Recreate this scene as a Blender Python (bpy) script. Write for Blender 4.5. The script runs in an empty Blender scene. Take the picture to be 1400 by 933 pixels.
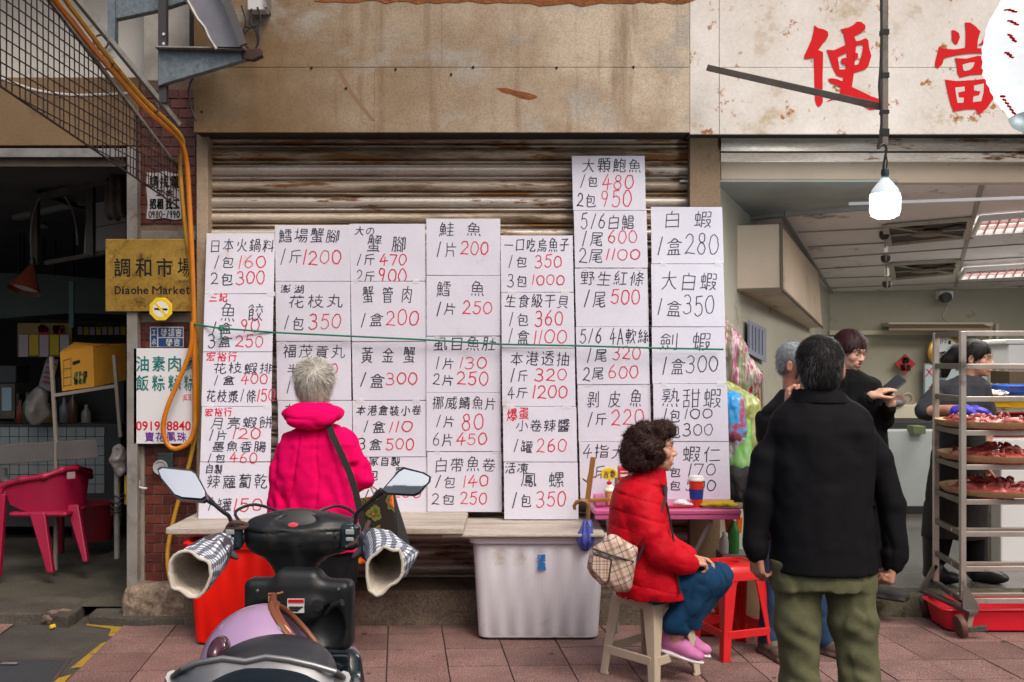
import bpy, bmesh, math, random
import numpy as np
from mathutils import Vector, Matrix, Euler
R = math.radians
random.seed(7); RNG = np.random.RandomState(7)
scn = bpy.context.scene
# ---------------------------------------------------------------- camera, world, light, exposure
F = 1361.0; HY = 490.0; CZ = 1.52           # focal length in photo pixels, horizon row, eye height
cam_data = bpy.data.cameras.new('camera'); cam_data.sensor_width = 36; cam_data.lens = 36*F/1400
cam_data.shift_y = (HY-466.5)/1400; cam_data.clip_end = 500; cam_data.clip_start = .05
cam = bpy.data.objects.new('camera', cam_data); scn.collection.objects.link(cam)
cam.location = (0, 0, CZ); cam.rotation_euler = (R(90), 0, 0); scn.camera = cam
world = bpy.data.worlds.new('World'); scn.world = world; world.use_nodes = True
wn = world.node_tree; bg = wn.nodes['Background']; sky = wn.nodes.new('ShaderNodeTexSky')
sky.sky_type = 'NISHITA'; sky.sun_disc = False; sky.sun_elevation = R(52); sky.sun_rotation = R(150)
sky.air_density = 1.0; sky.dust_density = 8.0; sky.ozone_density = .8
wn.links.new(sky.outputs[0], bg.inputs[0]); bg.inputs[1].default_value = .13
sun_d = bpy.data.lights.new('sun', 'SUN'); sun_d.energy = 1.1; sun_d.angle = R(20); sun_d.color = (1, .975, .97)
sun = bpy.data.objects.new('sun', sun_d); scn.collection.objects.link(sun)
_az = R(150); _el = R(52)
sun.rotation_euler = Vector((-math.sin(_az)*math.cos(_el), -math.cos(_az)*math.cos(_el), -math.sin(_el))).to_track_quat('-Z', 'Y').to_euler()
scn.view_settings.view_transform = 'Standard'; scn.view_settings.look = 'None'
scn.view_settings.gamma = 1; scn.view_settings.exposure = .12
scn.cycles.max_bounces = 8

def P(px, py, d): return Vector(((px-700)*d/F, d, CZ-(py-HY)*d/F))
def PP(px, py, p0, n):                       # the point of a plane seen at a pixel
    r = Vector(((px-700)/F, 1, -(py-HY)/F)); o = Vector((0, 0, CZ)); n = Vector(n)
    return o + r*((Vector(p0)-o).dot(n)/r.dot(n))

# ---------------------------------------------------------------- materials
MATS = {}
def mat(name, col, rough=.6, metal=0, var=None, vs=6, vamt=.5, bump=0, bs=60, fine=0, fs=200, rust=0, rs=3, rcol=(.16,.05,.015), emit=None, es=1,
        trans=0, coat=0, spec=.5, alpha=1, dirt=0, dcol=(.05,.04,.03), ds=2.5, sheen=0, stretch=None, vth=None):
    if name in MATS: return MATS[name]
    m = bpy.data.materials.new(name); m.use_nodes = True; nt = m.node_tree; N = nt.nodes; L = nt.links
    b = N['Principled BSDF']; g = N.new('ShaderNodeNewGeometry'); co = g.outputs['Position']
    if stretch:
        mp = N.new('ShaderNodeMapping'); mp.inputs['Scale'].default_value = stretch; L.new(co, mp.inputs[0]); co2 = mp.outputs[0]
    else: co2 = co
    def noise(s, det=5, c=None, ro=.6):
        n = N.new('ShaderNodeTexNoise'); n.inputs['Scale'].default_value = s; n.inputs['Detail'].default_value = det; n.inputs['Roughness'].default_value = ro
        L.new(c or co2, n.inputs['Vector']); return n.outputs['Fac']
    def ramp(f, a, c):
        r = N.new('ShaderNodeMapRange'); r.inputs[1].default_value = a; r.inputs[2].default_value = c; L.new(f, r.inputs[0]); return r.outputs[0]
    def mix(f, a, c):
        x = N.new('ShaderNodeMix'); x.data_type = 'RGBA'
        if isinstance(f, float): x.inputs[0].default_value = f
        else: L.new(f, x.inputs[0])
        for i, v in ((6, a), (7, c)):
            if isinstance(v, tuple): x.inputs[i].default_value = (*v[:3], 1)
            else: L.new(v, x.inputs[i])
        return x.outputs[2]
    c = tuple(col); rf = None
    if var is not None: c = mix(ramp(noise(vs), *(vth or (.5-.28*(1-vamt)-.05, .5+.28*(1-vamt)+.05))), c, tuple(var))
    if fine:
        k = N.new('ShaderNodeHueSaturation'); r = ramp(noise(fs, 2), .3, .7)
        mm = N.new('ShaderNodeMath'); mm.operation = 'MULTIPLY_ADD'; L.new(r, mm.inputs[0]); mm.inputs[1].default_value = 2*fine; mm.inputs[2].default_value = 1-fine
        L.new(mm.outputs[0], k.inputs['Value'])
        if isinstance(c, tuple): k.inputs['Color'].default_value = (*c, 1)
        else: L.new(c, k.inputs['Color'])
        c = k.outputs[0]
    if dirt: c = mix(ramp(noise(ds, 8, None, .7), .62-dirt*.25, .72), c, dcol)
    if rust:
        rm = ramp(noise(rs, 10, None, .72), .70-rust*.2, .73-rust*.2+.02); c = mix(rm, c, rcol); rf = rm
    if isinstance(c, tuple): b.inputs['Base Color'].default_value = (*c, 1)
    else: L.new(c, b.inputs['Base Color'])
    b.inputs['Roughness'].default_value = rough; b.inputs['Metallic'].default_value = metal
    b.inputs['Specular IOR Level'].default_value = spec
    if rf is not None:
        x = N.new('ShaderNodeMapRange'); L.new(rf, x.inputs[0]); x.inputs[3].default_value = rough; x.inputs[4].default_value = .9; L.new(x.outputs[0], b.inputs['Roughness'])
        if metal:
            x = N.new('ShaderNodeMapRange'); L.new(rf, x.inputs[0]); x.inputs[3].default_value = metal; x.inputs[4].default_value = 0; L.new(x.outputs[0], b.inputs['Metallic'])
    if bump:
        bp = N.new('ShaderNodeBump'); bp.inputs['Strength'].default_value = bump; bp.inputs['Distance'].default_value = .01
        L.new(noise(bs, 6, co), bp.inputs['Height']); L.new(bp.outputs[0], b.inputs['Normal'])
    if emit: b.inputs['Emission Color'].default_value = (*emit, 1); b.inputs['Emission Strength'].default_value = es
    if trans: b.inputs['Transmission Weight'].default_value = trans
    if coat: b.inputs['Coat Weight'].default_value = coat; b.inputs['Coat Roughness'].default_value = .08
    if sheen: b.inputs['Sheen Weight'].default_value = sheen; b.inputs['Sheen Roughness'].default_value = .5
    if alpha < 1: b.inputs['Alpha'].default_value = alpha
    MATS[name] = m; return m

def uvstripes(name, base, layers, rough=.85, bump=0):
    """woven checks: each layer = (axis, period, width, phase, colour, strength) over the UV map"""
    m = bpy.data.materials.new(name); m.use_nodes = True; nt = m.node_tree; N = nt.nodes; L = nt.links; b = N['Principled BSDF']
    tc = N.new('ShaderNodeTexCoord'); sp = N.new('ShaderNodeSeparateXYZ'); L.new(tc.outputs['UV'], sp.inputs[0]); c = None
    for ax, per, wd, ph, col, st in layers:
        a = N.new('ShaderNodeMath'); a.operation = 'MULTIPLY_ADD'; L.new(sp.outputs[ax], a.inputs[0]); a.inputs[1].default_value = 1/per; a.inputs[2].default_value = ph
        f = N.new('ShaderNodeMath'); f.operation = 'FRACT'; L.new(a.outputs[0], f.inputs[0])
        t = N.new('ShaderNodeMath'); t.operation = 'LESS_THAN'; L.new(f.outputs[0], t.inputs[0]); t.inputs[1].default_value = wd
        s = N.new('ShaderNodeMath'); s.operation = 'MULTIPLY'; L.new(t.outputs[0], s.inputs[0]); s.inputs[1].default_value = st
        x = N.new('ShaderNodeMix'); x.data_type = 'RGBA'; L.new(s.outputs[0], x.inputs[0])
        if c is None: x.inputs[6].default_value = (*base, 1)
        else: L.new(c, x.inputs[6])
        x.inputs[7].default_value = (*col, 1); c = x.outputs[2]
    L.new(c, b.inputs['Base Color']); b.inputs['Roughness'].default_value = rough; MATS[name] = m; return m

# ---------------------------------------------------------------- mesh builder
class MB:
    def __init__(s): s.v = []; s.f = []; s.uv = {}; s.mi = []; s.cur = 0
    def face(s, idx, uv=None):
        if uv: s.uv[len(s.f)] = uv
        s.f.append(tuple(idx)); s.mi.append(s.cur)
    def add(s, vs, fs, uvs=None):
        o = len(s.v); s.v += [tuple(x) for x in vs]
        for k, f in enumerate(fs): s.face([o+i for i in f], uvs[k] if uvs else None)
        return s
    def box(s, lo, hi):
        (a, b, c), (d, e, f) = lo, hi
        return s.add([(a,b,c),(d,b,c),(d,e,c),(a,e,c),(a,b,f),(d,b,f),(d,e,f),(a,e,f)], [(0,3,2,1),(4,5,6,7),(0,1,5,4),(1,2,6,5),(2,3,7,6),(3,0,4,7)])
    def obox(s, c, size, M=None):
        c = Vector(c); h = [x/2 for x in size]; M = M or Matrix.Identity(3)
        vs = [c + M @ Vector((x*h[0], y*h[1], z*h[2])) for z in (-1,1) for x, y in ((-1,-1),(1,-1),(1,1),(-1,1))]
        return s.add(vs, [(0,3,2,1),(4,5,6,7),(0,1,5,4),(1,2,6,5),(2,3,7,6),(3,0,4,7)])
    def hexa(s, bot, top):
        return s.add(list(bot)+list(top), [(0,3,2,1),(4,5,6,7),(0,1,5,4),(1,2,6,5),(2,3,7,6),(3,0,4,7)])
    def bar(s, a, b, w, h=None, up=(0,0,1)):
        a = Vector(a); b = Vector(b); h = h or w; d = (b-a).normalized(); u = Vector(up)
        if abs(d.dot(u)) > .95: u = Vector((0,1,0))
        sd = d.cross(u).normalized(); u = sd.cross(d)
        q = [sd*x*w/2+u*y*h/2 for x, y in ((-1,-1),(1,-1),(1,1),(-1,1))]
        return s.hexa([a+k for k in q], [b+k for k in q])
    def tube(s, pts, r, n=8, cap=True, flat=1):
        pts = [Vector(p) for p in pts]; rr = r if isinstance(r, (list, tuple)) else [r]*len(pts); o = len(s.v); u = None
        for i, p in enumerate(pts):
            d = (pts[min(i+1, len(pts)-1)]-pts[max(i-1, 0)]).normalized()
            if u is None: u = d.orthogonal().normalized()
            u = (u-d*u.dot(d)); u = u.normalized() if u.length > 1e-6 else d.orthogonal().normalized(); w = d.cross(u)
            for k in range(n):
                a = 2*math.pi*k/n; s.v.append(tuple(p+u*math.cos(a)*rr[i]+w*math.sin(a)*rr[i]*flat))
        for i in range(len(pts)-1):
            for k in range(n):
                s.face((o+i*n+k, o+i*n+(k+1)%n, o+(i+1)*n+(k+1)%n, o+(i+1)*n+k))
        if cap: s.face([o+k for k in range(n)][::-1]); s.face([o+(len(pts)-1)*n+k for k in range(n)])
        return s
    def lathe(s, prof, c=(0,0,0), n=24, M=None, cap=True, sx=1, sy=1):
        c = Vector(c); o = len(s.v); M = M or Matrix.Identity(3)
        for r, z in prof:
            for k in range(n):
                a = 2*math.pi*k/n; s.v.append(tuple(c+M@Vector((r*sx*math.cos(a), r*sy*math.sin(a), z))))
        for i in range(len(prof)-1):
            for k in range(n): s.face((o+i*n+k, o+i*n+(k+1)%n, o+(i+1)*n+(k+1)%n, o+(i+1)*n+k))
        if cap: s.face([o+k for k in range(n)][::-1]); s.face([o+(len(prof)-1)*n+k for k in range(n)])
        return s
    def prism(s, pts, off):                     # planar polygon (world points) pushed by off
        pts = [Vector(p) for p in pts]; off = Vector(off); n = len(pts); o = len(s.v)
        s.v += [tuple(p) for p in pts]+[tuple(p+off) for p in pts]
        s.face([o+i for i in range(n)]); s.face([o+n+i for i in range(n)][::-1])
        for i in range(n): s.face((o+i, o+n+i, o+n+(i+1)%n, o+(i+1)%n))
        return s
    def loft(s, rings, closed=True, uv=None, capa=False, capb=False):
        o = len(s.v); n = len(rings[0])
        for rg in rings: s.v += [tuple(p) for p in rg]
        m = n if closed else n-1
        for i in range(len(rings)-1):
            for k in range(m):
                f = (o+i*n+k, o+i*n+(k+1)%n, o+(i+1)*n+(k+1)%n, o+(i+1)*n+k)
                s.face(f, [(k*uv[0], i*uv[1]), ((k+1)*uv[0], i*uv[1]), ((k+1)*uv[0], (i+1)*uv[1]), (k*uv[0], (i+1)*uv[1])] if uv else None)
        if capa: s.face([o+k for k in range(n)][::-1])
        if capb: s.face([o+(len(rings)-1)*n+k for k in range(n)])
        return s
    def ribbon(s, a, b, n, w):                  # flat stroke from a to b on a plane of normal n
        d = b-a; L = d.length
        if L < 1e-6: return s
        d /= L; sd = n.cross(d)*(w/2); e = d*(w*.3); o = len(s.v)
        s.v += [tuple(x) for x in (a-e-sd*.55, a+sd*.0-e*1.5, a-e+sd*.55, a+sd, b+sd, b+e+sd*.55, b+e*1.5, b+e-sd*.55, b-sd, a-sd)]
        s.face([o+i for i in (0,9,8,7,6,5,4,3,2,1)]); return s
    def mesh(s, name):
        me = bpy.data.meshes.new(name); me.from_pydata(s.v, [], s.f)
        if s.uv:
            ul = me.uv_layers.new(name='UVMap')
            for fi, uv in s.uv.items():
                p = me.polygons[fi]
                for k, li in enumerate(p.loop_indices): ul.data[li].uv = uv[k]
        if any(s.mi): me.polygons.foreach_set('material_index', s.mi)
        return me

WO = {}                                          # world origin of every object
def _link(o, parent, w):
    scn.collection.objects.link(o); w = Vector(w)
    if parent is not None: o.parent = parent; o.location = w-WO[parent.name]
    else: o.location = w
    WO[o.name] = w
def tag(o, label=None, cat=None, group=None, kind=None):
    for k, v in (('label', label), ('category', cat), ('group', group), ('kind', kind)):
        if v: o[k] = v
    return o
def thing(name, label, cat, loc, group=None):
    o = bpy.data.objects.new(name, None); o.empty_display_size = .1; _link(o, None, loc); return tag(o, label, cat, group)
def obj(name, mb, m, parent=None, label=None, cat=None, group=None, kind=None, smooth=False, bevel=0, fix=False, origin=None):
    me = mb.mesh(name) if isinstance(mb, MB) else mb
    if fix:
        bm = bmesh.new(); bm.from_mesh(me); bmesh.ops.recalc_face_normals(bm, faces=bm.faces); bm.to_mesh(me); bm.free()
    n = len(me.vertices); co = np.empty(n*3, np.float32); me.vertices.foreach_get('co', co); co = co.reshape(-1, 3)
    if origin is None:
        c = (co.min(0)+co.max(0))/2; c[2] = co[:, 2].min() if parent is None else c[2]
    else: c = np.array(origin, np.float32)
    co -= c; me.vertices.foreach_set('co', co.ravel()); me.update()
    for x in (m if isinstance(m, (list, tuple)) else [m]): me.materials.append(x)
    if smooth:
        me.polygons.foreach_set('use_smooth', [True]*len(me.polygons))
        if smooth != 'all': me.set_sharp_from_angle(angle=R(40))
    o = bpy.data.objects.new(name, me); _link(o, parent, [float(x) for x in c])
    if bevel:
        b = o.modifiers.new('bevel', 'BEVEL'); b.width = bevel; b.segments = 2; b.limit_method = 'ANGLE'; b.angle_limit = R(40)
    return tag(o, label, cat, group, kind)
def copy_at(src, parent, w):                     # one object copied, mesh shared
    o = src.copy(); _link(o, parent, w); return o
def kids(o): return [c for c in bpy.data.objects if c.parent == o]
def copy_tree(src, w, label=None, rz=None, scale=None):
    r = src.copy(); _link(r, None, w)
    if label: r['label'] = label
    if rz is not None: r.rotation_euler[2] = rz
    if scale: r.scale = scale
    for c in kids(src):
        k = c.copy(); scn.collection.objects.link(k); k.parent = r; k.matrix_parent_inverse = c.matrix_parent_inverse.copy()
        for g in kids(c):
            q = g.copy(); scn.collection.objects.link(q); q.parent = k
    return r

# ---------------------------------------------------------------- signed-distance sculpting
_T = np.random.RandomState(3).rand(32, 32, 32).astype(np.float32)
def vn(p, s, seed=0):                            # smooth value noise in -1..1
    q = p*s+seed*7.31; i = np.floor(q).astype(np.int64); f = q-i; f = f*f*(3-2*f); o = 0
    for a in (0, 1):
        for b in (0, 1):
            for c in (0, 1):
                w = (f[:, 0] if a else 1-f[:, 0])*(f[:, 1] if b else 1-f[:, 1])*(f[:, 2] if c else 1-f[:, 2])
                o = o+w*_T[(i[:, 0]+a) & 31, (i[:, 1]+b) & 31, (i[:, 2]+c) & 31]
    return o*2-1
class SDF:
    def __init__(s, vox=.006): s.o = []; s.vox = vox; s.disp = None; s.M = Matrix.Identity(3); s.c = Vector((0, 0, 0)); s.sc = 1.
    def frame(s, c, fwd=(0,1,0), up=(0,0,1), sc=1.):
        f = Vector(fwd).normalized(); u = Vector(up); u = (u-f*u.dot(f)).normalized(); r = f.cross(u)
        s.M = Matrix((r, f, u)).transposed(); s.c = Vector(c); s.sc = sc; return s
    def W(s, p): return s.c+s.M@(Vector(p)*s.sc)
    def cap(s, a, b, r1, r2=None, k=.01, op='u'):
        a, b = np.array(s.W(a)), np.array(s.W(b)); r1 *= s.sc; r2 = r1 if r2 is None else r2*s.sc; rm = max(r1, r2)
        ba = b-a; L = max(float(ba@ba), 1e-12)
        def f(p):
            t = np.clip(((p-a)@ba)/L, 0, 1); return np.linalg.norm(p-a-t[:, None]*ba, axis=1)-(r1+(r2-r1)*t)
        s.o.append((f, np.minimum(a, b)-rm, np.maximum(a, b)+rm, k, op)); return s
    def chain(s, pts, k=.01, op='u'):            # pts: (x,y,z,r)
        for a, b in zip(pts, pts[1:]): s.cap(a[:3], b[:3], a[3], b[3], k, op)
        return s
    def ell(s, c, r, k=.01, op='u', rot=None):
        c = np.array(s.W(c)); r = np.array(r)*s.sc; M = s.M@(rot or Matrix.Identity(3)); Mn = np.array(M); e = np.abs(Mn)@r
        def f(p):
            q = (p-c)@Mn; k0 = np.linalg.norm(q/r, axis=1); k1 = np.linalg.norm(q/(r*r), axis=1)+1e-9; return k0*(k0-1)/k1
        s.o.append((f, c-e, c+e, k, op)); return s
    def box(s, c, h, rd=.01, k=.01, op='u', rot=None):
        c = np.array(s.W(c)); h = np.array(h)*s.sc; M = s.M@(rot or Matrix.Identity(3)); Mn = np.array(M); e = np.abs(Mn)@h
        def f(p):
            q = np.abs((p-c)@Mn)-(h-rd); return np.linalg.norm(np.maximum(q, 0), axis=1)+np.minimum(q.max(1), 0)-rd
        s.o.append((f, c-e, c+e, k, op)); return s
    def loft(s, rows, k=.01, op='u', pw=2.0):    # rows (z, cx, cy, rx, ry), ascending z, world axes
        A = np.array(rows, float); A = A[A[:, 0].argsort()]
        lo = np.array([(A[:, 1]-A[:, 3]).min(), (A[:, 2]-A[:, 4]).min(), A[0, 0]]); hi = np.array([(A[:, 1]+A[:, 3]).max(), (A[:, 2]+A[:, 4]).max(), A[-1, 0]])
        def f(p):
            z = p[:, 2]; cx, cy, rx, ry = (np.interp(z, A[:, 0], A[:, i]) for i in (1, 2, 3, 4))
            u = np.abs((p[:, 0]-cx)/rx); v = np.abs((p[:, 1]-cy)/ry)
            d = ((u**pw+v**pw)**(1/pw)-1)*np.minimum(rx, ry)
            dz = np.maximum(A[0, 0]-z, z-A[-1, 0]); return np.where(dz > 0, np.sqrt(np.maximum(d, 0)**2+dz**2), np.maximum(d, dz))
        s.o.append((f, lo, hi, k, op)); return s
    def plane(s, p0, n, k=.005):                 # keep the side the normal points away from
        p0 = np.array(s.W(p0)); n = np.array(s.M@Vector(n)); n = n/np.linalg.norm(n)
        s.o.append((lambda p: (p-p0)@n, None, None, k, 'i')); return s
    def build(s, name):
        v = s.vox; us = [o for o in s.o if o[4] == 'u']
        lo = np.min([o[1] for o in us], 0)-4*v-.012; hi = np.max([o[2] for o in us], 0)+4*v+.012
        n = np.ceil((hi-lo)/v).astype(int)+1; D = np.full(n, 1., np.float32); ax = [lo[i]+v*np.arange(n[i]) for i in range(3)]
        for f, a, b, k, op in s.o:
            if a is None: sl = [(0, n[i]) for i in range(3)]
            else: sl = [(max(0, int((a[i]-k-3*v-lo[i])/v)), min(n[i], int((b[i]+k+3*v-lo[i])/v)+2)) for i in range(3)]
            if any(x[1] <= x[0] for x in sl): continue
            S = tuple(slice(*x) for x in sl); sub = D[S]
            g = np.stack(np.meshgrid(*[ax[i][S[i]] for i in range(3)], indexing='ij'), -1).reshape(-1, 3)
            d = f(g).reshape(sub.shape).astype(np.float32)
            if op == 'u': h = np.maximum(k-np.abs(sub-d), 0)/k; D[S] = np.minimum(sub, d)-h*h*k/4
            else:
                if op == 's': d = -d
                h = np.maximum(k-np.abs(sub-d), 0)/k; D[S] = np.maximum(sub, d)+h*h*k/4
        if s.disp:
            m = np.abs(D) < 4*v+.01; ij = np.argwhere(m); D[m] += s.disp(lo+ij*v).astype(np.float32)
        I = D < 0; C = np.zeros(n-1, np.uint8)
        for a in (0, 1):
            for b in (0, 1):
                for c in (0, 1): C += I[a:n[0]-1+a, b:n[1]-1+b, c:n[2]-1+c]
        cells = np.argwhere((C > 0) & (C < 8)); idx = np.full(n-1, -1, np.int32); idx[tuple(cells.T)] = np.arange(len(cells))
        acc = np.zeros((len(cells), 3)); cnt = np.zeros(len(cells)); cor = [(a, b, c) for a in (0, 1) for b in (0, 1) for c in (0, 1)]
        val = {c: D[cells[:, 0]+c[0], cells[:, 1]+c[1], cells[:, 2]+c[2]] for c in cor}
        for c in cor:
            for x in range(3):
                if c[x] == 0:
                    e = list(c); e[x] = 1; a, b = val[c], val[tuple(e)]; m = (a < 0) != (b < 0)
                    t = np.where(m, a/(a-b+1e-12), 0); q = np.tile(np.array(c, float), (len(cells), 1)); q[:, x] += t; acc += q*m[:, None]; cnt += m
        V = lo+(cells+acc/np.maximum(cnt, 1)[:, None])*v; Q = []
        for x in range(3):
            y, z = (x+1) % 3, (x+2) % 3; sa = [slice(1, -1)]*3; sa[x] = slice(0, -1); sb = list(sa); sb[x] = slice(1, None)
            A, B = I[tuple(sa)], I[tuple(sb)]; e = np.argwhere(A != B)
            if not len(e): continue
            fl = A[tuple(e.T)]; e[:, y] += 1; e[:, z] += 1
            def ci(dy, dz): w = e.copy(); w[:, y] += dy; w[:, z] += dz; return idx[tuple(w.T)]
            q = np.stack([ci(-1, -1), ci(0, -1), ci(0, 0), ci(-1, 0)], 1); q[~fl] = q[~fl][:, ::-1]; Q.append(q)
        Q = np.concatenate(Q); Q = Q[(Q >= 0).all(1)]
        return npmesh(name, V, Q)
def npmesh(name, V, Q):
    me = bpy.data.meshes.new(name); k = Q.shape[1]
    me.vertices.add(len(V)); me.vertices.foreach_set('co', np.asarray(V, np.float32).ravel())
    me.loops.add(Q.size); me.loops.foreach_set('vertex_index', Q.ravel().astype(np.int32))
    me.polygons.add(len(Q)); me.polygons.foreach_set('loop_start', np.arange(0, Q.size, k, dtype=np.int32))
    try: me.polygons.foreach_set('loop_total', np.full(len(Q), k, np.int32))
    except Exception: pass
    me.update(calc_edges=True); me.validate(); return me
def verts_normals(me):
    n = len(me.vertices); c = np.empty(n*3, np.float32); me.vertices.foreach_get('co', c)
    q = np.empty(n*3, np.float32); me.vertex_normals.foreach_get('vector', q); return c.reshape(-1, 3).astype(float), q.reshape(-1, 3).astype(float)
def strands(me, flow, n, L, w, name, keep=None, lift=.5, seg=3, rnd=.25, only=False):
    """adds n thin hair ribbons that follow flow(p) over a hair mesh; returns one mesh holding both"""
    V, Nn = verts_normals(me); ids = np.arange(len(V))
    if keep is not None: ids = ids[keep(V)]
    ids = RNG.choice(ids, n); p = V[ids].copy(); nr = Nn[ids]; P_ = [p.copy()]
    f = flow(p)+RNG.normal(0, rnd, (n, 3))
    LL = L*(.6+.8*RNG.rand(n))[:, None]
    for i in range(seg):
        f2 = f-nr*(f*nr).sum(1)[:, None]; f2 /= np.linalg.norm(f2, axis=1)[:, None]+1e-9
        p = p+f2*LL/seg+nr*LL/seg*lift*(.5 if i else .15)*RNG.rand(n)[:, None]; P_.append(p.copy())
        f = flow(p)+(f-flow(P_[-2]))*.8
    vs = []; sd = np.cross(f2, nr)
    for i, q in enumerate(P_):
        ww = w*(1-.75*i/seg)/2; vs += [q-sd*ww+nr*.0004, q+sd*ww+nr*.0004]
    VV = np.concatenate(vs); F_ = []
    for i in range(seg): F_.append(np.stack([np.arange(n)+2*i*n, np.arange(n)+(2*i+1)*n, np.arange(n)+(2*i+3)*n, np.arange(n)+(2*i+2)*n], 1))
    if only: return npmesh(name, VV, np.concatenate(F_))
    F_ = np.concatenate(F_)+len(V); q = np.empty(len(me.loops), np.int32); me.loops.foreach_get('vertex_index', q)
    return npmesh(name, np.concatenate([V, VV]), np.concatenate([q.reshape(-1, 4), F_]))

# ---------------------------------------------------------------- materials used by the setting
M_tile = mat('terrazzo_tile', (.285,.165,.145), .8, var=(.19,.105,.092), vs=4, fine=.85, fs=130, bump=.35, bs=160, dirt=.55, dcol=(.13,.085,.072), ds=2.2)
M_tile2 = mat('terrazzo_tile_dark', (.225,.125,.108), .78, var=(.15,.083,.073), vs=4, fine=.85, fs=130, bump=.35, bs=160, dirt=.6, dcol=(.10,.07,.06), ds=2.2)
M_grout = mat('grout', (.045,.035,.03), .95, bump=.4)
M_conc = mat('old_concrete', (.11,.095,.075), .9, var=(.05,.045,.037), vs=4, fine=.35, fs=120, bump=.9, bs=45, dirt=.4)
M_shopfloor = mat('wet_concrete_floor', (.13,.12,.105), .17, var=(.07,.065,.06), vs=2.5, fine=.3, fs=90, bump=.25, bs=25, dirt=.5)
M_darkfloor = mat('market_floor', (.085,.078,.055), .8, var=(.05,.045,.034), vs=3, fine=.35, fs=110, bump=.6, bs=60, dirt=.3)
M_asph = mat('road_asphalt', (.06,.06,.062), .9, fine=.3, fs=150, bump=.6, bs=120)
M_stone = mat('kerb_stone', (.33,.25,.18), .95, var=(.13,.10,.075), vs=9, fine=.3, fs=60, bump=1.2, bs=22, dirt=.55, dcol=(.045,.04,.035), ds=6)
M_moss = mat('mossy_kerb', (.14,.12,.085), .95, var=(.05,.055,.022), vs=8, fine=.3, bump=1., bs=40, vth=(.50,.66))
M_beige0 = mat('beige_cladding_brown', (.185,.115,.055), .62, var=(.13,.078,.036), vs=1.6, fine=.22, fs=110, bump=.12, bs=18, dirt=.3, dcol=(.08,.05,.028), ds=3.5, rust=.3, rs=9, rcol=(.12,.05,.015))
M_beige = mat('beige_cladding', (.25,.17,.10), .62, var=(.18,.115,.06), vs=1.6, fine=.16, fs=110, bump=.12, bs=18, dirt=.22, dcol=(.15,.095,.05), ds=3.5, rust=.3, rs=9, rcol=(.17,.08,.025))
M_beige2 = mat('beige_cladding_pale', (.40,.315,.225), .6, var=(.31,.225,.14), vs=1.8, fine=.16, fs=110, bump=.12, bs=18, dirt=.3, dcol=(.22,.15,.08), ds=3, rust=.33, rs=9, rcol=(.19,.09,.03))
M_seam = mat('dark_seam', (.02,.015,.01), .9)
M_sign = mat('white_sign_metal', (.72,.68,.64), .45, var=(.60,.55,.49), vs=3, fine=.06, fs=60, rust=.56, rs=8, rcol=(.34,.13,.03), dirt=.16, dcol=(.42,.30,.15), ds=3)
M_rust = mat('rust', (.30,.10,.03), .95, var=(.16,.05,.015), vs=30, bump=.8, bs=80)
M_red = mat('red_vinyl', (.60,.003,.008), .6, spec=.2, fine=.05)
M_shut = mat('shutter_steel', (.68,.62,.56), .38, metal=.35, var=(.46,.38,.30), vs=5, fine=.15, fs=90, rust=.66, rs=4.5, rcol=(.17,.075,.02), stretch=(.35,1,2.2), dirt=.3, dcol=(.05,.035,.02), ds=4, bump=.2, bs=30)
M_shut2 = mat('shutter_steel_rusty', (.62,.53,.43), .45, metal=.25, var=(.36,.26,.16), vs=5, fine=.2, fs=90, rust=.85, rs=4.5, rcol=(.22,.10,.028), stretch=(.3,1,2.6), dirt=.55, dcol=(.035,.022,.012), ds=5, bump=.3, bs=30)
M_steel = mat('grey_steel', (.34,.33,.32), .45, metal=.5, var=(.22,.2,.18), vs=8, dirt=.3)
M_post = mat('grey_painted_post', (.27,.255,.24), .7, var=(.19,.175,.155), vs=6, fine=.15, dirt=.35, rust=.25)
M_brick = mat('glazed_brick', (.125,.028,.02), .35, var=(.07,.018,.014), vs=7, fine=.2, fs=60, bump=.25, bs=50)
M_brick2 = mat('glazed_brick_light', (.17,.042,.028), .35, var=(.1,.027,.02), vs=7, fine=.2, fs=60, bump=.25, bs=50)
M_mortar = mat('mortar', (.20,.13,.095), .95, bump=.5)
M_plaster = mat('plaster', (.30,.27,.235), .85, var=(.2,.17,.14), vs=7, bump=.4, bs=40, dirt=.3)
M_inwall = mat('shop_wall', (.44,.43,.36), .7, var=(.36,.34,.27), vs=1.2, fine=.05, dirt=.15, dcol=(.2,.17,.1))
M_ceil = mat('ceiling_panel', (.74,.71,.70), .7, var=(.66,.63,.62), vs=2, fine=.05, dirt=.12)
M_teal = mat('teal_soffit', (.42,.47,.45), .6, var=(.25,.27,.25), vs=1.5)
M_cream = mat('cream_board', (.66,.53,.40), .55, var=(.5,.4,.3), vs=1.5, fine=.05, dirt=.15, dcol=(.3,.2,.12))
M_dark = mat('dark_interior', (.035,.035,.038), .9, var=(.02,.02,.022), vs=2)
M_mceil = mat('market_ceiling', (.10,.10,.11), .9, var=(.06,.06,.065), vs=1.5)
M_white = mat('white_wall', (.62,.60,.56), .8, var=(.5,.48,.44), vs=1.2, dirt=.15)
M_black = mat('black_plastic', (.018,.018,.02), .4)
M_blackm = mat('black_matte', (.02,.02,.02), .85)

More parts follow.
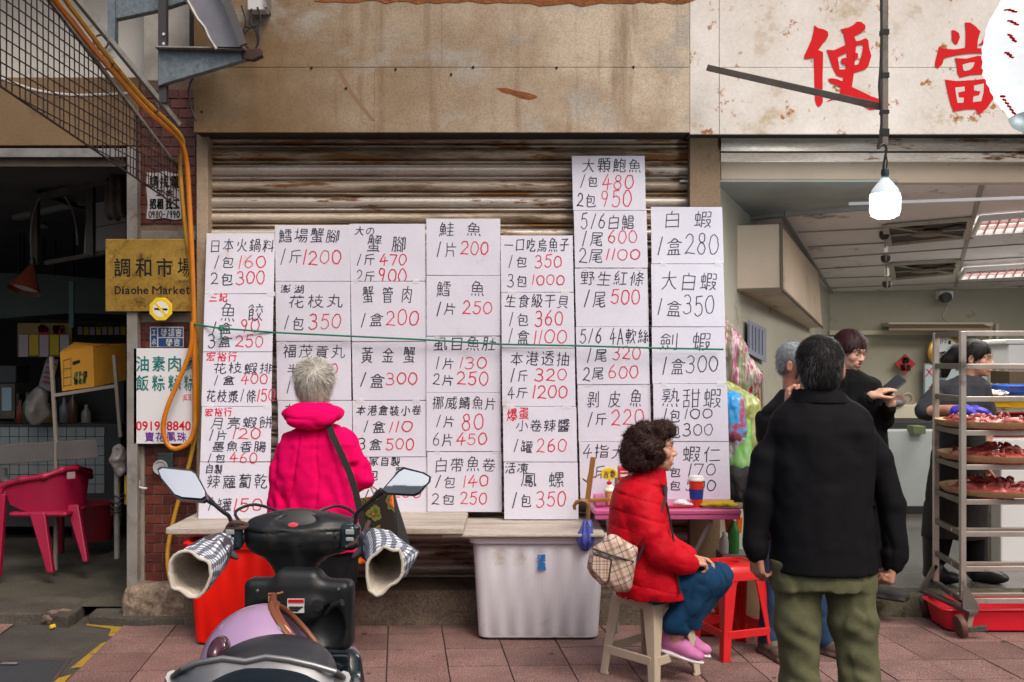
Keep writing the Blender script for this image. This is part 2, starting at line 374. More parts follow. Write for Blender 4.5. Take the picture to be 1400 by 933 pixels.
def weathered_shaded(name):
    m = bpy.data.materials.new(name); m.use_nodes = True; nt = m.node_tree; N = nt.nodes; L = nt.links; b = N['Principled BSDF']; g = N.new('ShaderNodeNewGeometry'); sp = N.new('ShaderNodeSeparateXYZ'); L.new(g.outputs['Position'], sp.inputs[0])
    def nz(sc, det=6, st=None, ro=.6):
        n = N.new('ShaderNodeTexNoise'); n.inputs['Scale'].default_value = sc; n.inputs['Detail'].default_value = det; n.inputs['Roughness'].default_value = ro
        if st: q = N.new('ShaderNodeMapping'); q.inputs['Scale'].default_value = st; L.new(g.outputs['Position'], q.inputs[0]); L.new(q.outputs[0], n.inputs['Vector'])
        else: L.new(g.outputs['Position'], n.inputs['Vector'])
        return n.outputs['Fac']
    def rm(f, a, c, d=0, e=1):
        r = N.new('ShaderNodeMapRange'); r.inputs[1].default_value = a; r.inputs[2].default_value = c; r.inputs[3].default_value = d; r.inputs[4].default_value = e; L.new(f, r.inputs[0]); return r.outputs[0]
    def mx(f, a, c, mode='MIX'):
        x = N.new('ShaderNodeMix'); x.data_type = 'RGBA'; x.blend_type = mode; L.new(f, x.inputs[0])
        for i, v in ((6, a), (7, c)):
            if isinstance(v, tuple): x.inputs[i].default_value = (*v, 1)
            else: L.new(v, x.inputs[i])
        return x.outputs[2]
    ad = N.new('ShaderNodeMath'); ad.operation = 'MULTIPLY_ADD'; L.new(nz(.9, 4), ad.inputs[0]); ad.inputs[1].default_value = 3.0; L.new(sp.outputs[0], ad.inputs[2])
    c = mx(rm(ad.outputs[0], -.1, 2.2), (.145,.085,.035), (.56,.46,.345))  # brown-to-pale run along x: discolouration plus uneven light painted into the colour
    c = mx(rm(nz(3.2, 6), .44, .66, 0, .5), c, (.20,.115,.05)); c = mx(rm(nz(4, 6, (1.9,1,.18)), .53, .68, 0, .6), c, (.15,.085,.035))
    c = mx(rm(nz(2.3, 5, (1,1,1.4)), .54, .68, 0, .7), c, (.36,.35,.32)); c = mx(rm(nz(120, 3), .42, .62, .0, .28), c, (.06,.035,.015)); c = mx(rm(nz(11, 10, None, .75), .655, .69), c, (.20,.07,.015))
    L.new(c, b.inputs['Base Color']); b.inputs['Roughness'].default_value = .65; b.inputs['Specular IOR Level'].default_value = .3
    bp_ = N.new('ShaderNodeBump'); bp_.inputs['Strength'].default_value = .2; bp_.inputs['Distance'].default_value = .01; L.new(nz(14, 6), bp_.inputs['Height']); L.new(bp_.outputs[0], b.inputs['Normal']); return m
M_fas = weathered_shaded('weathered_shaded_cladding')
# ---------------------------------------------------------------- ground and pavement
s = MB(); s.add([(-60,-60,-.04),(60,-60,-.04),(60,60,-.04),(-60,60,-.04)], [(0,1,2,3)]); obj('ground', s, M_asph, kind='structure')
s = MB(); s.add([(-1.71,1.4,-.008),(6,1.4,-.008),(6,6.05,-.008),(-2.243,6.05,-.008)], [(0,1,2,3)]); pave = obj('pavement', s, M_grout, kind='structure')
def tx(i, d): return -.587+.3*i-.1139*(d-4.67)
g = .0036
for j in range(8):
    for i in range(-5, 14):
        d0, d1 = 3.42+.3*j, 3.72+.3*j; sl = .045
        def q(ii, dd, ex, ey): x = tx(ii, dd)+ex; return Vector((x, dd+ey+sl*x, 0))
        c = [q(i, d0, g, g), q(i+1, d0, -g, g), q(i+1, d1, -g, -g), q(i, d1, g, -g)]
        z = random.uniform(-.0012, .0012); tl = [random.uniform(-.0008, .0008) for _ in c]
        if min(k.y for k in c) > 5.84: continue
        s = MB(); s.hexa([k+Vector((0,0,-.012)) for k in c], [k+Vector((0,0,z+t)) for k, t in zip(c, tl)])
        obj('tile', s, M_tile if random.random() < .72 else M_tile2, pave)
# strip of old concrete left of the tiles, yellow paint, drain and manhole
s = MB(); s.add([(-6,1.4,-.012),(-1.70,1.4,-.012),(-2.232,6.05,-.012),(-6,6.05,-.012)], [(0,1,2,3)]); lane = obj('concrete_lane', s, mat('lane_concrete', (.085,.075,.062), .85, var=(.045,.04,.036), vs=3, fine=.3, fs=100, bump=.8, bs=50, dirt=.4), kind='structure')
M_yel = mat('worn_yellow_paint', (.36,.22,.02), .8, var=(.09,.07,.045), vs=16, fine=.3, vth=(.52,.70))
def gp(px, py, z=0): d = (CZ-z)*F/(py-HY); return Vector(((px-700)*d/F, d, z))
s = MB()
for poly in ([(122,849),(180,851),(180,857),(158,871),(148,870),(152,860),(118,855)], [(138,880),(159,873),(146,889),(118,912),(96,914)], [(80,927),(98,922),(74,948),(52,950)]):
    s.add([gp(x, y, -.008) for x, y in poly], [tuple(range(len(poly)))[::-1]])
obj('yellow_line', s, M_yel, kind='structure', fix=True)
t = thing('manhole_cover', 'dark steel manhole cover in a frame at the lower left of the alley', 'manhole', gp(40, 930))
s = MB(); cc = [gp(-70,899.5,-.008), gp(99,899.5,-.008), gp(52,960,-.008), gp(-140,960,-.008)]
s.prism(cc, (0,0,-.02)); obj('frame', s, mat('iron_frame', (.10,.085,.08), .6, metal=.4, rust=.3), t, fix=True)
s = MB(); cc = [gp(-70,903,-.006), gp(90,903,-.006), gp(48,960,-.006), gp(-140,960,-.006)]
s.prism(cc, (0,0,-.008)); obj('plate', s, mat('iron_plate', (.075,.08,.09), .55, metal=.3, fine=.5, fs=260, bump=1, bs=300), t, fix=True)
s = MB(); s.bar(gp(2,907,.004), gp(24,907,.004), .02, .008); obj('handle', s, M_steel, t, bevel=.003)
s = MB(); s.add([gp(-40,850,-.004), gp(24,850,-.004), gp(-10,874,-.004), gp(-60,874,-.004)], [(0,1,2,3)]); obj('tile_patch', s, M_tile, kind='structure', fix=True)
# left threshold slab with a broken end, gap, second slab, cracked stone plinths
def slab(name, top, h, m, zt, **k):               # polygon of pixels at height zt extruded down
    s = MB(); s.prism([gp(x, y, zt) for x, y in top], (0,0,-h)); return obj(name, s, m, fix=True, kind='structure', bevel=.012, **k)
slab('threshold_slab', [(-200,816),(96,815),(112,818),(116,826),(104,836),(92,842),(60,838),(-200,838)], .2, M_conc, .06)
slab('threshold_slab', [(120,841),(142,822),(176,812),(300,812),(300,841),(190,846)], .2, M_conc, .045)
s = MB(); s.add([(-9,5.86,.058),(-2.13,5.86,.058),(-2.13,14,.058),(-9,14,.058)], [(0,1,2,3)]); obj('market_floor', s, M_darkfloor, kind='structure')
t = thing('rubble', 'broken lump of pinkish rubble at the end of the left doorstep', 'rubble', gp(75, 848))
sd = SDF(.008); sd.ell(gp(76,846,.02), (.075,.05,.045)).ell(gp(62,849,.0), (.05,.04,.03)).ell(gp(90,842,.03), (.05,.05,.04))
sd.disp = lambda p: .012*vn(p, 30)+.006*vn(p, 70); obj('lump', sd.build('lump'), mat('rubble', (.26,.17,.125), .95, var=(.13,.09,.06), vs=20, bump=1), t, smooth=True)
s = MB(); s.tube([gp(68,858,.004), gp(75,856,.006)], .012, 6); tag(obj('litter', s, mat('yellow_litter', (.7,.45,.02), .5), smooth=True), 'small scrap of yellow wrapper on the dark alley concrete', 'litter')
# stone plinth under the brick pier, concrete sill under the shutter
def rough(name, lo, hi, m, amp=.018, vox=.014, **k):
    c = [(a+b)/2 for a, b in zip(lo, hi)]; h = [(b-a)/2 for a, b in zip(lo, hi)]; sd = SDF(vox); sd.box(c, h, .02)
    sd.disp = lambda p: amp*vn(p, 9)+amp*.6*vn(p, 25, 2); return obj(name, sd.build(name), m, smooth=True, **k)
tag(rough('plinth', (-2.24,5.70,-.05), (-1.86,6.0,.205), M_stone, vox=.01), 'rough cracked stone plinth at the foot of the brick pier', 'plinth')
s = MB(); s.box((-1.87,5.66,-.05), (1.2,6.1,.20)); sill = obj('shutter_sill', s, mat('sill_concrete', (.17,.135,.10), .9, var=(.07,.055,.042), vs=5, fine=.35, fs=70, bump=1, bs=30, dirt=.45, dcol=(.04,.03,.025)), label='long stained concrete sill below the roller shutter', cat='sill', bevel=.012)
s = MB(); s.box((1.2,5.84,-.05), (9,6.0,.136)); obj('kerb', s, M_moss, kind='structure', bevel=.012)
s = MB(); s.add([(1.2,6.0,.134),(9,6.0,.134),(9,12,.134),(1.2,12,.134)], [(0,1,2,3)]); obj('shop_floor', s, M_shopfloor, kind='structure')

# ---------------------------------------------------------------- facade
t = thing('fascia', 'brown beige sheet metal fascia with rust streaks above the roller shutter', 'fascia', P(604,181,5.72))
def panel(parent, x0, x1, y0, y1, d, m, name='panel', th=.02, bev=.002):
    a, b = P(x0, y1, d), P(x1, y0, d); s = MB(); s.box((a.x, d, a.z), (b.x, d+th, b.z)); return obj(name, s, m, parent, bevel=bev)
xs = [265, 512, 943]; xu = [265, 604, 943]
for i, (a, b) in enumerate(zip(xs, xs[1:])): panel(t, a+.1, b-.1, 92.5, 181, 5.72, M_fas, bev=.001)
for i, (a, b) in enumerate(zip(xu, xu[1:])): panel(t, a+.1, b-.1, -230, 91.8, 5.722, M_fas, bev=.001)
panel(t, 265, 943, -230, 180, 5.745, M_seam, 'backing', .3)
s = MB()
for poly in ([(678,121),(690,120),(705,124),(722,127),(733,131),(735,134),(724,137),(712,135),(697,129),(686,127)],):
    s.prism([P(x, y, 5.7195) for x, y in poly], (0,.002,0))
obj('rust_patch', s, M_rust, t, fix=True)
s = MB(); random.seed(3)
def streak(pts, w):
    s.loft([[P(x-w/2, y, 5.7193), P(x+w/2, y, 5.7193)] for x, y in pts], closed=False)
streak([(464,94),(468,106),(478,124),(490,140),(502,155),(511,166)], 6); obj('drip_stain', s, mat('drip_stain', (.22,.13,.07), .8), t, fix=True)
s = MB(); pts = [(430,-6)]+[(430+i*14, 2+random.uniform(-1.5, 4)+(4 if 20 < i < 28 else 0)) for i in range(38)]+[(960,-6)]
s.prism([P(x, y, 5.7190) for x, y in pts], (0,.002,0)); obj('rust_band', s, M_rust, t, fix=True)
s = MB()
for x, y in ((426,93),(541,95),(617,102),(647,92),(761,93),(866,92),(276,153),(473,121)):
    s.lathe([(.0,0),(.007,0),(.007,.006),(.003,.009)], P(x, y, 5.72), 8, Matrix.Rotation(R(90), 3, 'X'))
obj('bolt_head', s, M_seam, t, kind='stuff')
# sign over the right shop
t = thing('shop_sign', 'white rust spotted metal sign with large red characters 便當', 'shop sign', P(1170,186,5.73))
panel(t, 943.4, 983, -230, 183.5, 5.722, M_sign); panel(t, 983.6, 1900, 92.8, 183.5, 5.722, M_sign); panel(t, 983.6, 1900, -230, 92.2, 5.724, M_sign)
panel(t, 943, 1900, -230, 182, 5.75, M_seam, 'backing', .3)
def brush(polys, holes_in, ox, oy, sc, name):
    """brush character from outlines read off the sign; holes are covered by paint-coloured slips"""
    s = MB()
    for k, poly in enumerate(polys): s.prism([P(ox+x/sc, oy+y/sc, 5.7195-.0004*k) for x, y in poly], (0,.002,0))
    obj(name, s, M_red, t, fix=True)
bian = [[(222,98),(260,125),(310,135),(345,155),(352,190),(330,235),(300,265),(258,325),(300,340),(303,370),(298,560),(300,800),(283,830),(262,846),(243,830),(228,780),(222,600),(218,395),(175,402),(130,405),(133,370),(160,315),(195,235),(218,150)],
 [(462,135),(530,120),(580,95),(612,65),(650,68),(685,95),(690,125),(668,155),(630,178),(585,200),(603,240),(600,330),(590,440),(580,560),(565,660),(575,665),(650,700),(740,745),(810,768),(880,795),(915,822),(880,845),(800,862),(730,872),(680,845),(600,790),(520,745),(420,775),(335,792),(400,755),(455,715),(468,665),(480,600),(510,470),(520,400),(515,330),(505,250),(490,175)],
 [(335,322),(400,325),(505,280),(515,350),(470,370),(435,392),(445,440),(452,500),(520,500),(520,570),(470,575),(425,555),(395,500),(370,420),(350,365)],
 [(348,588),(385,580),(440,592),(500,618),(560,660),(520,740),(470,690),(455,660),(415,640),(370,625),(352,605)],
 [(590,245),(640,238),(690,215),(715,235),(722,300),(742,380),(715,470),(690,500),(620,522),(560,540),(560,470),(600,458),(625,455),(645,400),(665,330),(668,275),(630,275),(590,290)],
 [(590,345),(620,355),(622,390),(600,415),(580,415),(580,345)], [(500,395),(470,405),(465,428),(480,450),(520,462),(520,395)]]
brush(bian, None, 1080, 20, 6.664, 'character')
dang = [[(202,203),(225,205),(250,222),(258,250),(240,298),(222,295),(204,270)], [(292,152),(325,152),(365,180),(395,212),(380,260),(372,325),(455,325),(540,322),(545,350),(460,360),(370,358),(300,362),(240,370),(175,385),(150,395),(140,430),(110,462),(92,450),(92,420),(108,350),(118,312),(150,328),(230,332),(294,322),(298,230)],
 [(375,305),(400,290),(440,215),(460,185),(500,195),(520,225),(470,270),(410,300)],
 [(225,390),(300,395),(380,375),(408,378),(428,408),(412,440),(395,455),(412,470),(405,500),(330,505),(258,522),(240,490),(235,430)],
 [(158,535),(230,545),(330,540),(450,528),(490,545),(500,580),(485,660),(440,725),(385,772),(365,735),(300,735),(215,750),(195,700),(175,620)]]
brush(dang, None, 1260, 0, 4.907, 'character')
s = MB()
for poly in ([(275,435),(320,422),(356,420),(345,450),(325,470),(290,478),(280,470)], [(226,588),(288,582),(290,612),(245,622),(250,655),(284,658),(280,690),(242,692),(232,640)], [(352,575),(418,562),(415,620),(400,680),(345,686),(348,650),(385,640),(395,615),(352,608)]):
    s.prism([P(1260+x/4.907, y/4.907, 5.7168) for x, y in poly], (0,.0015,0))
obj('counter_form', s, mat('sign_white_inner', (.62,.58,.52), .5, dirt=.3), t, fix=True, kind='stuff')

# shutter
def slat_profile(m, x0, x1, d, z0, h, name, parent, n=1):
    pr = [(.026,.0),(.028,.003),(.004,.006),(-.002,.009),(-.004,.013),(-.002,.017),(.006,.020),(.026,.023),(.028,.028),(.006,.031),(-.002,.036),(-.008,.046),(-.011,.058),(-.010,.070),(-.005,.080),(.004,.087),(.026,.091),(.026,.096)]
    k = h/.096; s = MB()
    rings = [[(x, d+a, z0+b*k) for a, b in pr] for x in (x0, x1)]
    s.loft(rings, closed=False); return obj(name, s, m, parent, smooth=True, fix=False)
SD = 5.965
t = thing('roller_shutter', 'closed rusty ribbed steel roller shutter behind the price boards', 'shutter', P(614,800,SD))
x0, x1 = P(285,0,SD).x, P(941,0,SD).x; base = None; zt = P(0,181,SD).z; zb = .2; n = 28; h = (zt-zb)/n
for i in range(n):
    rusty = i in (27, 24, 22, 26, 3, 14); z = zb+i*h
    slat_profile(M_shut2 if rusty else M_shut, x0, x1, SD, z, h, 'slat', t)
s = MB(); s.box((x0,SD+.03,zb), (x1,SD+.05,zt)); obj('backing', s, M_seam, t)
# posts either side of the shutter
def post(x0p, x1p, y0, y1, d, m, label, th=.14, name='post'):
    a, b = P(x0p, y1, d), P(x1p, y0, d); s = MB(); s.box((a.x, d, a.z), (b.x, d+th, b.z)); return obj(name, s, m, label=label, cat='post', bevel=.004)
post(268.5, 284, 181.5, 812, 5.88, M_beige2, 'narrow beige metal post left of the roller shutter')
post(943, 985, 184.5, 860, 5.885, M_beige, 'wide beige post between the roller shutter and the lit shop')
post(173, 187.5, 201, 822, 5.86, M_post, 'tall narrow grey post left of the brick pier', .06)
# brick pier
t = thing('brick_pier', 'pier faced with dark red glazed bricks beside the market sign', 'pier', P(228,810,5.93))
a, b = P(187.6,830,5.93), P(268.5,110,5.93); s = MB(); s.box((a.x, 5.93, a.z), (b.x, 6.15, b.z)); obj('mortar', s, M_mortar, t)
bw, bh = .1, .0575; z = P(0,808,5.93).z; row = 0; proto = {}
while z < P(0,124,5.93).z:
    py = HY+(CZ-z)*F/5.93
    if 317 < py < 330 or 428 < py < 441: z += bh; row += 1; continue
    x = a.x+.004-(bw/2 if row % 2 else 0)
    while x < b.x-.004:
        l, r = max(x, a.x+.004), min(x+bw-.006, b.x-.004)
        if r-l > .012:
            key = (round(r-l, 3), random.random() < .35)
            if key not in proto:
                s = MB(); s.box((l,5.922,z), (r,5.935,z+bh-.006)); proto[key] = obj('brick', s, M_brick2 if key[1] else M_brick, t, bevel=.002)
            else:
                o = copy_at(proto[key], t, ((l+r)/2, 5.9285+random.uniform(-.0012,.0012), z+(bh-.006)/2))
        x += bw
    z += bh; row += 1
for y0, y1 in ((316,329),(428,441)):
    a2, b2 = P(188,y1,5.925), P(268,y0,5.925); s = MB(); s.box((a2.x,5.918,a2.z),(b2.x,5.94,b2.z)); obj('plaster_band', s, M_plaster, t, bevel=.003)
s = MB(); s.box((P(188,0,5.9).x,5.915,.2),(P(196,0,5.9).x,5.935,1.0)); obj('plaster_edge', s, M_plaster, t, bevel=.004)
# left fascia, rail, white wall over it
t = thing('fascia', 'low brown beige fascia over the dark market entrance at left', 'fascia', P(90,200,5.9))
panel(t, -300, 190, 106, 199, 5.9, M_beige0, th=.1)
t = thing('rail_box', 'long grey steel rail box under the left fascia', 'rail', P(90,228,5.92))
panel(t, -300, 171.5, 203, 215, 5.90, M_steel, 'rail', .08); panel(t, -300, 171.5, 215.5, 228, 5.93, mat('old_wood', (.09,.07,.05), .8, var=(.05,.04,.03), vs=10), 'board', .06)
a, b = P(-300,101,6.3), P(264,-260,6.3); s = MB(); s.box((a.x,6.3,a.z-.3),(b.x,6.4,b.z)); obj('upper_wall', s, M_white, label='pale upper wall behind the mesh awning', cat='wall')
s = MB(); s.box((P(205,0,6.2).x,6.1,P(0,120,6.2).z),(P(266,0,6.2).x,6.25,P(0,-200,6.2).z)); obj('wall_strip', s, mat('painted_shadow_wall', (.16,.14,.12), .85, var=(.5,.48,.44), vs=2), label='grimy strip of wall behind the galvanised bracket', cat='wall')  # pale wall darkened in its own colour to stand for shadow
# right shop: shutter rail, lintel
t = thing('shutter_housing', 'grey steel end of the rolled up shutter below the white sign', 'shutter', P(1200,222,5.9))
a = P(985.5,222,5.87); bx = 4.2
s = MB(); s.loft([[(x, 5.87-.012*math.sin(math.pi*k/6), P(0,207-18*k/6,5.87).z) for k in range(7)] for x in (a.x, bx)], closed=False); obj('round_rail', s, M_shut, t, smooth=True)
panel(t, 985.5, 1700, 209, 221.5, 5.875, M_shut, 'bottom_bar', .05); panel(t, 985.5, 1700, 186, 222, 5.93, M_seam, 'backing', .02)
s = MB(); a, b = P(985.5,250,5.95), P(1700,222.5,5.95); s.box((a.x,5.95,a.z),(b.x,6.03,b.z)); obj('lintel', s, M_cream, label='cream lintel over the opening of the lit shop', cat='lintel', bevel=.004)
# right shop shell
CP = P(1100,250,6.02); CN = (Vector((0,10.5,P(0,400,10.5).z))-Vector((0,6.02,CP.z))).cross(Vector((1,0,0)))   # sloping ceiling plane
def C(px, py, off=0): return PP(px, py, CP+Vector((0,0,-off)), CN)
s = MB(); s.prism([C(930,248), C(1700,248), C(1700,388), C(1000,402)], (0,0,.03)); ceil = obj('shop_ceiling', s, M_ceil, kind='structure', fix=True)
cl = lambda pts, w=.008, m=None, nm='joint': obj(nm, (lambda q: [q.bar(C(*u, .006), C(*v, .006), w, .01) for u, v in zip(pts, pts[1:])] and q)(MB()), m or mat('ceiling_joint', (.30,.29,.27), .7), ceil)
for l in ([(1090,318),(1345,306)], [(1104,338),(1330,326)], [(1112,354),(1400,334)], [(1120,368),(1400,352)], [(1126,381),(1400,372)], [(1134,394),(1400,384)]): cl(l)
cl([(1342,254),(1306,392)], .03); cl([(1072,298),(1138,402)], .03)
s = MB(); s.prism([C(930,249,.02), C(1228,249,.02), C(1208,281,.02), C(1073,298,.02), C(940,312,.02)], (0,0,.012)); so = obj('soffit_board', s, M_teal, ceil, fix=True)
s = MB(); s.bar(C(960,307,.03), C(1074,293,.03), .05, .03); s.bar(C(1074,293,.03), C(1202,283,.03), .05, .03); obj('edge_trim', s, M_steel, so)
W0 = Vector((P(984,0,6.03).x, 6.03, 0)); W1 = Vector((P(1134,0,10.5).x, 10.5, 0)); WN = (W1-W0).cross(Vector((0,0,1)))
s = MB(); s.prism([W0+Vector((0,0,.1)), W1+Vector((0,0,.1)), W1+Vector((0,0,3)), W0+Vector((0,0,3))], (-.08,0,0)); obj('side_wall', s, M_inwall, kind='structure', fix=True)
s = MB(); s.box((2.9,10.5,.1),(9.5,10.6,3)); backw = obj('back_wall', s, M_inwall, kind='structure')
def bp(x0, x1, y0, y1, d, th, m, name, parent, bev=.004):
    a, b = P(x0, y1, d), P(x1, y0, d); s = MB(); s.box((a.x, d, a.z), (b.x, d+th, b.z)); return obj(name, s, m, parent, bevel=bev)
M_trim = mat('cream_trim', (.56,.52,.40), .6, dirt=.1)
bp(1134,1340,452,458,10.4,.1,M_trim,'rail',backw); bp(1352,1357,443,560,10.42,.08,M_trim,'door_frame',backw); bp(1362,1366,443,560,10.42,.08,M_trim,'door_frame',backw)
bp(1374,1378,463,560,10.42,.08,M_trim,'door_frame',backw); bp(1215,1358,441,446,10.3,.2,M_trim,'shelf_edge',backw)
s = MB(); s.prism([P(1215,446,10.3),P(1345,446,10.3),P(1356,452,10.0),P(1215,452,10.0)], (0,0,.02)); obj('shelf', s, mat('brown_shelf', (.2,.15,.10), .6), backw, fix=True)
# hanging cabinet along the side wall
t = thing('wall_cabinet', 'cream boxed cabinet hanging below the shop ceiling at left', 'cabinet', P(1030,395,6.5))
f = [P(960,398,6.45), P(1068,395,6.5), P(1067,306,6.5), P(960,309,6.45)]; bk = [P(1060,452,9.2), P(1124,448,9.2), P(1119,372,9.2), P(1060,372,9.2)]
s = MB(); s.hexa([f[0],f[1],bk[1],bk[0]], [f[3],f[2],bk[2],bk[3]]); obj('carcass', s, M_cream, t, fix=True, bevel=.01)
s = MB(); s.bar(f[1]+Vector((.002,-.004,0)), f[2]+Vector((.002,-.004,0)), .018); s.bar(f[0]+Vector((0,-.004,0)), f[1]+Vector((0,-.004,0)), .016); s.bar(f[1]+Vector((.004,-.002,-.002)), bk[1]+Vector((.004,0,-.002)), .016); obj('edge_strip', s, mat('brown_edge', (.12,.09,.06), .6), t)
# market interior at left
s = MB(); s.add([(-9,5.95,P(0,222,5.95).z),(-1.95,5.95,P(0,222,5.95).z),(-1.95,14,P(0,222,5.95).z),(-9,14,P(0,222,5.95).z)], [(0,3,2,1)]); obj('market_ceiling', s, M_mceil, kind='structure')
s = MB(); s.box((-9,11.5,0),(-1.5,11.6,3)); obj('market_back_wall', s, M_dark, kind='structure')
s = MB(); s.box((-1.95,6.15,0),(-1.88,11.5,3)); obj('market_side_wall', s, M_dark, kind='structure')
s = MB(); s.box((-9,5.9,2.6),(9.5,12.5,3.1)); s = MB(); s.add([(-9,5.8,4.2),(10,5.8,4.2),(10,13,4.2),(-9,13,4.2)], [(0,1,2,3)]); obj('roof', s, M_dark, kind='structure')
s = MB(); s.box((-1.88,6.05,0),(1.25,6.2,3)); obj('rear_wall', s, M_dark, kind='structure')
s = MB(); s.add([(9.5,6.0,0),(9.5,12.5,0),(9.5,12.5,3.2),(9.5,6,3.2)], [(0,1,2,3)]); obj('far_side_wall', s, M_inwall, kind='structure')

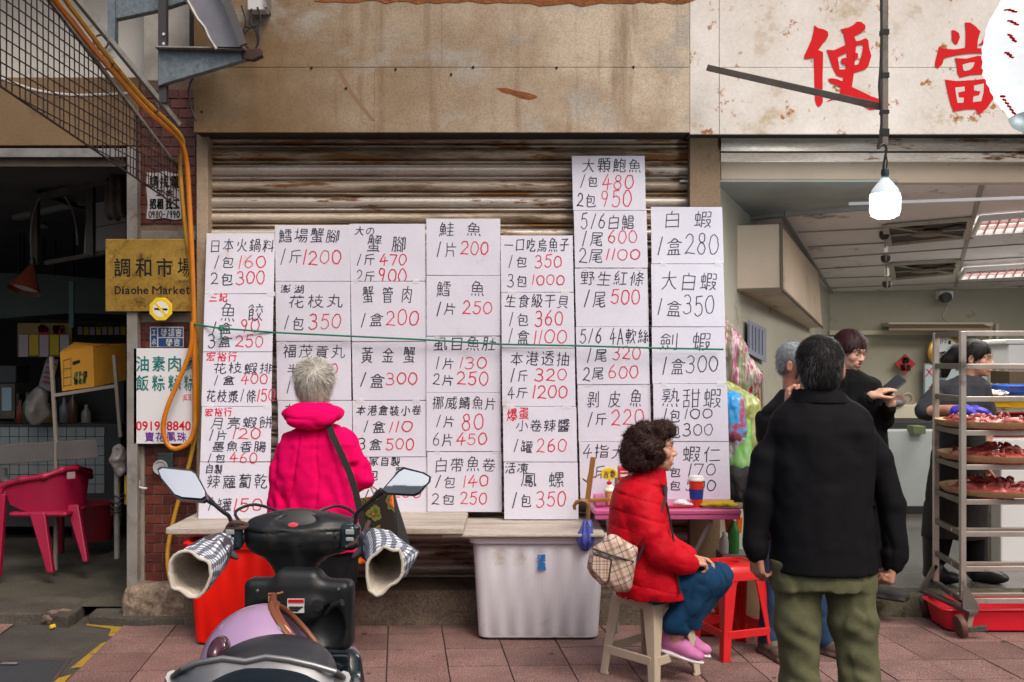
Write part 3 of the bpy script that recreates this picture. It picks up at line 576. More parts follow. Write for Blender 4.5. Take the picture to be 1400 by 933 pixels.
# ---------------------------------------------------------------- hand-written price boards
STROKES = {'日': [[12,8,50,8],[50,32,12,32],[50,5,49,53,12,53,12,5]],
 '本': [[5,16,16,25,24,39,24,44],[56,17,44,29,38,39,37,44],[46,16,16,16],[31,4,31,58],[6,44,56,44]],
 '火': [[14,44,8,31],[53,44,47,31],[30,30,32,29,41,14,48,8,56,6],[31,57,30,30,28,28,21,15,8,6]],
 '鍋': [[6,23,8,16],[22,50,14,55],[20,16,21,24],[34,46,44,45,44,33],[6,45,14,55],[48,25,49,24,49,13,39,12,38,25,48,25],[53,33,52,56,34,56,34,33],[22,31,4,31],[14,42,14,9],[6,45,8,42,20,42],[4,7,23,10],[49,4,56,4,57,5,57,32,30,33,30,4]],
 '料': [[8,44,4,55],[4,13,11,29,14,31],[32,36,39,33],[50,21,50,22],[24,54,21,44],[35,53,41,49],[15,36,14,36],[15,58,15,4],[50,4,50,58],[24,36,5,36],[30,18,58,23],[24,20,20,27,14,31]],
 '包': [[7,40,17,50],[17,50,20,58],[17,50,52,49,51,22,48,19,41,19],[14,24,35,24,35,39,14,38,15,8,21,5,52,5,56,8,57,12]],
 '三': [[48,31,14,31],[56,8,6,8],[52,52,10,52]],
 '記': [[56,16,58,11,54,5,38,5,33,9,33,33,54,33],[14,57,14,56],[21,40,7,40],[54,33,54,54,32,55],[24,48,4,48],[7,7,21,7,22,21,7,22,7,7],[6,31,23,31]],
 '魚': [[37,13,40,5],[12,13,8,6],[57,5,52,12],[24,6,24,13],[22,56,36,55,37,51,35,44],[12,32,51,32],[31,21,31,43],[24,60,14,48,13,44],[6,41,12,44,50,44,51,21,12,21,12,44]],
 '餃': [[21,32,8,32],[49,31,48,26,44,20],[36,43,32,35],[51,43,57,32],[43,49,44,56,42,58],[57,5,44,16],[36,30,40,21,44,20],[23,48,15,56],[16,40,14,47],[44,20,44,16],[8,8,20,12],[4,47,15,56],[44,16,35,8,30,4,28,5],[56,49,30,49],[8,8,8,40,21,40,21,23,8,22],[22,8,19,17]],
 '盒': [[37,20,37,5],[24,20,24,5],[42,28,48,28,47,38,15,38,15,28,42,28],[57,5,6,5],[51,5,50,20,12,20,11,5],[5,42,16,47,20,47,21,45,42,45,43,48],[20,47,21,50,28,56,32,56,42,50,43,48,56,43,60,44]],
 '宏': [[28,59,32,57,32,52],[22,35,19,25,6,9],[50,9,24,7],[26,44,24,36],[24,7,24,12,34,27],[56,44,55,52,7,52,6,44],[5,36,56,36],[44,20,54,5]],
 '裕': [[30,26,24,24,20,27,20,29],[50,56,56,45],[57,25,54,26],[52,24,31,24],[52,24,52,6,31,6],[52,24,54,26],[24,34,20,29],[29,46,35,56],[12,58,14,54],[54,26,44,41,41,43],[41,47,41,43],[13,4,13,29,20,47,5,47],[20,29,13,30,8,26],[41,43,30,28,31,6]],
 '行': [[38,4,48,5,48,36],[13,32,9,32,4,28],[56,54,30,54],[6,48,18,59],[27,36,57,36],[20,44,13,35,13,4]],
 '花': [[25,20,35,22],[53,34,40,26,35,25],[6,24,11,28,15,28],[20,58,20,47],[41,58,41,47],[6,52,56,52],[35,40,36,7,44,4,55,5,57,8,58,13],[20,40,15,32,15,4]],
 '枝': [[4,17,9,32,12,34],[13,38,19,35,22,28],[22,5,29,6,40,14],[60,6,53,6,46,10,43,14],[40,14,43,14],[56,48,28,48],[41,58,41,34],[21,46,4,46],[43,14,50,24,53,34,30,34,32,25,40,14],[13,4,13,58]],
 '蝦': [[38,4,50,12],[27,28,37,28],[50,15,44,24,45,30],[50,15,50,12],[50,15,55,20,56,29,45,30],[45,56,56,55,56,39,45,39],[38,16,27,16],[58,5,50,12],[6,28,5,47,19,48,20,28,6,28],[12,57,12,12],[27,4,27,55,39,55,39,40,27,40],[22,7,18,20],[20,12,4,9]],
 '排': [[36,48,27,48],[47,34,56,34],[27,34,36,34],[47,48,57,48],[26,20,36,20],[13,28,13,27],[58,20,47,20],[20,45,5,45],[47,4,47,57],[6,5,12,4,13,7,13,58],[36,57,36,4],[21,29,4,25]],
 '漿': [[5,27,9,40],[8,56,8,48,20,48],[26,52,39,57,52,56],[32,34,37,29],[32,49,36,45],[7,20,19,20,20,16,11,8,8,6,3,7],[41,14,54,22],[39,52,43,48],[4,40,20,40],[58,38,26,38],[20,26,20,58],[49,42,49,28,48,26,43,26],[32,20,49,8,55,6,60,8],[23,4,29,4,31,5,31,24],[52,56,50,51,43,48,43,47,29,43,25,44]],
 '條': [[57,9,52,16],[28,32,36,35,42,40],[32,16,27,8],[42,40,44,40],[42,40,34,48],[39,58,38,53],[34,48,35,52,38,53],[34,48,28,45],[20,49,20,16],[44,40,52,48,52,52,38,53],[44,40,51,34,58,33],[4,34,7,38,10,39],[36,4,41,4,42,6,42,30],[56,24,29,24],[16,57,10,41,11,4]],
 '月': [[14,24,49,24],[15,40,49,40],[4,5,9,11,14,24,15,55,49,54,48,6,45,4,34,6]],
 '亮': [[6,23,7,28,55,28,56,23],[31,58,32,52],[6,4,13,6,17,9,21,20,40,20,41,19,41,8,43,5,55,5,56,11],[16,36,47,36,48,44,15,45,14,37,16,36],[56,52,5,52]],
 '餅': [[24,32,8,32],[16,40,15,46],[21,12,13,8,8,8],[49,44,51,44],[36,57,39,51],[24,50,15,56,5,48],[52,57,49,49,49,44,51,44,51,4],[33,44,57,44],[31,28,58,28],[31,5,36,14,38,20,39,44],[24,8,20,16],[6,6,8,7,8,40,24,40,24,23,8,22]],
 '片': [[44,4,44,26,12,26],[36,57,36,42],[5,4,9,12,12,24,13,56],[13,41,54,41]],
 '墨': [[22,48,20,52,19,52],[39,47,44,52],[24,21,24,24,22,24],[50,28,50,24,56,19],[12,28,12,24],[7,19,12,24],[50,15,12,15],[52,36,11,36],[31,43,50,43,51,55,12,56,12,43,31,43],[31,56,31,28],[57,6,4,6],[56,28,5,28],[31,18,31,6],[37,28,38,21]],
 '香': [[14,6,48,6],[48,16,14,16],[48,24,14,25],[31,54,31,32],[57,44,5,44],[25,43,24,40,16,32,7,27,3,28],[57,28,45,33,38,40,37,43],[12,29,14,25,14,6],[51,56,44,57,31,54,10,53],[52,29,48,24,48,6]],
 '腸': [[8,41,20,41],[48,24,44,12,39,4],[32,24,34,32],[32,24,26,17,20,17],[20,25,8,25],[54,48,31,48],[25,7,28,7,32,11,38,20,38,24],[28,32,58,32],[32,24,56,23,54,5,48,4,45,6],[31,48,32,56,54,56,53,40,32,40,31,41,31,48],[15,4,20,6,20,55,8,56,8,20,4,3]],
 '自': [[12,35,51,35],[51,21,12,21],[28,50,30,58],[12,8,51,8],[51,8,51,49,12,49,12,4]],
 '製': [[42,38,42,55],[25,32,31,32],[43,12,53,19],[32,8,25,6,17,6,17,15],[32,30,31,32],[45,32,53,31,54,32,54,57],[32,47,7,47],[31,54,9,55],[19,58,19,31],[34,23,36,16,42,13,44,10,56,5],[3,13,9,12,17,15,24,19,26,23],[8,32,8,40,30,40,32,24],[9,58,7,47],[4,24,57,24]],
 '辣': [[42,22,27,8],[14,59,16,55,16,50],[19,33,22,44],[10,39,8,45,8,50],[15,32,15,16,12,10,8,6],[24,22,5,22],[30,51,57,51],[5,50,24,50],[4,33,24,33],[43,4,43,58],[44,25,46,28,56,28,56,40,32,40,32,28,43,27,53,13]],
 '蘿': [[39,38,39,46],[24,38,24,46],[23,13,25,8],[9,28,13,37],[24,21,26,23],[20,58,20,54],[16,27,12,19],[8,12,6,4],[41,58,41,54],[16,13,15,12,16,6],[55,13,32,13],[56,28,34,29],[55,21,32,21],[4,54,57,54],[23,13,24,21],[45,37,46,7],[58,6,32,6],[24,38,53,37,54,46,9,46,8,39,10,37,24,38],[22,31,17,27,9,28],[32,6,32,28,36,37],[32,25,24,21],[6,17,10,19,24,19]],
 '蔔': [[42,38,12,39],[8,36,12,39],[40,8,44,4,49,4,52,6,53,44,14,44],[16,26,37,26,38,32,16,33,16,26],[26,20,26,8],[4,54,57,54],[12,14,40,14],[41,51,41,58],[20,58,20,50,15,48,12,39],[40,8,12,7,12,20,40,20,40,8]],
 '乾': [[50,34,36,35],[50,34,48,29,36,14,35,8,41,4,53,4,57,6,58,13],[38,48,58,48],[27,33,7,33],[16,58,16,43],[28,15,4,15],[28,52,4,52],[16,24,16,4],[40,57,38,48,32,40,17,43,7,42,8,24,26,24,27,40]],
 '罐': [[33,28,34,36],[8,51,8,59],[8,51,4,43],[34,36,40,36,40,44,28,45,28,37,34,36],[30,24,22,21],[56,13,31,13],[31,20,56,20],[22,35,4,35],[14,11,14,51],[26,54,58,54],[8,51,20,51],[22,11,22,25],[36,58,36,51],[50,58,50,51],[22,11,6,10,5,26],[58,28,33,28],[46,7,46,29,44,32,46,45,57,44,57,36,46,36],[59,6,31,6],[33,28,30,25,31,6]],
 '鱈': [[54,32,50,32],[20,8,20,14],[55,6,32,6],[55,15,34,15],[25,16,28,9],[13,15,13,7],[37,32,33,32],[11,53,20,52,18,43],[4,4,8,16],[56,56,32,56],[44,56,44,30],[24,32,7,32],[55,6,54,24,32,24],[37,40,31,42,31,48,56,48,57,43,53,40,50,40],[16,21,16,43],[12,57,6,43,7,22,24,22,24,42,7,43]],
 '場': [[32,32,29,24],[24,7,32,15,36,23],[47,24,44,15,36,4],[24,21,20,24],[54,48,28,48],[5,44,19,44],[12,57,12,22],[28,48,29,56,53,56,54,40,29,40,28,48],[22,32,58,32],[20,17,28,24,56,24,55,8,52,4,48,4],[20,24,12,22,12,20,4,17]],
 '蟹': [[28,29,24,30],[35,38,38,41],[8,50,8,49],[43,56,42,52,36,47],[4,29,8,36],[21,50,22,56,12,56],[38,41,36,47],[35,33,59,33],[28,43,8,43],[56,41,38,41],[56,56,35,56],[8,36,28,36],[18,32,18,49],[28,29,31,26,31,6],[56,56,55,48,49,48,47,44,47,29],[28,29,28,48,22,50,8,49],[12,56,10,56,8,51,8,36],[50,7,48,10,50,23,13,23,12,16,14,14,48,14],[55,4,51,7,6,5]],
 '腳': [[47,4,47,55,56,54,56,16,56,14,52,14],[7,41,17,41],[16,25,7,25],[42,29,36,39,32,41],[32,45,32,41],[36,56,42,46],[23,29,32,41],[23,29,17,29],[23,29,25,25],[28,56,23,45],[38,8,26,8],[38,4,38,24,25,25],[11,4,16,4,17,8,16,56,7,56,7,24,4,4],[25,4,25,25]],
 '斤': [[39,35,39,5],[7,6,12,20,12,52,46,57,50,56],[56,35,12,35]],
 '澎': [[44,6,53,14,56,20],[6,7,13,24],[5,39,9,37],[44,27,46,27,55,38],[13,53,7,56],[36,20,34,10],[52,51,55,57],[24,14,22,20],[29,25,37,26,37,36,21,36,21,26,29,25],[29,58,29,44],[37,44,20,44],[39,53,20,53],[40,10,33,10,18,6]],
 '湖': [[4,40,11,37],[7,6,12,22],[43,40,56,40],[43,25,56,25],[8,56,12,55],[36,45,17,45],[27,29,27,56],[20,8,20,28,34,28,34,12,20,12],[48,5,55,4,56,7,56,56,43,56,43,23,37,6]],
 '丸': [[22,27,10,32],[22,24,32,17],[8,44,44,44,45,7,51,4,58,6,60,15],[5,5,16,13,22,24,24,34,25,58]],
 '福': [[28,56,56,56],[12,53,11,58],[28,26,22,26,18,31,15,32],[13,28,4,23],[44,47,53,47,54,36,31,37,32,47,44,47],[42,28,42,7],[56,7,28,7],[56,7,56,28,28,28,28,26],[28,17,56,17],[28,26,28,7],[13,4,13,31,20,40,20,46,5,46]],
 '茂': [[48,44,54,40,54,35],[40,16,45,20,51,28],[33,35,32,35],[16,6,26,7,40,14],[42,58,42,47],[20,47,20,58],[6,52,56,52],[57,35,11,35,10,17,5,5],[57,13,58,9,56,4,48,5,41,12,35,26,32,44]],
 '貢': [[12,29,49,29],[24,10,10,4,4,5],[37,9,42,9,56,4],[12,21,49,21],[31,46,31,55],[12,21,13,38,49,37,48,13,14,13,12,15,12,21],[51,56,11,56],[57,45,5,45]],
 '半': [[17,46,12,56],[53,57,50,56,45,46],[5,22,57,22],[31,4,31,58],[53,37,9,37]],
 '大': [[30,40,6,40],[32,38,32,36],[31,58,30,39,43,16,51,8,56,6],[56,40,33,40,28,34,21,17,13,9,6,5]],
 'の': [[32,8,36,8,43,10,53,20,53,38,47,46,37,50,24,49,12,41,8,30,8,22,10,16,14,13,20,14,28,28,32,49]],
 '管': [[46,53,48,48],[51,6,50,16,15,16],[51,6,15,6],[31,45,28,46],[31,45,32,41],[31,45,32,48,38,54],[20,48,19,53],[38,54,38,57],[28,53,11,54],[57,53,38,54],[15,24,48,24,47,33,16,33,15,6],[8,35,8,40,32,41,55,40,55,35],[12,57,7,48]],
 '肉': [[44,15,30,24],[29,48,31,48],[29,42,46,32],[29,42,21,33,17,31,16,32],[8,4,8,48,54,48,54,5,49,4,44,5],[29,42,32,58,34,60],[16,13,21,15,30,24,31,30]],
 '黃': [[20,14,20,9,7,4,5,4],[42,14,43,9,57,4],[50,22,12,22],[31,38,31,14],[8,54,54,54],[31,14,50,14,50,31,12,31,12,14,31,14],[43,57,43,47,41,45,21,45,20,47,20,58],[57,39,4,39]],
 '金': [[15,20,19,12],[47,20,42,11],[15,42,17,39,45,39,48,43],[5,6,56,6],[8,26,53,26],[31,6,31,39],[6,40,15,42,16,44,30,56,32,56,48,43,57,40]],
 '港': [[8,57,14,54],[57,24,50,29],[48,28,48,18,28,18],[48,28,50,29],[48,39,47,39],[12,36,5,40],[58,39,18,39],[21,51,56,51],[50,29,47,40,47,58],[30,58,30,36,27,30,28,28,29,6,32,4,52,4,55,10],[7,6,14,22,19,22,24,28,48,28]],
 '裝': [[8,57,8,49,20,49],[44,12,53,19],[8,33,9,41],[34,8,18,5,18,16],[31,28,32,24],[29,35,55,35],[20,58,20,32],[42,58,42,35],[56,49,29,49],[4,42,20,42],[34,24,36,17,40,13,43,13,44,10,56,4,60,6],[5,13,18,16,24,20,25,24],[4,24,57,24]],
 '小': [[32,56,31,5,24,4,19,5],[47,42,55,29,58,19],[14,41,11,29,5,20]],
 '卷': [[45,28,41,25],[17,25,41,25],[5,23,13,28,16,28],[32,58,30,48],[24,36,27,47],[43,48,47,56],[16,56,19,53,19,48],[41,25,41,17,40,15,32,14],[56,36,5,36],[9,48,52,48],[57,22,45,28,42,36],[20,36,16,29,17,12,20,5,48,5,51,11]],
 '家': [[6,8,13,9,34,20],[31,53,30,57],[7,20,12,20,31,29],[42,27,48,14,57,8],[28,36,28,41],[28,36,11,30,5,31],[23,4,31,4,35,9,36,18,34,25],[56,44,56,52,32,53,7,52,7,44],[47,42,15,42],[34,25,28,36],[50,35,42,27,34,25]],
 '鮭': [[14,15,14,7],[7,13,4,4],[20,43,22,52,12,53],[28,11,27,16],[22,8,20,16],[8,32,27,32],[57,36,32,36],[17,43,17,22],[35,49,56,49],[56,20,34,20],[44,29,44,5],[44,36,44,58],[58,5,32,5],[15,60,12,58,12,55,7,44,8,22,27,22,27,42,7,43]],
 '虱': [[58,19,58,6,54,6,51,11,47,55,6,55],[23,23,37,23,36,35,8,34,8,23,23,23],[23,8,23,45],[38,46,8,44],[38,9,4,8],[42,5,38,9,36,16]],
 '目': [[50,24,12,24],[50,39,12,39],[50,8,12,8],[12,5,12,54,50,54,50,5]],
 '肚': [[8,41,21,41],[8,25,21,25],[56,38,31,38],[43,57,43,7],[58,7,28,7],[4,5,8,23,8,56,21,56,21,6,18,4,14,6]],
 '挪': [[16,29,11,28],[4,25,10,26],[45,4,45,56,56,56,57,54,52,39,52,35,56,28,57,17,55,13,51,14],[27,25,26,25],[37,40,22,40],[5,45,16,45],[36,25,22,25],[28,56,27,26,24,16,19,4],[29,4,34,4,36,10,37,55,21,56],[5,4,9,4,11,7,11,58]],
 '威': [[54,56,49,58],[55,39,50,23,46,20],[35,5,45,12],[34,12,28,16],[25,16,28,16],[25,16,19,20,20,28],[25,16,22,11,15,8],[25,40,23,29],[58,16,59,12,56,4,52,4,47,12,45,12],[45,12,46,20],[34,40,16,40],[57,49,9,49,8,20,4,6],[41,58,42,34,44,23,46,20],[16,29,34,28,28,16]],
 '鯖': [[13,14,14,7],[21,8,20,14],[55,24,35,24],[26,16,28,8],[12,53,20,52,19,43],[55,16,35,16],[4,4,8,16],[26,32,8,32],[57,54,32,54],[16,43,16,22],[56,47,33,47],[35,4,35,32,55,31,55,5,53,4,48,4,48,5],[44,58,44,40],[59,39,31,39],[12,58,7,44,8,22,26,22,26,42,7,43]],
 '白': [[11,8,52,8],[28,48,29,57],[52,28,11,28],[11,4,11,48,27,48,52,47,52,5]],
 '帶': [[57,44,56,40,49,40,48,41,48,57],[41,8,49,8,49,23,13,23,12,8],[31,32,31,4],[24,57,25,40,37,40,37,57],[56,51,5,51],[7,39,14,45,15,57],[56,26,55,33,7,33,6,26]],
 '一': [[5,32,58,32]],
 '口': [[9,11,52,11],[52,7,52,51,9,51,9,6]],
 '吃': [[57,48,32,49],[48,35,47,30,31,16,28,9,32,5,51,4,57,7,59,13],[6,16,6,52,19,52,19,20,6,20],[52,36,32,35],[35,58,32,49,26,40]],
 '烏': [[5,5,10,15],[20,13,21,7],[12,32,57,32],[29,52,31,59,33,60],[32,8,30,15],[41,16,44,12],[44,4,52,4,53,6,55,21,13,22,12,52,48,52,48,40,12,40]],
 '子': [[47,53,44,48,31,39,31,5,24,4,17,5],[57,29,5,29],[51,54,12,53]],
 '生': [[52,27,12,27],[57,6,5,6],[54,45,13,46],[31,58,31,6],[16,56,13,46,7,36]],
 '食': [[47,32,15,32],[32,41,31,46,28,48],[48,44,47,23],[3,41,7,40,16,43,16,41,47,40],[42,12,50,19,50,21,48,23,15,23],[59,42,56,41,48,44,48,45,42,48,32,56,30,56,25,51,17,46,15,41,15,6,30,8,33,10],[51,6,42,12,31,17]],
 '級': [[8,26,22,28],[6,16,4,7],[58,6,56,5,46,14],[46,14,46,16],[46,14,37,6,31,5],[15,40,6,40,15,58],[27,5,32,22,33,32,35,32],[16,8,14,14,16,19],[22,36,20,34,24,27,21,19,23,12],[46,16,49,18,56,32,55,37,47,37,50,54,28,55],[8,26,8,30,20,47],[35,54,34,35,43,19,46,16]],
 '干': [[54,53,8,53],[57,32,5,32],[31,53,31,4]],
 '貝': [[50,32,12,32],[40,12,56,5],[50,44,12,44],[22,12,8,4,6,5],[12,32,13,20,49,20,50,54,12,55,12,32]],
 '透': [[58,34,48,40,44,45],[5,5,12,11],[24,34,36,45],[24,34,21,34],[57,5,27,5,18,10,12,11],[7,55,13,48],[23,14,31,20,33,30],[12,11,12,33,5,33],[39,55,39,37],[55,56,24,55],[45,13,53,14,55,24,47,24,45,31,25,31,24,34],[57,47,44,47,44,45,21,47]],
 '抽': [[20,30,12,28],[12,26,4,25],[20,45,4,45],[56,8,27,8],[41,8,41,58],[56,26,27,26],[56,5,56,43,28,44,27,4],[12,58,12,5,8,4]],
 '爆': [[27,50,54,50],[40,12,40,12],[56,6,47,12],[50,28,51,24,59,18],[33,16,32,17],[20,19,23,18,27,20,31,24,32,27],[17,36,20,46],[4,33,7,47],[11,20,15,19,18,12],[49,17,47,12],[40,21,40,5,40,4,32,4],[47,28,47,43],[33,43,33,28],[24,36,56,36],[33,43,27,44,27,56,54,56,53,43,33,43],[47,12,35,12,21,7],[12,57,11,20,4,5],[23,28,57,28]],
 '蛋': [[46,47,31,47],[48,8,45,13,45,17],[31,38,31,55],[45,17,51,17,50,28,11,27,12,17,45,17],[31,31,31,7],[56,37,26,38,16,45],[52,48,53,56,8,56],[57,4,49,8,6,6],[16,49,12,40,4,34]],
 '醬': [[19,50,8,50,8,57],[49,42,48,33,41,33],[8,43,8,36,5,33],[38,53,42,50],[32,51,34,48],[24,20,25,21],[31,42,31,39,35,36],[8,10,53,10],[25,42,58,42],[19,34,19,58],[58,27,4,27],[24,20,10,21,8,20,8,4,53,4,53,20,25,21],[19,43,4,43],[53,16,37,16,36,27],[24,54,39,57,52,56,52,53,40,48,25,47],[15,10,15,14,24,17,25,27]],
 '活': [[7,6,16,23],[5,39,12,36],[16,53,8,56],[54,7,26,7],[40,54,40,24],[54,7,53,24,27,24,26,7],[58,40,22,40],[26,53,53,57]],
 '凍': [[42,22,50,12,57,8],[12,47,6,52],[5,12,13,28],[17,7,26,12,35,22],[57,52,20,52],[54,33,23,33],[38,58,38,4],[35,22,34,24,23,24,23,43,53,43,54,24,35,22]],
 '鳳': [[16,12,16,8],[20,36,41,36],[31,8,30,12],[30,42,30,48],[23,12,24,6],[20,24,45,24],[38,10,36,13],[5,4,10,22,11,55,51,55,53,9,56,6,60,7,59,16],[17,48,45,48],[20,29,40,29,41,40,30,42,20,40,20,18,44,18,45,16,44,5,37,4,36,6]],
 '螺': [[36,4,41,4,43,6,43,20],[13,47,14,47],[26,7,32,13],[26,7,24,8],[13,28,14,28],[34,20,39,28],[33,29,37,38],[51,13,56,6],[55,48,28,48],[42,56,42,39],[14,12,14,57],[37,38,55,39,55,56,28,56,28,39,37,38],[57,18,52,26],[48,32,41,28,30,29],[20,20,23,9,26,7],[4,9,22,12],[5,24,6,47,21,46,21,28,6,28],[28,19,54,21]],
 '顆': [[16,20,16,19],[45,55,44,46],[50,10,58,5],[16,25,16,26],[56,36,35,36],[37,8,31,4],[35,26,56,26],[6,45,28,45],[6,45,6,36,28,36,27,56,6,56,6,45],[16,56,16,4],[44,46,35,45,35,16,56,16,56,44,44,46],[4,26,28,26],[57,56,33,56],[7,11,12,18,16,20,28,13]],
 '鮑': [[13,14,13,7],[28,8,25,15],[48,20,49,18,53,18,56,23,57,49,36,50],[35,26,48,26,48,39,35,40],[7,14,4,4],[11,53,20,52,18,43],[21,7,19,15],[25,40,32,42],[32,42,35,40],[8,32,25,32],[16,22,16,43],[35,40,35,6,36,4,56,4,59,9,57,13],[25,40,24,43,7,43],[12,57,7,44,8,22,25,22,25,40],[38,57,32,42]],
 '鯧': [[7,15,4,4],[14,6,13,15],[57,7,32,7],[21,8,20,15],[34,46,55,46],[26,16,28,10,32,9],[32,17,57,17],[12,53,20,52,19,43],[8,32,25,32],[16,22,16,43],[55,46,54,56,34,55,35,36,55,36,55,46],[32,7,33,28,56,28,57,7],[12,57,6,42,7,23,25,22,25,42,7,43]],
 '尾': [[32,16,32,17],[32,28,32,27],[15,14,56,20],[32,36,33,7,41,4,55,5,57,9,56,12],[4,5,9,20,11,56,52,56,53,44,10,44],[51,29,17,24],[18,34,48,39]],
 '野': [[37,4,45,5,45,34],[47,43,53,50,55,55,36,55],[7,22,28,22],[29,44,6,44],[17,55,17,9],[17,55,6,56,6,34,29,34,29,55,17,55],[4,7,30,10],[55,24,57,34,36,34],[40,46,46,44,50,40,52,35]],
 '紅': [[24,28,8,26],[23,20,24,14],[16,17,17,8],[8,43,10,41],[8,16,4,7],[44,8,44,53],[32,53,57,53],[29,8,58,8],[25,25,23,34],[8,41,8,45,16,57,20,59],[6,40,16,40],[22,48,9,30,8,26]],
 '軟': [[55,34,56,47,37,47],[58,6,53,9,46,24,44,24],[27,33,6,33],[28,15,4,15],[28,52,4,52],[16,24,27,24,26,43,6,42,6,25,16,24],[16,58,16,4],[39,57,38,49,33,36],[30,5,38,13,44,26,44,37]],
 '絲': [[45,28,45,6,44,4,40,4],[23,20,25,11],[6,16,4,5],[15,40,8,26],[15,18,16,8],[44,42,36,42,36,45,42,56],[58,11,54,20],[36,20,32,9],[21,35,23,35,24,28],[24,28,8,26],[55,30,37,28],[52,37,56,28],[37,28,38,32,50,48],[21,47,16,40,6,40,16,58]],
 'A': [[30,23,11,23],[37,10,32,21,30,23,23,43,20,44],[20,44,17,43,11,23,8,22,4,9]],
 '剝': [[5,12,21,18],[43,21,43,51],[28,43,11,44,14,54],[9,28,12,22],[56,57,56,7,54,4,47,4],[36,11,28,17],[30,23,33,28],[5,34,36,34],[11,5,14,4,21,5,21,34],[27,34,30,53,14,54]],
 '皮': [[34,13,26,22,21,32],[37,13,39,11,55,4,60,6],[32,58,32,33],[4,6,10,20,11,49,54,49,52,40],[11,33,49,32,47,24,37,13,34,13,18,5,12,5]],
 '指': [[29,17,55,17],[55,7,29,7],[13,28,13,27],[52,54,40,50,29,49],[21,30,4,25],[13,58,13,6,8,4,5,5],[55,7,54,28,30,28,29,7],[20,45,5,45],[29,57,29,44,32,38,53,37,56,39,58,44]],
 '劍': [[11,48,12,44,28,44],[35,8,28,13],[17,10,12,14],[43,21,43,51],[12,18,12,14],[12,14,6,7],[22,5,28,13],[48,4,55,4,56,6,56,56],[28,13,28,18],[23,26,23,36,33,36,33,24,24,24,23,26],[16,27,16,36,7,36,7,25,16,24,16,27],[35,47,20,56,11,48,5,45]],
 '熟': [[52,12,56,4,57,4],[17,58,18,54],[44,31,40,32],[40,36,34,38],[11,12,8,6],[40,4,38,11],[24,11,24,4],[15,48,26,48,27,41,9,40,8,48,15,48],[4,26,29,27],[35,49,52,49,53,22,55,20,58,20,60,22,59,27],[4,54,29,54],[22,34,18,30,17,19,11,18],[7,35,27,35],[27,19,31,19,40,32,41,58]],
 '甜': [[35,8,53,8],[53,27,35,27],[6,8,24,8],[4,40,25,40],[30,46,58,46],[53,8,53,58],[15,55,15,25],[35,4,35,58],[6,5,7,25,23,25,24,8],[24,57,15,55,3,55]],
 '仁': [[27,47,55,47],[6,35,8,39,12,40],[23,8,57,8],[13,4,12,41,20,57]],
 '古': [[50,7,12,7],[50,7,50,28,12,28,12,7],[31,58,31,28],[57,46,5,46]],
 '菜': [[48,31,52,38],[4,7,6,6,16,10,24,16,26,20],[12,36,15,30],[60,8,54,7,45,11,37,17,36,20],[31,32,29,36],[31,26,31,4],[56,54,5,54],[20,49,20,58],[44,45,41,50,41,58],[53,44,50,46,31,43,7,43],[57,21,6,21]],
 '春': [[24,36,25,44],[16,16,45,16],[30,53,30,58],[28,52,28,44],[20,35,18,28],[16,26,16,6],[58,21,56,20,44,27,18,28],[10,44,52,44],[57,36,4,36],[5,20,18,28],[8,53,53,53],[16,6,45,6,46,27,43,35]],
 '請': [[22,48,4,48],[6,8,21,8,21,21,7,22,6,8],[32,24,54,24],[6,31,20,31],[32,16,54,16],[14,53,12,58],[6,40,20,40],[56,47,31,47],[57,54,29,54],[32,4,32,32,54,31,54,5,53,4,47,4],[43,58,43,40],[59,39,28,39]],
 '找': [[27,8,42,16],[52,33,47,23,42,21],[48,53,46,56,44,56],[13,28,13,27],[4,25,21,30],[21,45,5,45],[6,4,12,4,13,6,13,58],[56,44,27,40],[59,14,56,6,52,5,45,11,42,16,36,41,36,59]],
 '電': [[14,41,24,41],[39,41,48,41],[50,35,39,35],[24,35,12,35],[12,20,50,20],[10,56,52,56],[31,56,31,35],[56,40,55,48,7,48,6,40],[31,28,31,7,32,4,56,4,58,11],[12,12,12,28,50,28,50,12,12,12]],
 '工': [[31,9,31,51],[8,51,54,51],[5,8,57,8]],
 '水': [[32,38,40,32],[56,13,44,24,40,32],[52,45,40,32],[4,12,14,20,21,36,21,41,7,41],[31,58,31,5,23,4,21,6]],
 '招': [[12,26,4,25],[12,28,19,29],[37,55,37,49,32,39,26,34],[55,7,54,26,29,26,28,7],[55,7,28,7],[44,36,47,34,53,36,56,55,27,55],[20,45,4,45],[12,58,12,5,6,4]],
 '租': [[32,23,52,23],[14,32,11,31,4,18,4,15],[52,39,32,39],[24,25,19,32,14,34],[14,40,15,40],[25,6,58,6],[52,6,51,55,32,54,32,6],[22,56,6,53],[15,4,14,54],[23,40,4,40]],
 '吉': [[49,6,48,24,13,24,12,6],[49,6,12,6],[6,49,56,49],[10,35,53,35],[31,58,31,35]],
 '農': [[18,26,51,26],[43,10,53,15,53,19],[20,19,20,5,33,8],[52,47,11,47],[58,19,10,20],[24,58,24,40],[38,58,38,40],[5,5,9,14,11,33,56,33],[38,40,12,40,11,54,52,54,52,40,38,40],[33,19,34,15,37,12,43,10,47,6,53,4,60,6]],
 '張': [[47,16,53,20],[5,56,19,55,19,41,7,41,6,34,7,27,19,26,18,10,15,4,9,4,7,5],[53,38,30,38],[53,47,30,47],[30,29,29,29],[40,8,29,6,30,55,56,56],[57,29,25,29],[39,28,42,20,47,16,48,13,56,7]],
 '陳': [[13,19,17,19,20,23,19,32,15,38,19,55,6,55,6,4],[21,8,23,8,28,12,37,23],[44,23,51,13,57,8],[57,52,24,52],[27,33,55,33],[40,4,40,58],[37,23,27,25,27,42,54,43,55,24,37,23]],
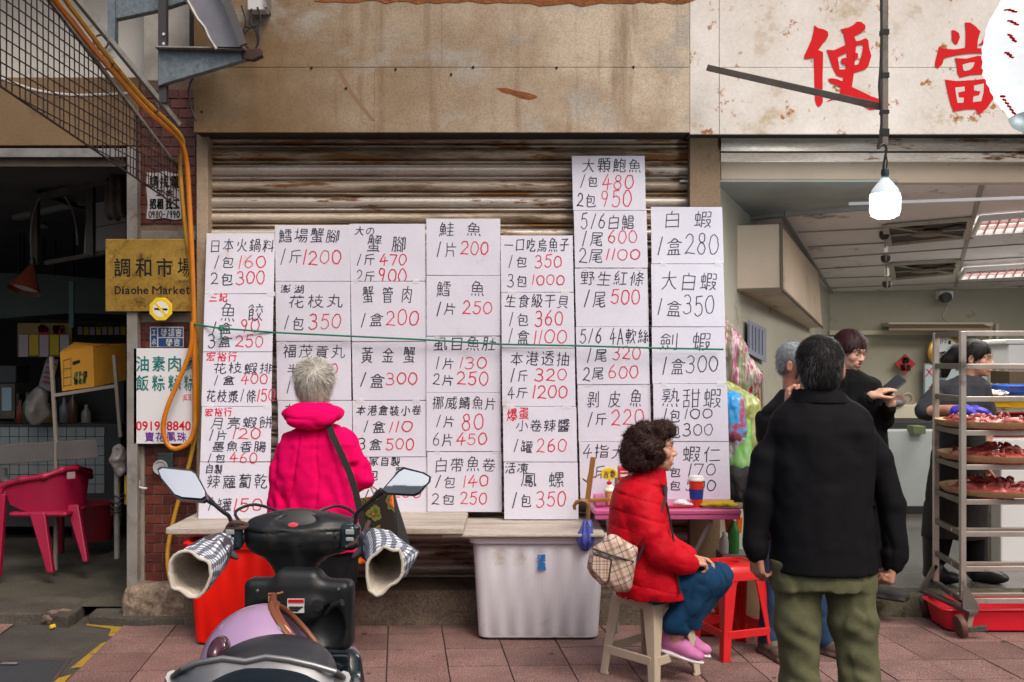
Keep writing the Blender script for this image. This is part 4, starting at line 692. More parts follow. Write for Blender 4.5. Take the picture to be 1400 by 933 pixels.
 '老': [[53,55,48,48,45,48],[22,18,31,19,47,25,50,24],[40,37,45,48],[22,26,22,9,24,5,52,5,55,9,54,14],[45,48,44,49,11,49],[27,58,27,36],[57,36,4,36],[31,36,29,32,22,26,5,20]],
 '偉': [[35,58,36,54],[4,33,7,38,11,40],[33,44,34,53],[41,28,52,28,52,37,26,36,26,29,28,28,41,28],[57,12,24,12,24,15],[21,44,57,44],[41,28,41,4],[56,21,22,21],[12,4,11,40,17,57],[25,54,49,54,50,44]]}
def arc(cx, cy, rx, ry, a0, a1, n=10): return [(cx+rx*math.cos(R(a0+(a1-a0)*i/n)), cy+ry*math.sin(R(a0+(a1-a0)*i/n))) for i in range(n+1)]
DIG = {'0': [arc(.5,.5,.44,.47,110,475,18)], '1': [[(.72,1),(.28,0)]], '2': [arc(.45,.70,.36,.28,165,-40,9)+[(.08,.04),(.3,.08),(.98,.02)]],
 '3': [arc(.42,.75,.36,.24,150,-70,9)+[(.34,.52)]+arc(.42,.27,.44,.28,80,-150,10)], '4': [[(.62,1),(.05,.34),(.98,.40)],[(.66,.72),(.56,0)]],
 '5': [[(.25,.95),(.18,.55)]+arc(.45,.33,.42,.32,120,-150,10),[(.22,.95),(.85,.98)]], '6': [[(.68,1),(.3,.72),(.12,.42)]+arc(.48,.28,.36,.27,170,-185,14)],
 '7': [[(.05,.86),(.1,.95),(.9,.92),(.45,0)]], '8': [arc(.52,.76,.28,.22,60,-120,8)+arc(.46,.26,.36,.27,80,-280,14)+arc(.52,.76,.28,.22,-130,-290,8)],
 '9': [arc(.42,.72,.30,.25,20,375,14)+[(.7,.6),(.45,0)]], '/': [[(.75,1),(.2,0)]], 'A': [[(.05,0),(.48,1),(.95,0)],[(.22,.38),(.8,.38)]], '-': [[(.1,.5),(.8,.5)]],
 'J': [[(.7,1),(.7,.2),(.4,0),(.1,.2)]], 'F': [[(.15,0),(.15,1),(.85,1)],[(.15,.55),(.7,.55)]], 'P': [[(.15,0),(.15,1),(.7,1),(.85,.75),(.7,.5),(.15,.5)]]}
def glyph(ch):
    if ch in DIG: return DIG[ch]
    return [[(st[j]/60, (st[j+1]-3)/60) for j in range(0, len(st), 2)] for st in STROKES[ch]]
M_ink = mat('black_marker', (.035,.035,.06), .6); M_rink = mat('red_marker', (.66,.03,.07), .6)
M_board = mat('white_corrugated_board', (.685,.68,.775), .55, var=(.63,.615,.71), vs=3, fine=.02, fs=60, bump=.35, bs=4, dirt=.06, dcol=(.55,.47,.45))
M_tape = mat('clear_tape', (.86,.84,.86), .2, alpha=.55)
def write(mb, text, to, x0, x1, y0, y1, w, slant=.10, jit=1, nrm=Vector((0,-1,0)), lift=.0008):
    """text drawn as marker strokes between pixels x0..x1, y0..y1; to(px,py) gives the point on the board"""
    wd = [(.62 if c in '0123456789/-A' else 1.) if c != ' ' else .5 for c in text]
    if text.isdigit(): wd = [.45 if c == '1' else 1 for c in text]
    tot = sum(wd); x = x0; hgt = y1-y0
    for c, cw in zip(text, wd):
        cell = (x1-x0)*cw/tot
        if c != ' ':
            gw = min(cell*.86, hgt*1.15) if c not in DIG else cell*.84
            gx = x+(cell-gw)/2; r = R(random.uniform(-4, 4))*jit; s1 = 1+random.uniform(-.07, .07)*jit; dy = random.uniform(-.05, .05)*hgt*jit; sl = slant+random.uniform(-.05,.05)*jit
            if c == '1' and len(text) > 1 and gw < hgt*.2: gw = hgt*.3
            for st in glyph(c):
                pts = []
                for u, v in st:
                    u2 = u-.5+sl*(v-.5); v2 = (v-.5)*s1
                    X = gx+gw*.5+(u2*gw*math.cos(r)-v2*hgt*math.sin(r)*.5); Y = (y0+y1)/2+dy-(v2*hgt*math.cos(r)+u2*gw*math.sin(r)*.8)
                    X += random.uniform(-.5,.5)*jit; Y += random.uniform(-.45,.45)*jit
                    pts.append(Vector(to(X, Y))+nrm*lift)
                w_ = w*random.uniform(.82, 1.15)
                for a, b in zip(pts, pts[1:]): mb.ribbon(a, b, nrm, w_)
        x += cell
COLS = [ # top/bottom rows: y, xl, xr, depth ; panel joints ; texts
 dict(t=(319,283,377), b=(713,271,368), d=(5.86,5.58), j=[402,481,556,632], w='leftmost column'),
 dict(t=(308,376,479), b=(702,381,482), d=(5.85,5.80), j=[385,467,548,625], w='second column'),
 dict(t=(306,477.5,581.5), b=(702,485,584), d=(5.86,5.81), j=[385,467,548,625], w='third column'),
 dict(t=(299,582.5,684), b=(701,583.5,686), d=(5.855,5.80), j=[377,460,537,618], w='fourth column'),
 dict(t=(322,685,784), b=(711,689,791), d=(5.85,5.74), j=[400,476,556,632], w='fifth column'),
 dict(t=(213,782,882), b=(684,793,893), d=(5.865,5.79), j=[288,367,447,526,604], w='tall sixth column'),
 dict(t=(283,889,987), b=(684,895,999), d=(5.84,5.765), j=[361,447,525,604], w='rightmost column')]
TXT = [
"""k日本火鍋料 285 376 326 345|k1包 290 321 350 367|r160 325 365 350 367|k2包 287 320 373 390|r300 322 363 371 389|r三記 285 312 400 413|k魚 餃 299 362 414 439|k1盒 287 318 440 456|r90 328 356 437 455|k3盒 283 318 458 475|r250 321 361 459 475|r宏裕行 281 325 481 494|k花枝蝦排 290 374 495 511|k1盒 289 323 513 527|r400 329 367 511 526|k花枝漿1條 281 351 532 550|r150 351 377 532 549|r宏裕行 279 318 557 569|k月亮蝦餅 287 374 569 586|k1片 284 312 587 602|r120 317 358 586 600|k墨魚香腸 289 365 603 618|k1包 281 310 620 632|r460 313 353 619 633|k自製 280 305 634 648|k辣蘿蔔乾 281 367 648 668|k1罐 281 318 680 698|r150 318 360 682 699""",
"""k鱈場蟹腳 379 466 312 332|k1斤 381 414 340 362|r1200 413 468 342 362|k澎湖 381 418 389 401|k花枝丸 392 471 402 421|k1包 386 417 432 451|r350 421 468 430 450|k福茂貢丸 385 473 471 490|k半 391 410 498 513|r20 440 463 497 512|k1 389 400 520 537|k古 388 403 552 566""",
"""k大の 484 514 309 322|k蟹 腳 500 557 322 345|k1斤 485 514 347 363|r470 518 557 347 363|k2斤 486 514 370 386|r900 516 557 367 386|k蟹 管 肉 494 565 390 415|k1盒 490 525 428 447|r200 526 574 424 445|k黃 金 蟹 492 569 474 497|k1盒 489 527 510 529|r300 526 572 510 526|k本港盒裝小卷 486 577 554 568|k1盒 494 528 576 592|r110 531 566 576 591|k3盒 488 524 600 615|r500 526 567 600 615|k老家自製 489 548 624 637|k菜 538 556 638 651|k1包 488 519 643 657|k1包 494 528 669 685|r200 533 577 667 681""",
"""k鮭 魚 598 660 303 322|k1片 594 626 331 351|r200 629 669 330 348|k鱈  魚 595 664 382 405|k1片 594 625 413 432|r250 631 674 412 430|k虱目魚肚 591 680 460 480|k1片 593 622 489 505|r130 627 667 489 504|k2片 591 622 511 527|r250 623 669 509 527|k挪威鯖魚片 590 680 542 560|k1片 594 623 567 584|r80 629 663 566 587|k6片 591 621 592 609|r450 623 667 592 608|k白帶魚卷 592 679 624 645|k1包 593 624 650 667|r140 632 669 650 666|k2包 589 623 675 691|r250 628 667 673 690""",
"""k一口吃烏魚子 688 779 325 344|k1包 693 722 350 367|r350 730 769 349 366|k3包 693 722 375 392|r1000 726 773 376 390|k生食級干貝 689 779 402 421|k1包 693 724 427 445|r360 730 771 425 445|k1盒 692 725 450 470|r1100 728 777 452 470|k本港透抽 696 780 480 500|k1斤 696 723 505 522|r320 730 776 504 521|k4斤 693 723 529 546|r1200 727 777 527 544|r爆蛋 692 724 557 574|k小卷辣醬 704 780 573 591|k1罐 700 729 601 619|r260 732 776 599 618|k活凍 689 723 632 647|k鳳 螺 710 773 645 667|k1包 698 728 675 695|r350 732 775 672 693""",
"""k大顆鮑魚 794 878 216 236|k1包 792 818 240 256|r480 822 868 239 259|k2包 788 816 265 283|r950 820 865 261 284|k5/6白鯧 793 868 292 313|k1尾 793 826 316 335|r600 830 872 315 333|k2尾 790 826 339 359|r1100 827 877 341 356|k野生紅條 792 882 370 390|k1尾 796 830 397 420|r500 834 876 396 416|k5/6 4A軟絲 792 888 449 470|k1尾 800 831 476 495|r320 836 877 474 492|k2尾 796 827 502 520|r600 830 874 500 518|k剝 皮 魚 801 879 532 557|k1斤 801 831 564 583|r220 834 882 560 581|k4指大 796 857 607 627|k1斤 800 829 635 656""",
"""k白 蝦 905 975 287 312|k1盒 895 933 324 349|k280 935 984 320 348|k大白蝦 901 982 370 396|k1盒 895 933 409 431|k350 933 978 404 431|k劍 蝦 899 974 453 478|k1盒 902 937 489 513|k300 937 983 486 509|k熟甜蝦 902 988 530 558|k1包 904 931 559 577|k100 934 976 559 573|k3包 904 931 582 600|k300 932 976 579 596|k蝦仁 931 987 609 631|k1包 902 932 638 652|k170 940 980 634 651|k3包 902 932 657 671|k500 936 980 656 671"""]
KEY = [['hot pot sets at 160 and 300','fish dumplings at 90 and 250','shrimp patties at 400','shrimp cake at 120','spicy dried radish at 150'],
 ['crab legs at 1200','cuttlefish balls at 350','pork balls','goods behind the pink jacket','goods behind the pink jacket'],
 ['crab legs at 470 and 900','crab meat at 200','golden crab at 300','boxed small squid at 110 and 500','homemade packs'],
 ['salmon at 200','cod at 250','milkfish belly at 130','mackerel at 80 and 450','white hairtail rolls at 140 and 250'],
 ['mullet roe at 350 and 1000','raw scallops at 360 and 1100','local squid at 320 and 1200','spicy squid sauce at 260','whelks at 350'],
 ['big abalone at 480 and 950','white pomfret at 600 and 1100','wild red fish at 500','soft squid at 320 and 600','filefish at 220','large fish sold by weight'],
 ['white shrimp at 280','big white shrimp at 350','sword shrimp at 300','cooked sweet shrimp at 100 and 300','peeled shrimp at 170 and 500']]
for ci, c in enumerate(COLS):
    ys = [c['t'][0]]+c['j']+[c['b'][0]]; lines = []
    for l in TXT[ci].split('|'):
        q = l.rsplit(' ', 4); lines.append((q[0][0], q[0][1:], *map(float, q[1:])))
    T0 = P(c['t'][1], c['t'][0], c['d'][0]); B0 = P(c['b'][1], c['b'][0], c['d'][1]); T1 = P(c['t'][2], c['t'][0], c['d'][0])
    nrm = (T1-T0).cross(T0-B0).normalized(); nrm = -nrm if nrm.y > 0 else nrm
    def to(px, py, off=0): return PP(px, py, T0+nrm*off, nrm)
    for k in range(len(ys)-1):
        def ex(y, side):
            f = (y-c['t'][0])/(c['b'][0]-c['t'][0]); return c['t'][side]+(c['b'][side]-c['t'][side])*f
        ya, yb = ys[k]+.25, ys[k+1]-.25; jx = random.uniform(-.8, .8); off = (k % 2)*.0035+random.uniform(0,.001)
        cor = [to(ex(yb,1)+jx, yb+random.uniform(-.5,.3), off), to(ex(yb,2)-.4+jx, yb+random.uniform(-.5,.3), off), to(ex(ya,2)-.4+jx, ya, off), to(ex(ya,1)+jx, ya, off)]
        th = -nrm*.005; name = 'price_board'; word = ''.join(l[1] for l in lines if ya <= (l[4]+l[5])/2 < yb and l[0] == 'k' and not l[1][0].isdigit())
        pos = 'top' if k == 0 else 'bottom' if k == len(ys)-2 else ['', 'second', 'third', 'fourth', 'fifth'][k]
        t = thing(name, 'board pricing %s, %s in %s' % (KEY[ci][k], pos, c['w']), 'price board', (cor[0]+cor[1])/2, 'handwritten price boards standing against the shutter')
        s = MB(); s.prism(cor, th); s.v = [tuple(Vector(v)) for v in s.v]; obj('sheet', s, M_board, t, fix=True, bevel=.0015)
        if k and (ci+k) % 2:
            for f_ in (.04+.1*random.random(), .8+.1*random.random()):
                x_ = ex(ya, 1)+(ex(ya, 2)-ex(ya, 1))*f_; w_ = random.uniform(3, 6); s = MB(); s.prism([to(a_, b_, off+.0012) for a_, b_ in ((x_,ya+3.2),(x_+w_*2,ya+3),(x_+w_*2,ya-3.3),(x_,ya-3))], nrm*-.0003); obj('tape', s, M_tape, t, fix=True)
        for l in lines:
            if ya <= (l[4]+l[5])/2 < yb:
                mb = MB(); bk = l[0] == 'k'; write(mb, l[1], lambda x, y: to(x, y, off), *l[2:], w=.0062 if bk else .0068, nrm=nrm)
                obj('black_writing' if bk else 'red_writing', mb, M_ink if bk else M_rink, t, kind='stuff' if ' ' in l[1] or '/' in l[1] else None)
# green rope across the boards
pts = [P(263,443,5.80), P(300,449,5.70), P(378,455,5.76), P(480,460,5.79), P(584,465,5.79), P(686,471,5.78), P(790,473,5.76), P(889,476,5.75), P(989,478,5.76)]
t = thing('rope', 'thin green rope stretched across all the price boards', 'rope', pts[4]); M_rope = mat('green_rope', (.01,.17,.10), .7)
s = MB(); s.tube(pts, .0055, 6); obj('cord', s, M_rope, t, smooth=True)
s = MB(); q = P(302,449,5.69); s.lathe([(0,-.02),(.014,-.01),(.016,.004),(.008,.018),(0,.02)], q, 8); s.tube([q, q+Vector((.004,-.004,-.03)), q+Vector((.002,-.002,-.062))], .006, 6); obj('knot', s, M_rope, t, smooth=True)

# ---------------------------------------------------------------- people
def skin(name, c): return mat(name, c, .5, var=(c[0]*.88, c[1]*.72, c[2]*.70), vs=25, bump=.08, bs=120, fine=.05, fs=90)
M_skinA = skin('skin_tan', (.50,.26,.17)); M_skinB = skin('skin_warm', (.56,.32,.22)); M_skinC = skin('skin_light', (.62,.38,.27))
M_lip = mat('lip', (.40,.09,.08), .4); M_eyew = mat('eye_white', (.38,.31,.27), .4); M_iris = mat('iris', (.02,.012,.008), .15)
M_hairb = mat('hair_black', (.006,.005,.005), .55, var=(.014,.011,.010), vs=40, spec=.25)
M_hairg = mat('hair_grey', (.30,.27,.22), .5, var=(.50,.47,.41), vs=55)
M_hairs = mat('hair_silver', (.38,.42,.44), .45, var=(.16,.17,.18), vs=60)
M_hairbg = mat('hair_black_greying', (.013,.012,.012), .7, var=(.05,.05,.052), vs=60, vth=(.50,.85), spec=.2)
M_hairm = mat('hair_maroon', (.022,.006,.007), .5, var=(.045,.012,.014), vs=40, spec=.3)
I3 = Matrix.Identity(3)
def head(S, c, fwd, up=(0,0,1), sc=1., open_mouth=0, fem=0, neck=True, neck_to=None):
    S.frame(c, fwd, up, sc); k = .014
    S.ell((0,-.014,.035), (.072,.089,.078), k).ell((0,.018,-.028), (.060,.066,.076), .02).ell((0,.034,-.074), (.043,.045,.036), .02)
    S.ell((0,.066,-.096), (.017,.014,.014), .015)
    for x in (-1, 1):
        S.ell((x*.036,.056,-.026), (.024,.021,.024), .016).cap((x*.012,.080,.018), (x*.042,.066,.016), .010, .008, .014)
        S.ell((x*.031,.088,-.001), (.017,.013,.010), .012, 's').ell((x*.031,.066,-.001), (.0155,.013,.011), .004)
        S.cap((x*.017,.0755,.004), (x*.045,.062,.002), .0036, .003, .004)
        S.ell((x*.010,.090,-.034), (.0075,.010,.007), .006)
        S.ell((x*.078,-.008,-.008), (.012,.018,.032), .007).ell((x*.088,.0,-.006), (.006,.010,.019), .005, 's')
    S.cap((0,.076,.006), (0,.098,-.029), .0065, .0105, .01)
    mz = -.058-.004*open_mouth
    S.ell((0,.078,-.060), (.026,.014,.018), .015)
    S.cap((-.018,.084,-.054), (.018,.084,-.054), .0048, None, .005).cap((-.015,.084,-.067-.008*open_mouth), (.015,.084,-.067-.008*open_mouth), .0056, None, .005)
    S.ell((0,.094,-.0605-.004*open_mouth), (.020,.016,.0022+.007*open_mouth), .003, 's')
    if neck: S.frame((0,0,0)); a = Vector(S_head_base(c, fwd, up, sc)); S.cap(a, neck_to or a+Vector((0,0,-.11)), .052*sc, .06*sc, .02)
    S.frame((0,0,0)); return S
def S_head_base(c, fwd, up, sc): q = SDF().frame(c, fwd, up, sc); return q.W((0,-.025,-.055))
def face_parts(parent, c, fwd, up=(0,0,1), sc=1., brow=M_hairb, closed=False, open_mouth=0):
    q = SDF().frame(c, fwd, up, sc)
    for x in (-1, 1):
        s = MB(); s.lathe([(0,-.0118),(.006,-.0102),(.0102,-.006),(.0118,0),(.0102,.006),(.006,.0102),(0,.0118)], (0,0,0), 12, cap=False)
        s.v = [tuple(q.W((x*.031+v[0]*1.15, .0692+v[1]*.95, -.001+v[2]*.30))) for v in s.v]; e = obj('eye', s, M_eyew, parent, smooth=True)
        s = MB(); s.lathe([(0,0),(.0058,0),(.004,.0016),(0,.002)], (0,0,0), 12, Matrix.Rotation(R(-90), 3, 'X'), cap=False)
        s.v = [tuple(q.W((x*.031+v[0], .0796+v[1]*.8, -.0012+v[2]*.55))) for v in s.v]; obj('iris', s, M_iris, e, smooth=True)
        s = MB(); s.tube([q.W((x*.013,.0895,.019)), q.W((x*.03,.085,.026)), q.W((x*.047,.071,.020))], [.0012*sc,.0019*sc,.0008*sc], 6); obj('eyebrow', s, brow, parent, smooth=True)
    for z, w, r in ((-.0545,.019,.0034),(-.068-.008*open_mouth,.016,.0042)):
        s = MB(); s.tube([q.W((-w,.082,z-.001)), q.W((-w*.45,.0890,z+.001)), q.W((0,.0895,z)), q.W((w*.45,.0890,z+.001)), q.W((w,.082,z-.001))], [r*.4*sc,r*sc,r*sc,r*sc,r*.4*sc], 7); obj('lip', s, M_lip, parent, smooth=True)
def hand(S, wrist, d, palm, thumb, curl=(18,28,22), sc=1., tcurl=25, spread=1., kk=.006):
    """palm with five bent fingers: d runs to the knuckles, palm is the way the palm faces, thumb the thumb's side"""
    S.frame((0,0,0)); w = Vector(wrist); d = Vector(d).normalized(); pn = Vector(palm); pn = (pn-d*pn.dot(d)).normalized(); sd = d.cross(pn)
    if sd.dot(Vector(thumb)) < 0: sd = -sd
    for i, (o, L) in enumerate(((.030,.070),(.010,.078),(-.010,.072),(-.028,.056))):
        b0 = w+(d*.012+sd*o*.55)*sc; b1 = w+(d*(.086-.006*abs(i-1))+sd*o*spread)*sc
        S.cap(b0, b1, .0135*sc, .0115*sc, .012); p = b1; a = 0; r = .0092*sc-(i == 3)*.0012
        for j, f in enumerate((.46,.30,.24)):
            a += curl[j]*(1+.12*i); dr = d*math.cos(R(a))+pn*math.sin(R(a))+sd*o*.8
            q = p+dr.normalized()*L*f*sc; S.cap(p, q, r, r*.92, kk*.5 if j == 0 else .003); p = q; r *= .9
    t0 = w+(d*.022+sd*.022)*sc; t1 = t0+(d*.030+sd*.026+pn*.012)*sc; t2 = t1+(d*.030+sd*.010+pn*(.006+.0006*tcurl))*sc; t3 = t2+(d*.022+pn*.0005*tcurl-sd*.002)*sc
    S.cap(t0, t1, .014*sc, .0115*sc, .01).cap(t1, t2, .0108*sc, .0098*sc, .004).cap(t2, t3, .0096*sc, .0080*sc, .003)
    return S
def lp(S, rows, k=.012, pw=2.2):                  # loft rows (row, centre column, depth, half width px, half depth m)
    o = []
    for py, px, d, rx, ry in rows: q = P(px, py, d); o.append((q.z, q.x, q.y, rx*d/F, ry))
    return S.loft(o, k, pw=pw)
def ch(S, pts, k=.02): q = [(*P(a, b, d), r) for a, b, d, r in pts]; return S.chain(q, k)
def folds(a=.006, f=9, st=(1,1,.55), sd=0): st = np.array(st); return lambda p: a*vn(p*st, f, sd)+a*.55*vn(p*st, f*2.3, sd+1)+a*.25*vn(p, f*5, sd+2)+a*.9*np.exp(-(vn(p*st+.05*np.stack([vn(p, 6, sd+7)]*3, 1), f*1.1, sd+5)/.13)**2)
def wrinkle(a, f, ax, pts, rad=.12):              # sharp creases near joints
    ax = np.array(ax, float)
    def g(p):
        w = 0
        for q in pts: w = w+np.exp(-((p-np.array(q))**2).sum(1)/rad**2)
        return a*w*np.sin((p@ax)*f+2.2*vn(p, 8))
    return g
def shoe(S, px, d, ang=0, L=.26, z=0, x=None):
    c = Vector((x if x is not None else (px-700)*d/F, d, z)); f = Vector((math.sin(ang), math.cos(ang), 0))
    S.frame(c, f); S.ell((0,.02,.045), (.048,.07,.05), .02).ell((0,.12,.035), (.047,.085,.036), .02).ell((0,-.04,.05), (.040,.05,.055), .02).box((0,.06,.012), (.048,.13,.012), .01, .008); S.frame((0,0,0)); return S
def person(label, loc): return thing('person', label, 'person', loc)
M_denim = mat('denim', (.006,.045,.115), .9, spec=.15, var=(.012,.045,.10), vs=12, fine=.25, fs=300, bump=.15, bs=300)
M_blackc = mat('black_jacket_cloth', (.0055,.0056,.0075), .8, var=(.0035,.0035,.005), vs=10, fine=.12, fs=200, bump=.1, bs=250, spec=.18)
M_bsweat = mat('black_knit', (.005,.005,.0055), .9, spec=.15, fine=.2, fs=250, bump=.3, bs=220)
M_sole = mat('dark_sole', (.03,.027,.025), .8)

# --- elderly woman in a pink hooded jacket, seen from behind
t = person('white haired person in a bright pink hooded jacket reading the price boards, seen from behind', P(432,925,4.72)); d = 4.72
S = SDF(.006); hc = P(431,524,d); head(S, hc, (.05,1,.18), sc=.93)
ch(S, [(434,590,d,.07),(432,700,d,.09),(432,770,d,.08)]); ch(S, [(402,610,d,.028),(384,680,d,.032),(379,742,d-.02,.028)]); ch(S, [(474,614,d,.028),(497,656,d+.02,.032),(474,668,d+.26,.028)])
hand(S, P(379,742,d-.02), (0,.05,-1), (1,.2,0), (0,1,0), sc=.9); hand(S, P(474,668,d+.26), (-.8,.6,0), (0,0,-1), (0,1,.3), curl=(50,60,40), sc=.9)
ch(S, [(412,800,d,.075),(412,860,d,.055),(413,915,d,.04)]); ch(S, [(452,800,d,.075),(453,860,d,.055),(454,915,d,.04)]); shoe(S, 413, d, -.1, z=.0); shoe(S, 454, d, .15)
obj('body', S.build('body'), M_skinB, t, smooth='all')
S = SDF(.007); lp(S, [(583,440,d,30,.085),(592,440,d,47,.105),(606,438,d,58,.118),(640,434,d,60,.125),(700,430,d,60,.128),(735,431,d,62,.135),(750,433,d,62,.14)], .02)
ch(S, [(398,606,d,.056),(386,640,d,.057),(382,690,d,.055),(379,748,d-.02,.044)], .012); ch(S, [(480,608,d,.056),(490,632,d-.01,.058),(497,654,d,.058),(472,664,d+.26,.048)], .012)
f1 = folds(.0075, 7, (1.3,1,.4)); f2 = wrinkle(.004, 60, (.5,0,1), [P(384,680,d), P(497,650,d)], .08); f3 = wrinkle(.004, 55, (1,0,.35), [P(412,700,d-.1), P(465,690,d-.1)], .12); S.disp = lambda p: 1.5*f1(p)+1.6*f2(p)+1.8*f3(p)
M_pink = mat('pink_fleece', (.82,.002,.125), .9, var=(.70,.001,.09), vs=6, fine=.08, fs=250, bump=.15, bs=280, spec=.08)
jk = obj('jacket', S.build('jacket'), M_pink, t, smooth='all')
S = SDF(.006); q = P(430,563,d-.03); S.frame(q, (0,1,0)); S.ell((0,-.05,-.014), (.132,.080,.046), .02).ell((-.08,.0,-.008), (.066,.09,.034), .03).ell((.08,.0,-.008), (.066,.09,.034), .03).ell((0,-.085,-.040), (.105,.05,.036), .03).ell((0,-.03,.022), (.082,.06,.026), .02)
S.ell((0,.03,.055), (.070,.075,.04), .02, 's'); f1 = folds(.006, 10, (.6,1,1.6)); S.disp = f1
obj('hood', S.build('hood'), M_pink, jk, smooth='all')
S = SDF(.006); S.frame(hc, (.05,1,.12), sc=.96); S.ell((0,-.02,.03), (.093,.098,.092), .02).ell((0,-.045,-.03), (.078,.07,.072), .03).ell((0,.13,-.05), (.08,.09,.10), .02, 's').ell((0,.02,-.15), (.1,.1,.06), .02, 's')
m = S.build('hair'); crown = np.array(hc+Vector((.012,-.075,.045)))
def fl(p): v = p-crown; v /= np.linalg.norm(v, axis=1)[:, None]+1e-6; return v+np.array([.0,.1,-.55])+np.cross(v, [0,1,0])*.35
m = strands(m, fl, 5200, .055, .0016, 'hair', lift=.10); m2_ = S.build('h'); obj('hair', m, M_hairg, t, smooth='all'); obj('light_strands', strands(m2_, fl, 1500, .06, .0016, 'light_strands', lift=.2, only=True), mat('hair_white', (.62,.60,.55), .45), t, kind='stuff'); obj('dark_strands', strands(m2_, fl, 1100, .05, .0015, 'dark_strands', lift=.15, only=True), mat('hair_dark_grey', (.13,.12,.10), .5), t, kind='stuff')
S = SDF(.008); lp(S, [(738,433,d,57,.125),(800,432,d,56,.12)], .02); ch(S, [(412,800,d,.088),(412,860,d,.07),(413,912,d,.06)]); ch(S, [(452,800,d,.09),(454,860,d,.072),(455,912,d,.062)]); S.disp = folds(.006, 9)
obj('trousers', S.build('trousers'), M_blackc, t, smooth='all')
S = SDF(.006); shoe(S, 413, d, -.1); shoe(S, 454, d, .15); S.o = [(f, a-.006, b+.006, k, o) for f, a, b, k, o in S.o]; S.disp = lambda p: -.005+0*p[:, 0]
obj('shoes', S.build('shoes'), M_sole, t, smooth='all')
s = MB(); s.tube([P(447,578,d-.10), P(452,592,d-.128), P(462,614,d-.142), P(474,640,d-.146), P(484,668,d-.146), P(491,696,d-.142), P(497,724,d-.10)], .0075, 8, flat=2.6)
s = MB(); c = [(447,576,d-.11),(455,597,d-.138),(466,620,d-.148),(477,645,d-.152),(486,672,d-.152),(492,700,d-.148),(498,728,d-.13)]
rg = []
for i, (a, b, e) in enumerate(c):
    q = P(a, b, e); w = Vector((.014,0,.006)); rg.append([q-w, q+w, q+w+Vector((0,.004,0)), q-w+Vector((0,.004,0))])
s.loft(rg, capa=True, capb=True); obj('strap', s, M_blackm, t, smooth=True, fix=True)

# --- man in a black jacket and olive trousers, back to the camera
d = 3.52; t = person('dark haired person in a black jacket and olive trousers with back to the camera', P(1125,1078,d)); hc = P(1119,504,d)
S = SDF(.0055); head(S, hc, (.12,1,.0), sc=1.02, neck_to=P(1119,565,d-.01))
ch(S, [(1119,590,d,.09),(1122,680,d,.10),(1124,760,d,.07)]); ch(S, [(1072,600,d,.030),(1038,680,d,.034),(1034,755,d-.01,.029)]); ch(S, [(1180,600,d,.026),(1217,690,d,.028),(1223,767,d-.01,.029)])
hand(S, P(1034,752,d-.01), (.08,.10,-1), (1,.35,0), (.35,1,0), curl=(32,42,30), sc=.98); hand(S, P(1221,764,d-.01), (-.12,.05,-1), (-1,.3,0), (-.2,1,0), curl=(72,80,50), sc=1.02, tcurl=40)
ch(S, [(1092,800,d,.06),(1094,900,d,.045),(1094,1055,d,.045)]); ch(S, [(1162,800,d,.06),(1174,900,d,.045),(1177,1055,d,.045)])
obj('body', S.build('body'), M_skinA, t, smooth='all')
S = SDF(.0065); lp(S, [(538,1120,d,34,.075),(545,1121,d,42,.085),(553,1122,d,52,.095),(562,1122,d,62,.105),(572,1122,d,69,.113),(590,1122,d,72,.122),(630,1122,d,71,.128),(690,1123,d,69,.13),(740,1124,d,70,.132),(779,1125,d,71,.135)], .018, pw=2.3)
ch(S, [(1070,588,d,.046),(1046,628,d,.049),(1036,680,d,.050),(1032,746,d-.01,.041)], .010); ch(S, [(1176,588,d,.046),(1202,628,d,.050),(1217,690,d,.053),(1226,760,d-.01,.043)], .010)
S.cap(P(1034,744,d-.01), P(1034,755,d-.01), .043, .038, .004).cap(P(1221,758,d-.01), P(1221,769,d-.01), .046, .040, .004)
f1 = folds(.005, 7, (1.5,1,.25), 3); f2 = wrinkle(.0028, 48, (.45,.2,1), [P(1035,690,d), P(1036,730,d), P(1213,690,d), P(1219,735,d)], .09); f3 = wrinkle(.003, 50, (.6,0,.8), [P(1070,600,d-.1), P(1180,600,d-.1)], .08)
S.disp = lambda p: f1(p)+f2(p)+f3(p); jk = obj('jacket', S.build('jacket'), M_blackc, t, smooth='all')
S = SDF(.005); lp(S, [(531,1119,d-.005,33,.076),(537,1119,d-.005,35,.080),(551,1120,d-.005,41,.090)], .02); S.loft([(P(0,524,d).z, hc.x, hc.y-.005, .080, .070), (P(0,560,d).z, hc.x, hc.y-.005, .090, .075)][::-1], .008, 's'); S.disp = folds(.003, 14)
obj('collar', S.build('collar'), M_blackc, jk, smooth='all')
S = SDF(.0055); S.frame(hc, (.12,1,0), sc=1.02); S.ell((0,-.018,.036), (.079,.094,.080), .02).ell((0,-.042,-.02), (.068,.066,.066), .03).ell((0,.115,-.03), (.09,.085,.075), .015, 's')
for x in (-1, 1): S.ell((x*.098,-.004,-.02), (.034,.036,.046), .012, 's')
S.ell((0,.0,-.135), (.1,.12,.045), .02, 's')
m = S.build('hair'); crown = np.array(hc+Vector((.0,-.05,.09)))
def fl(p): v = p-crown; v /= np.linalg.norm(v, axis=1)[:, None]+1e-6; return v+np.array([0,.1,-.5])
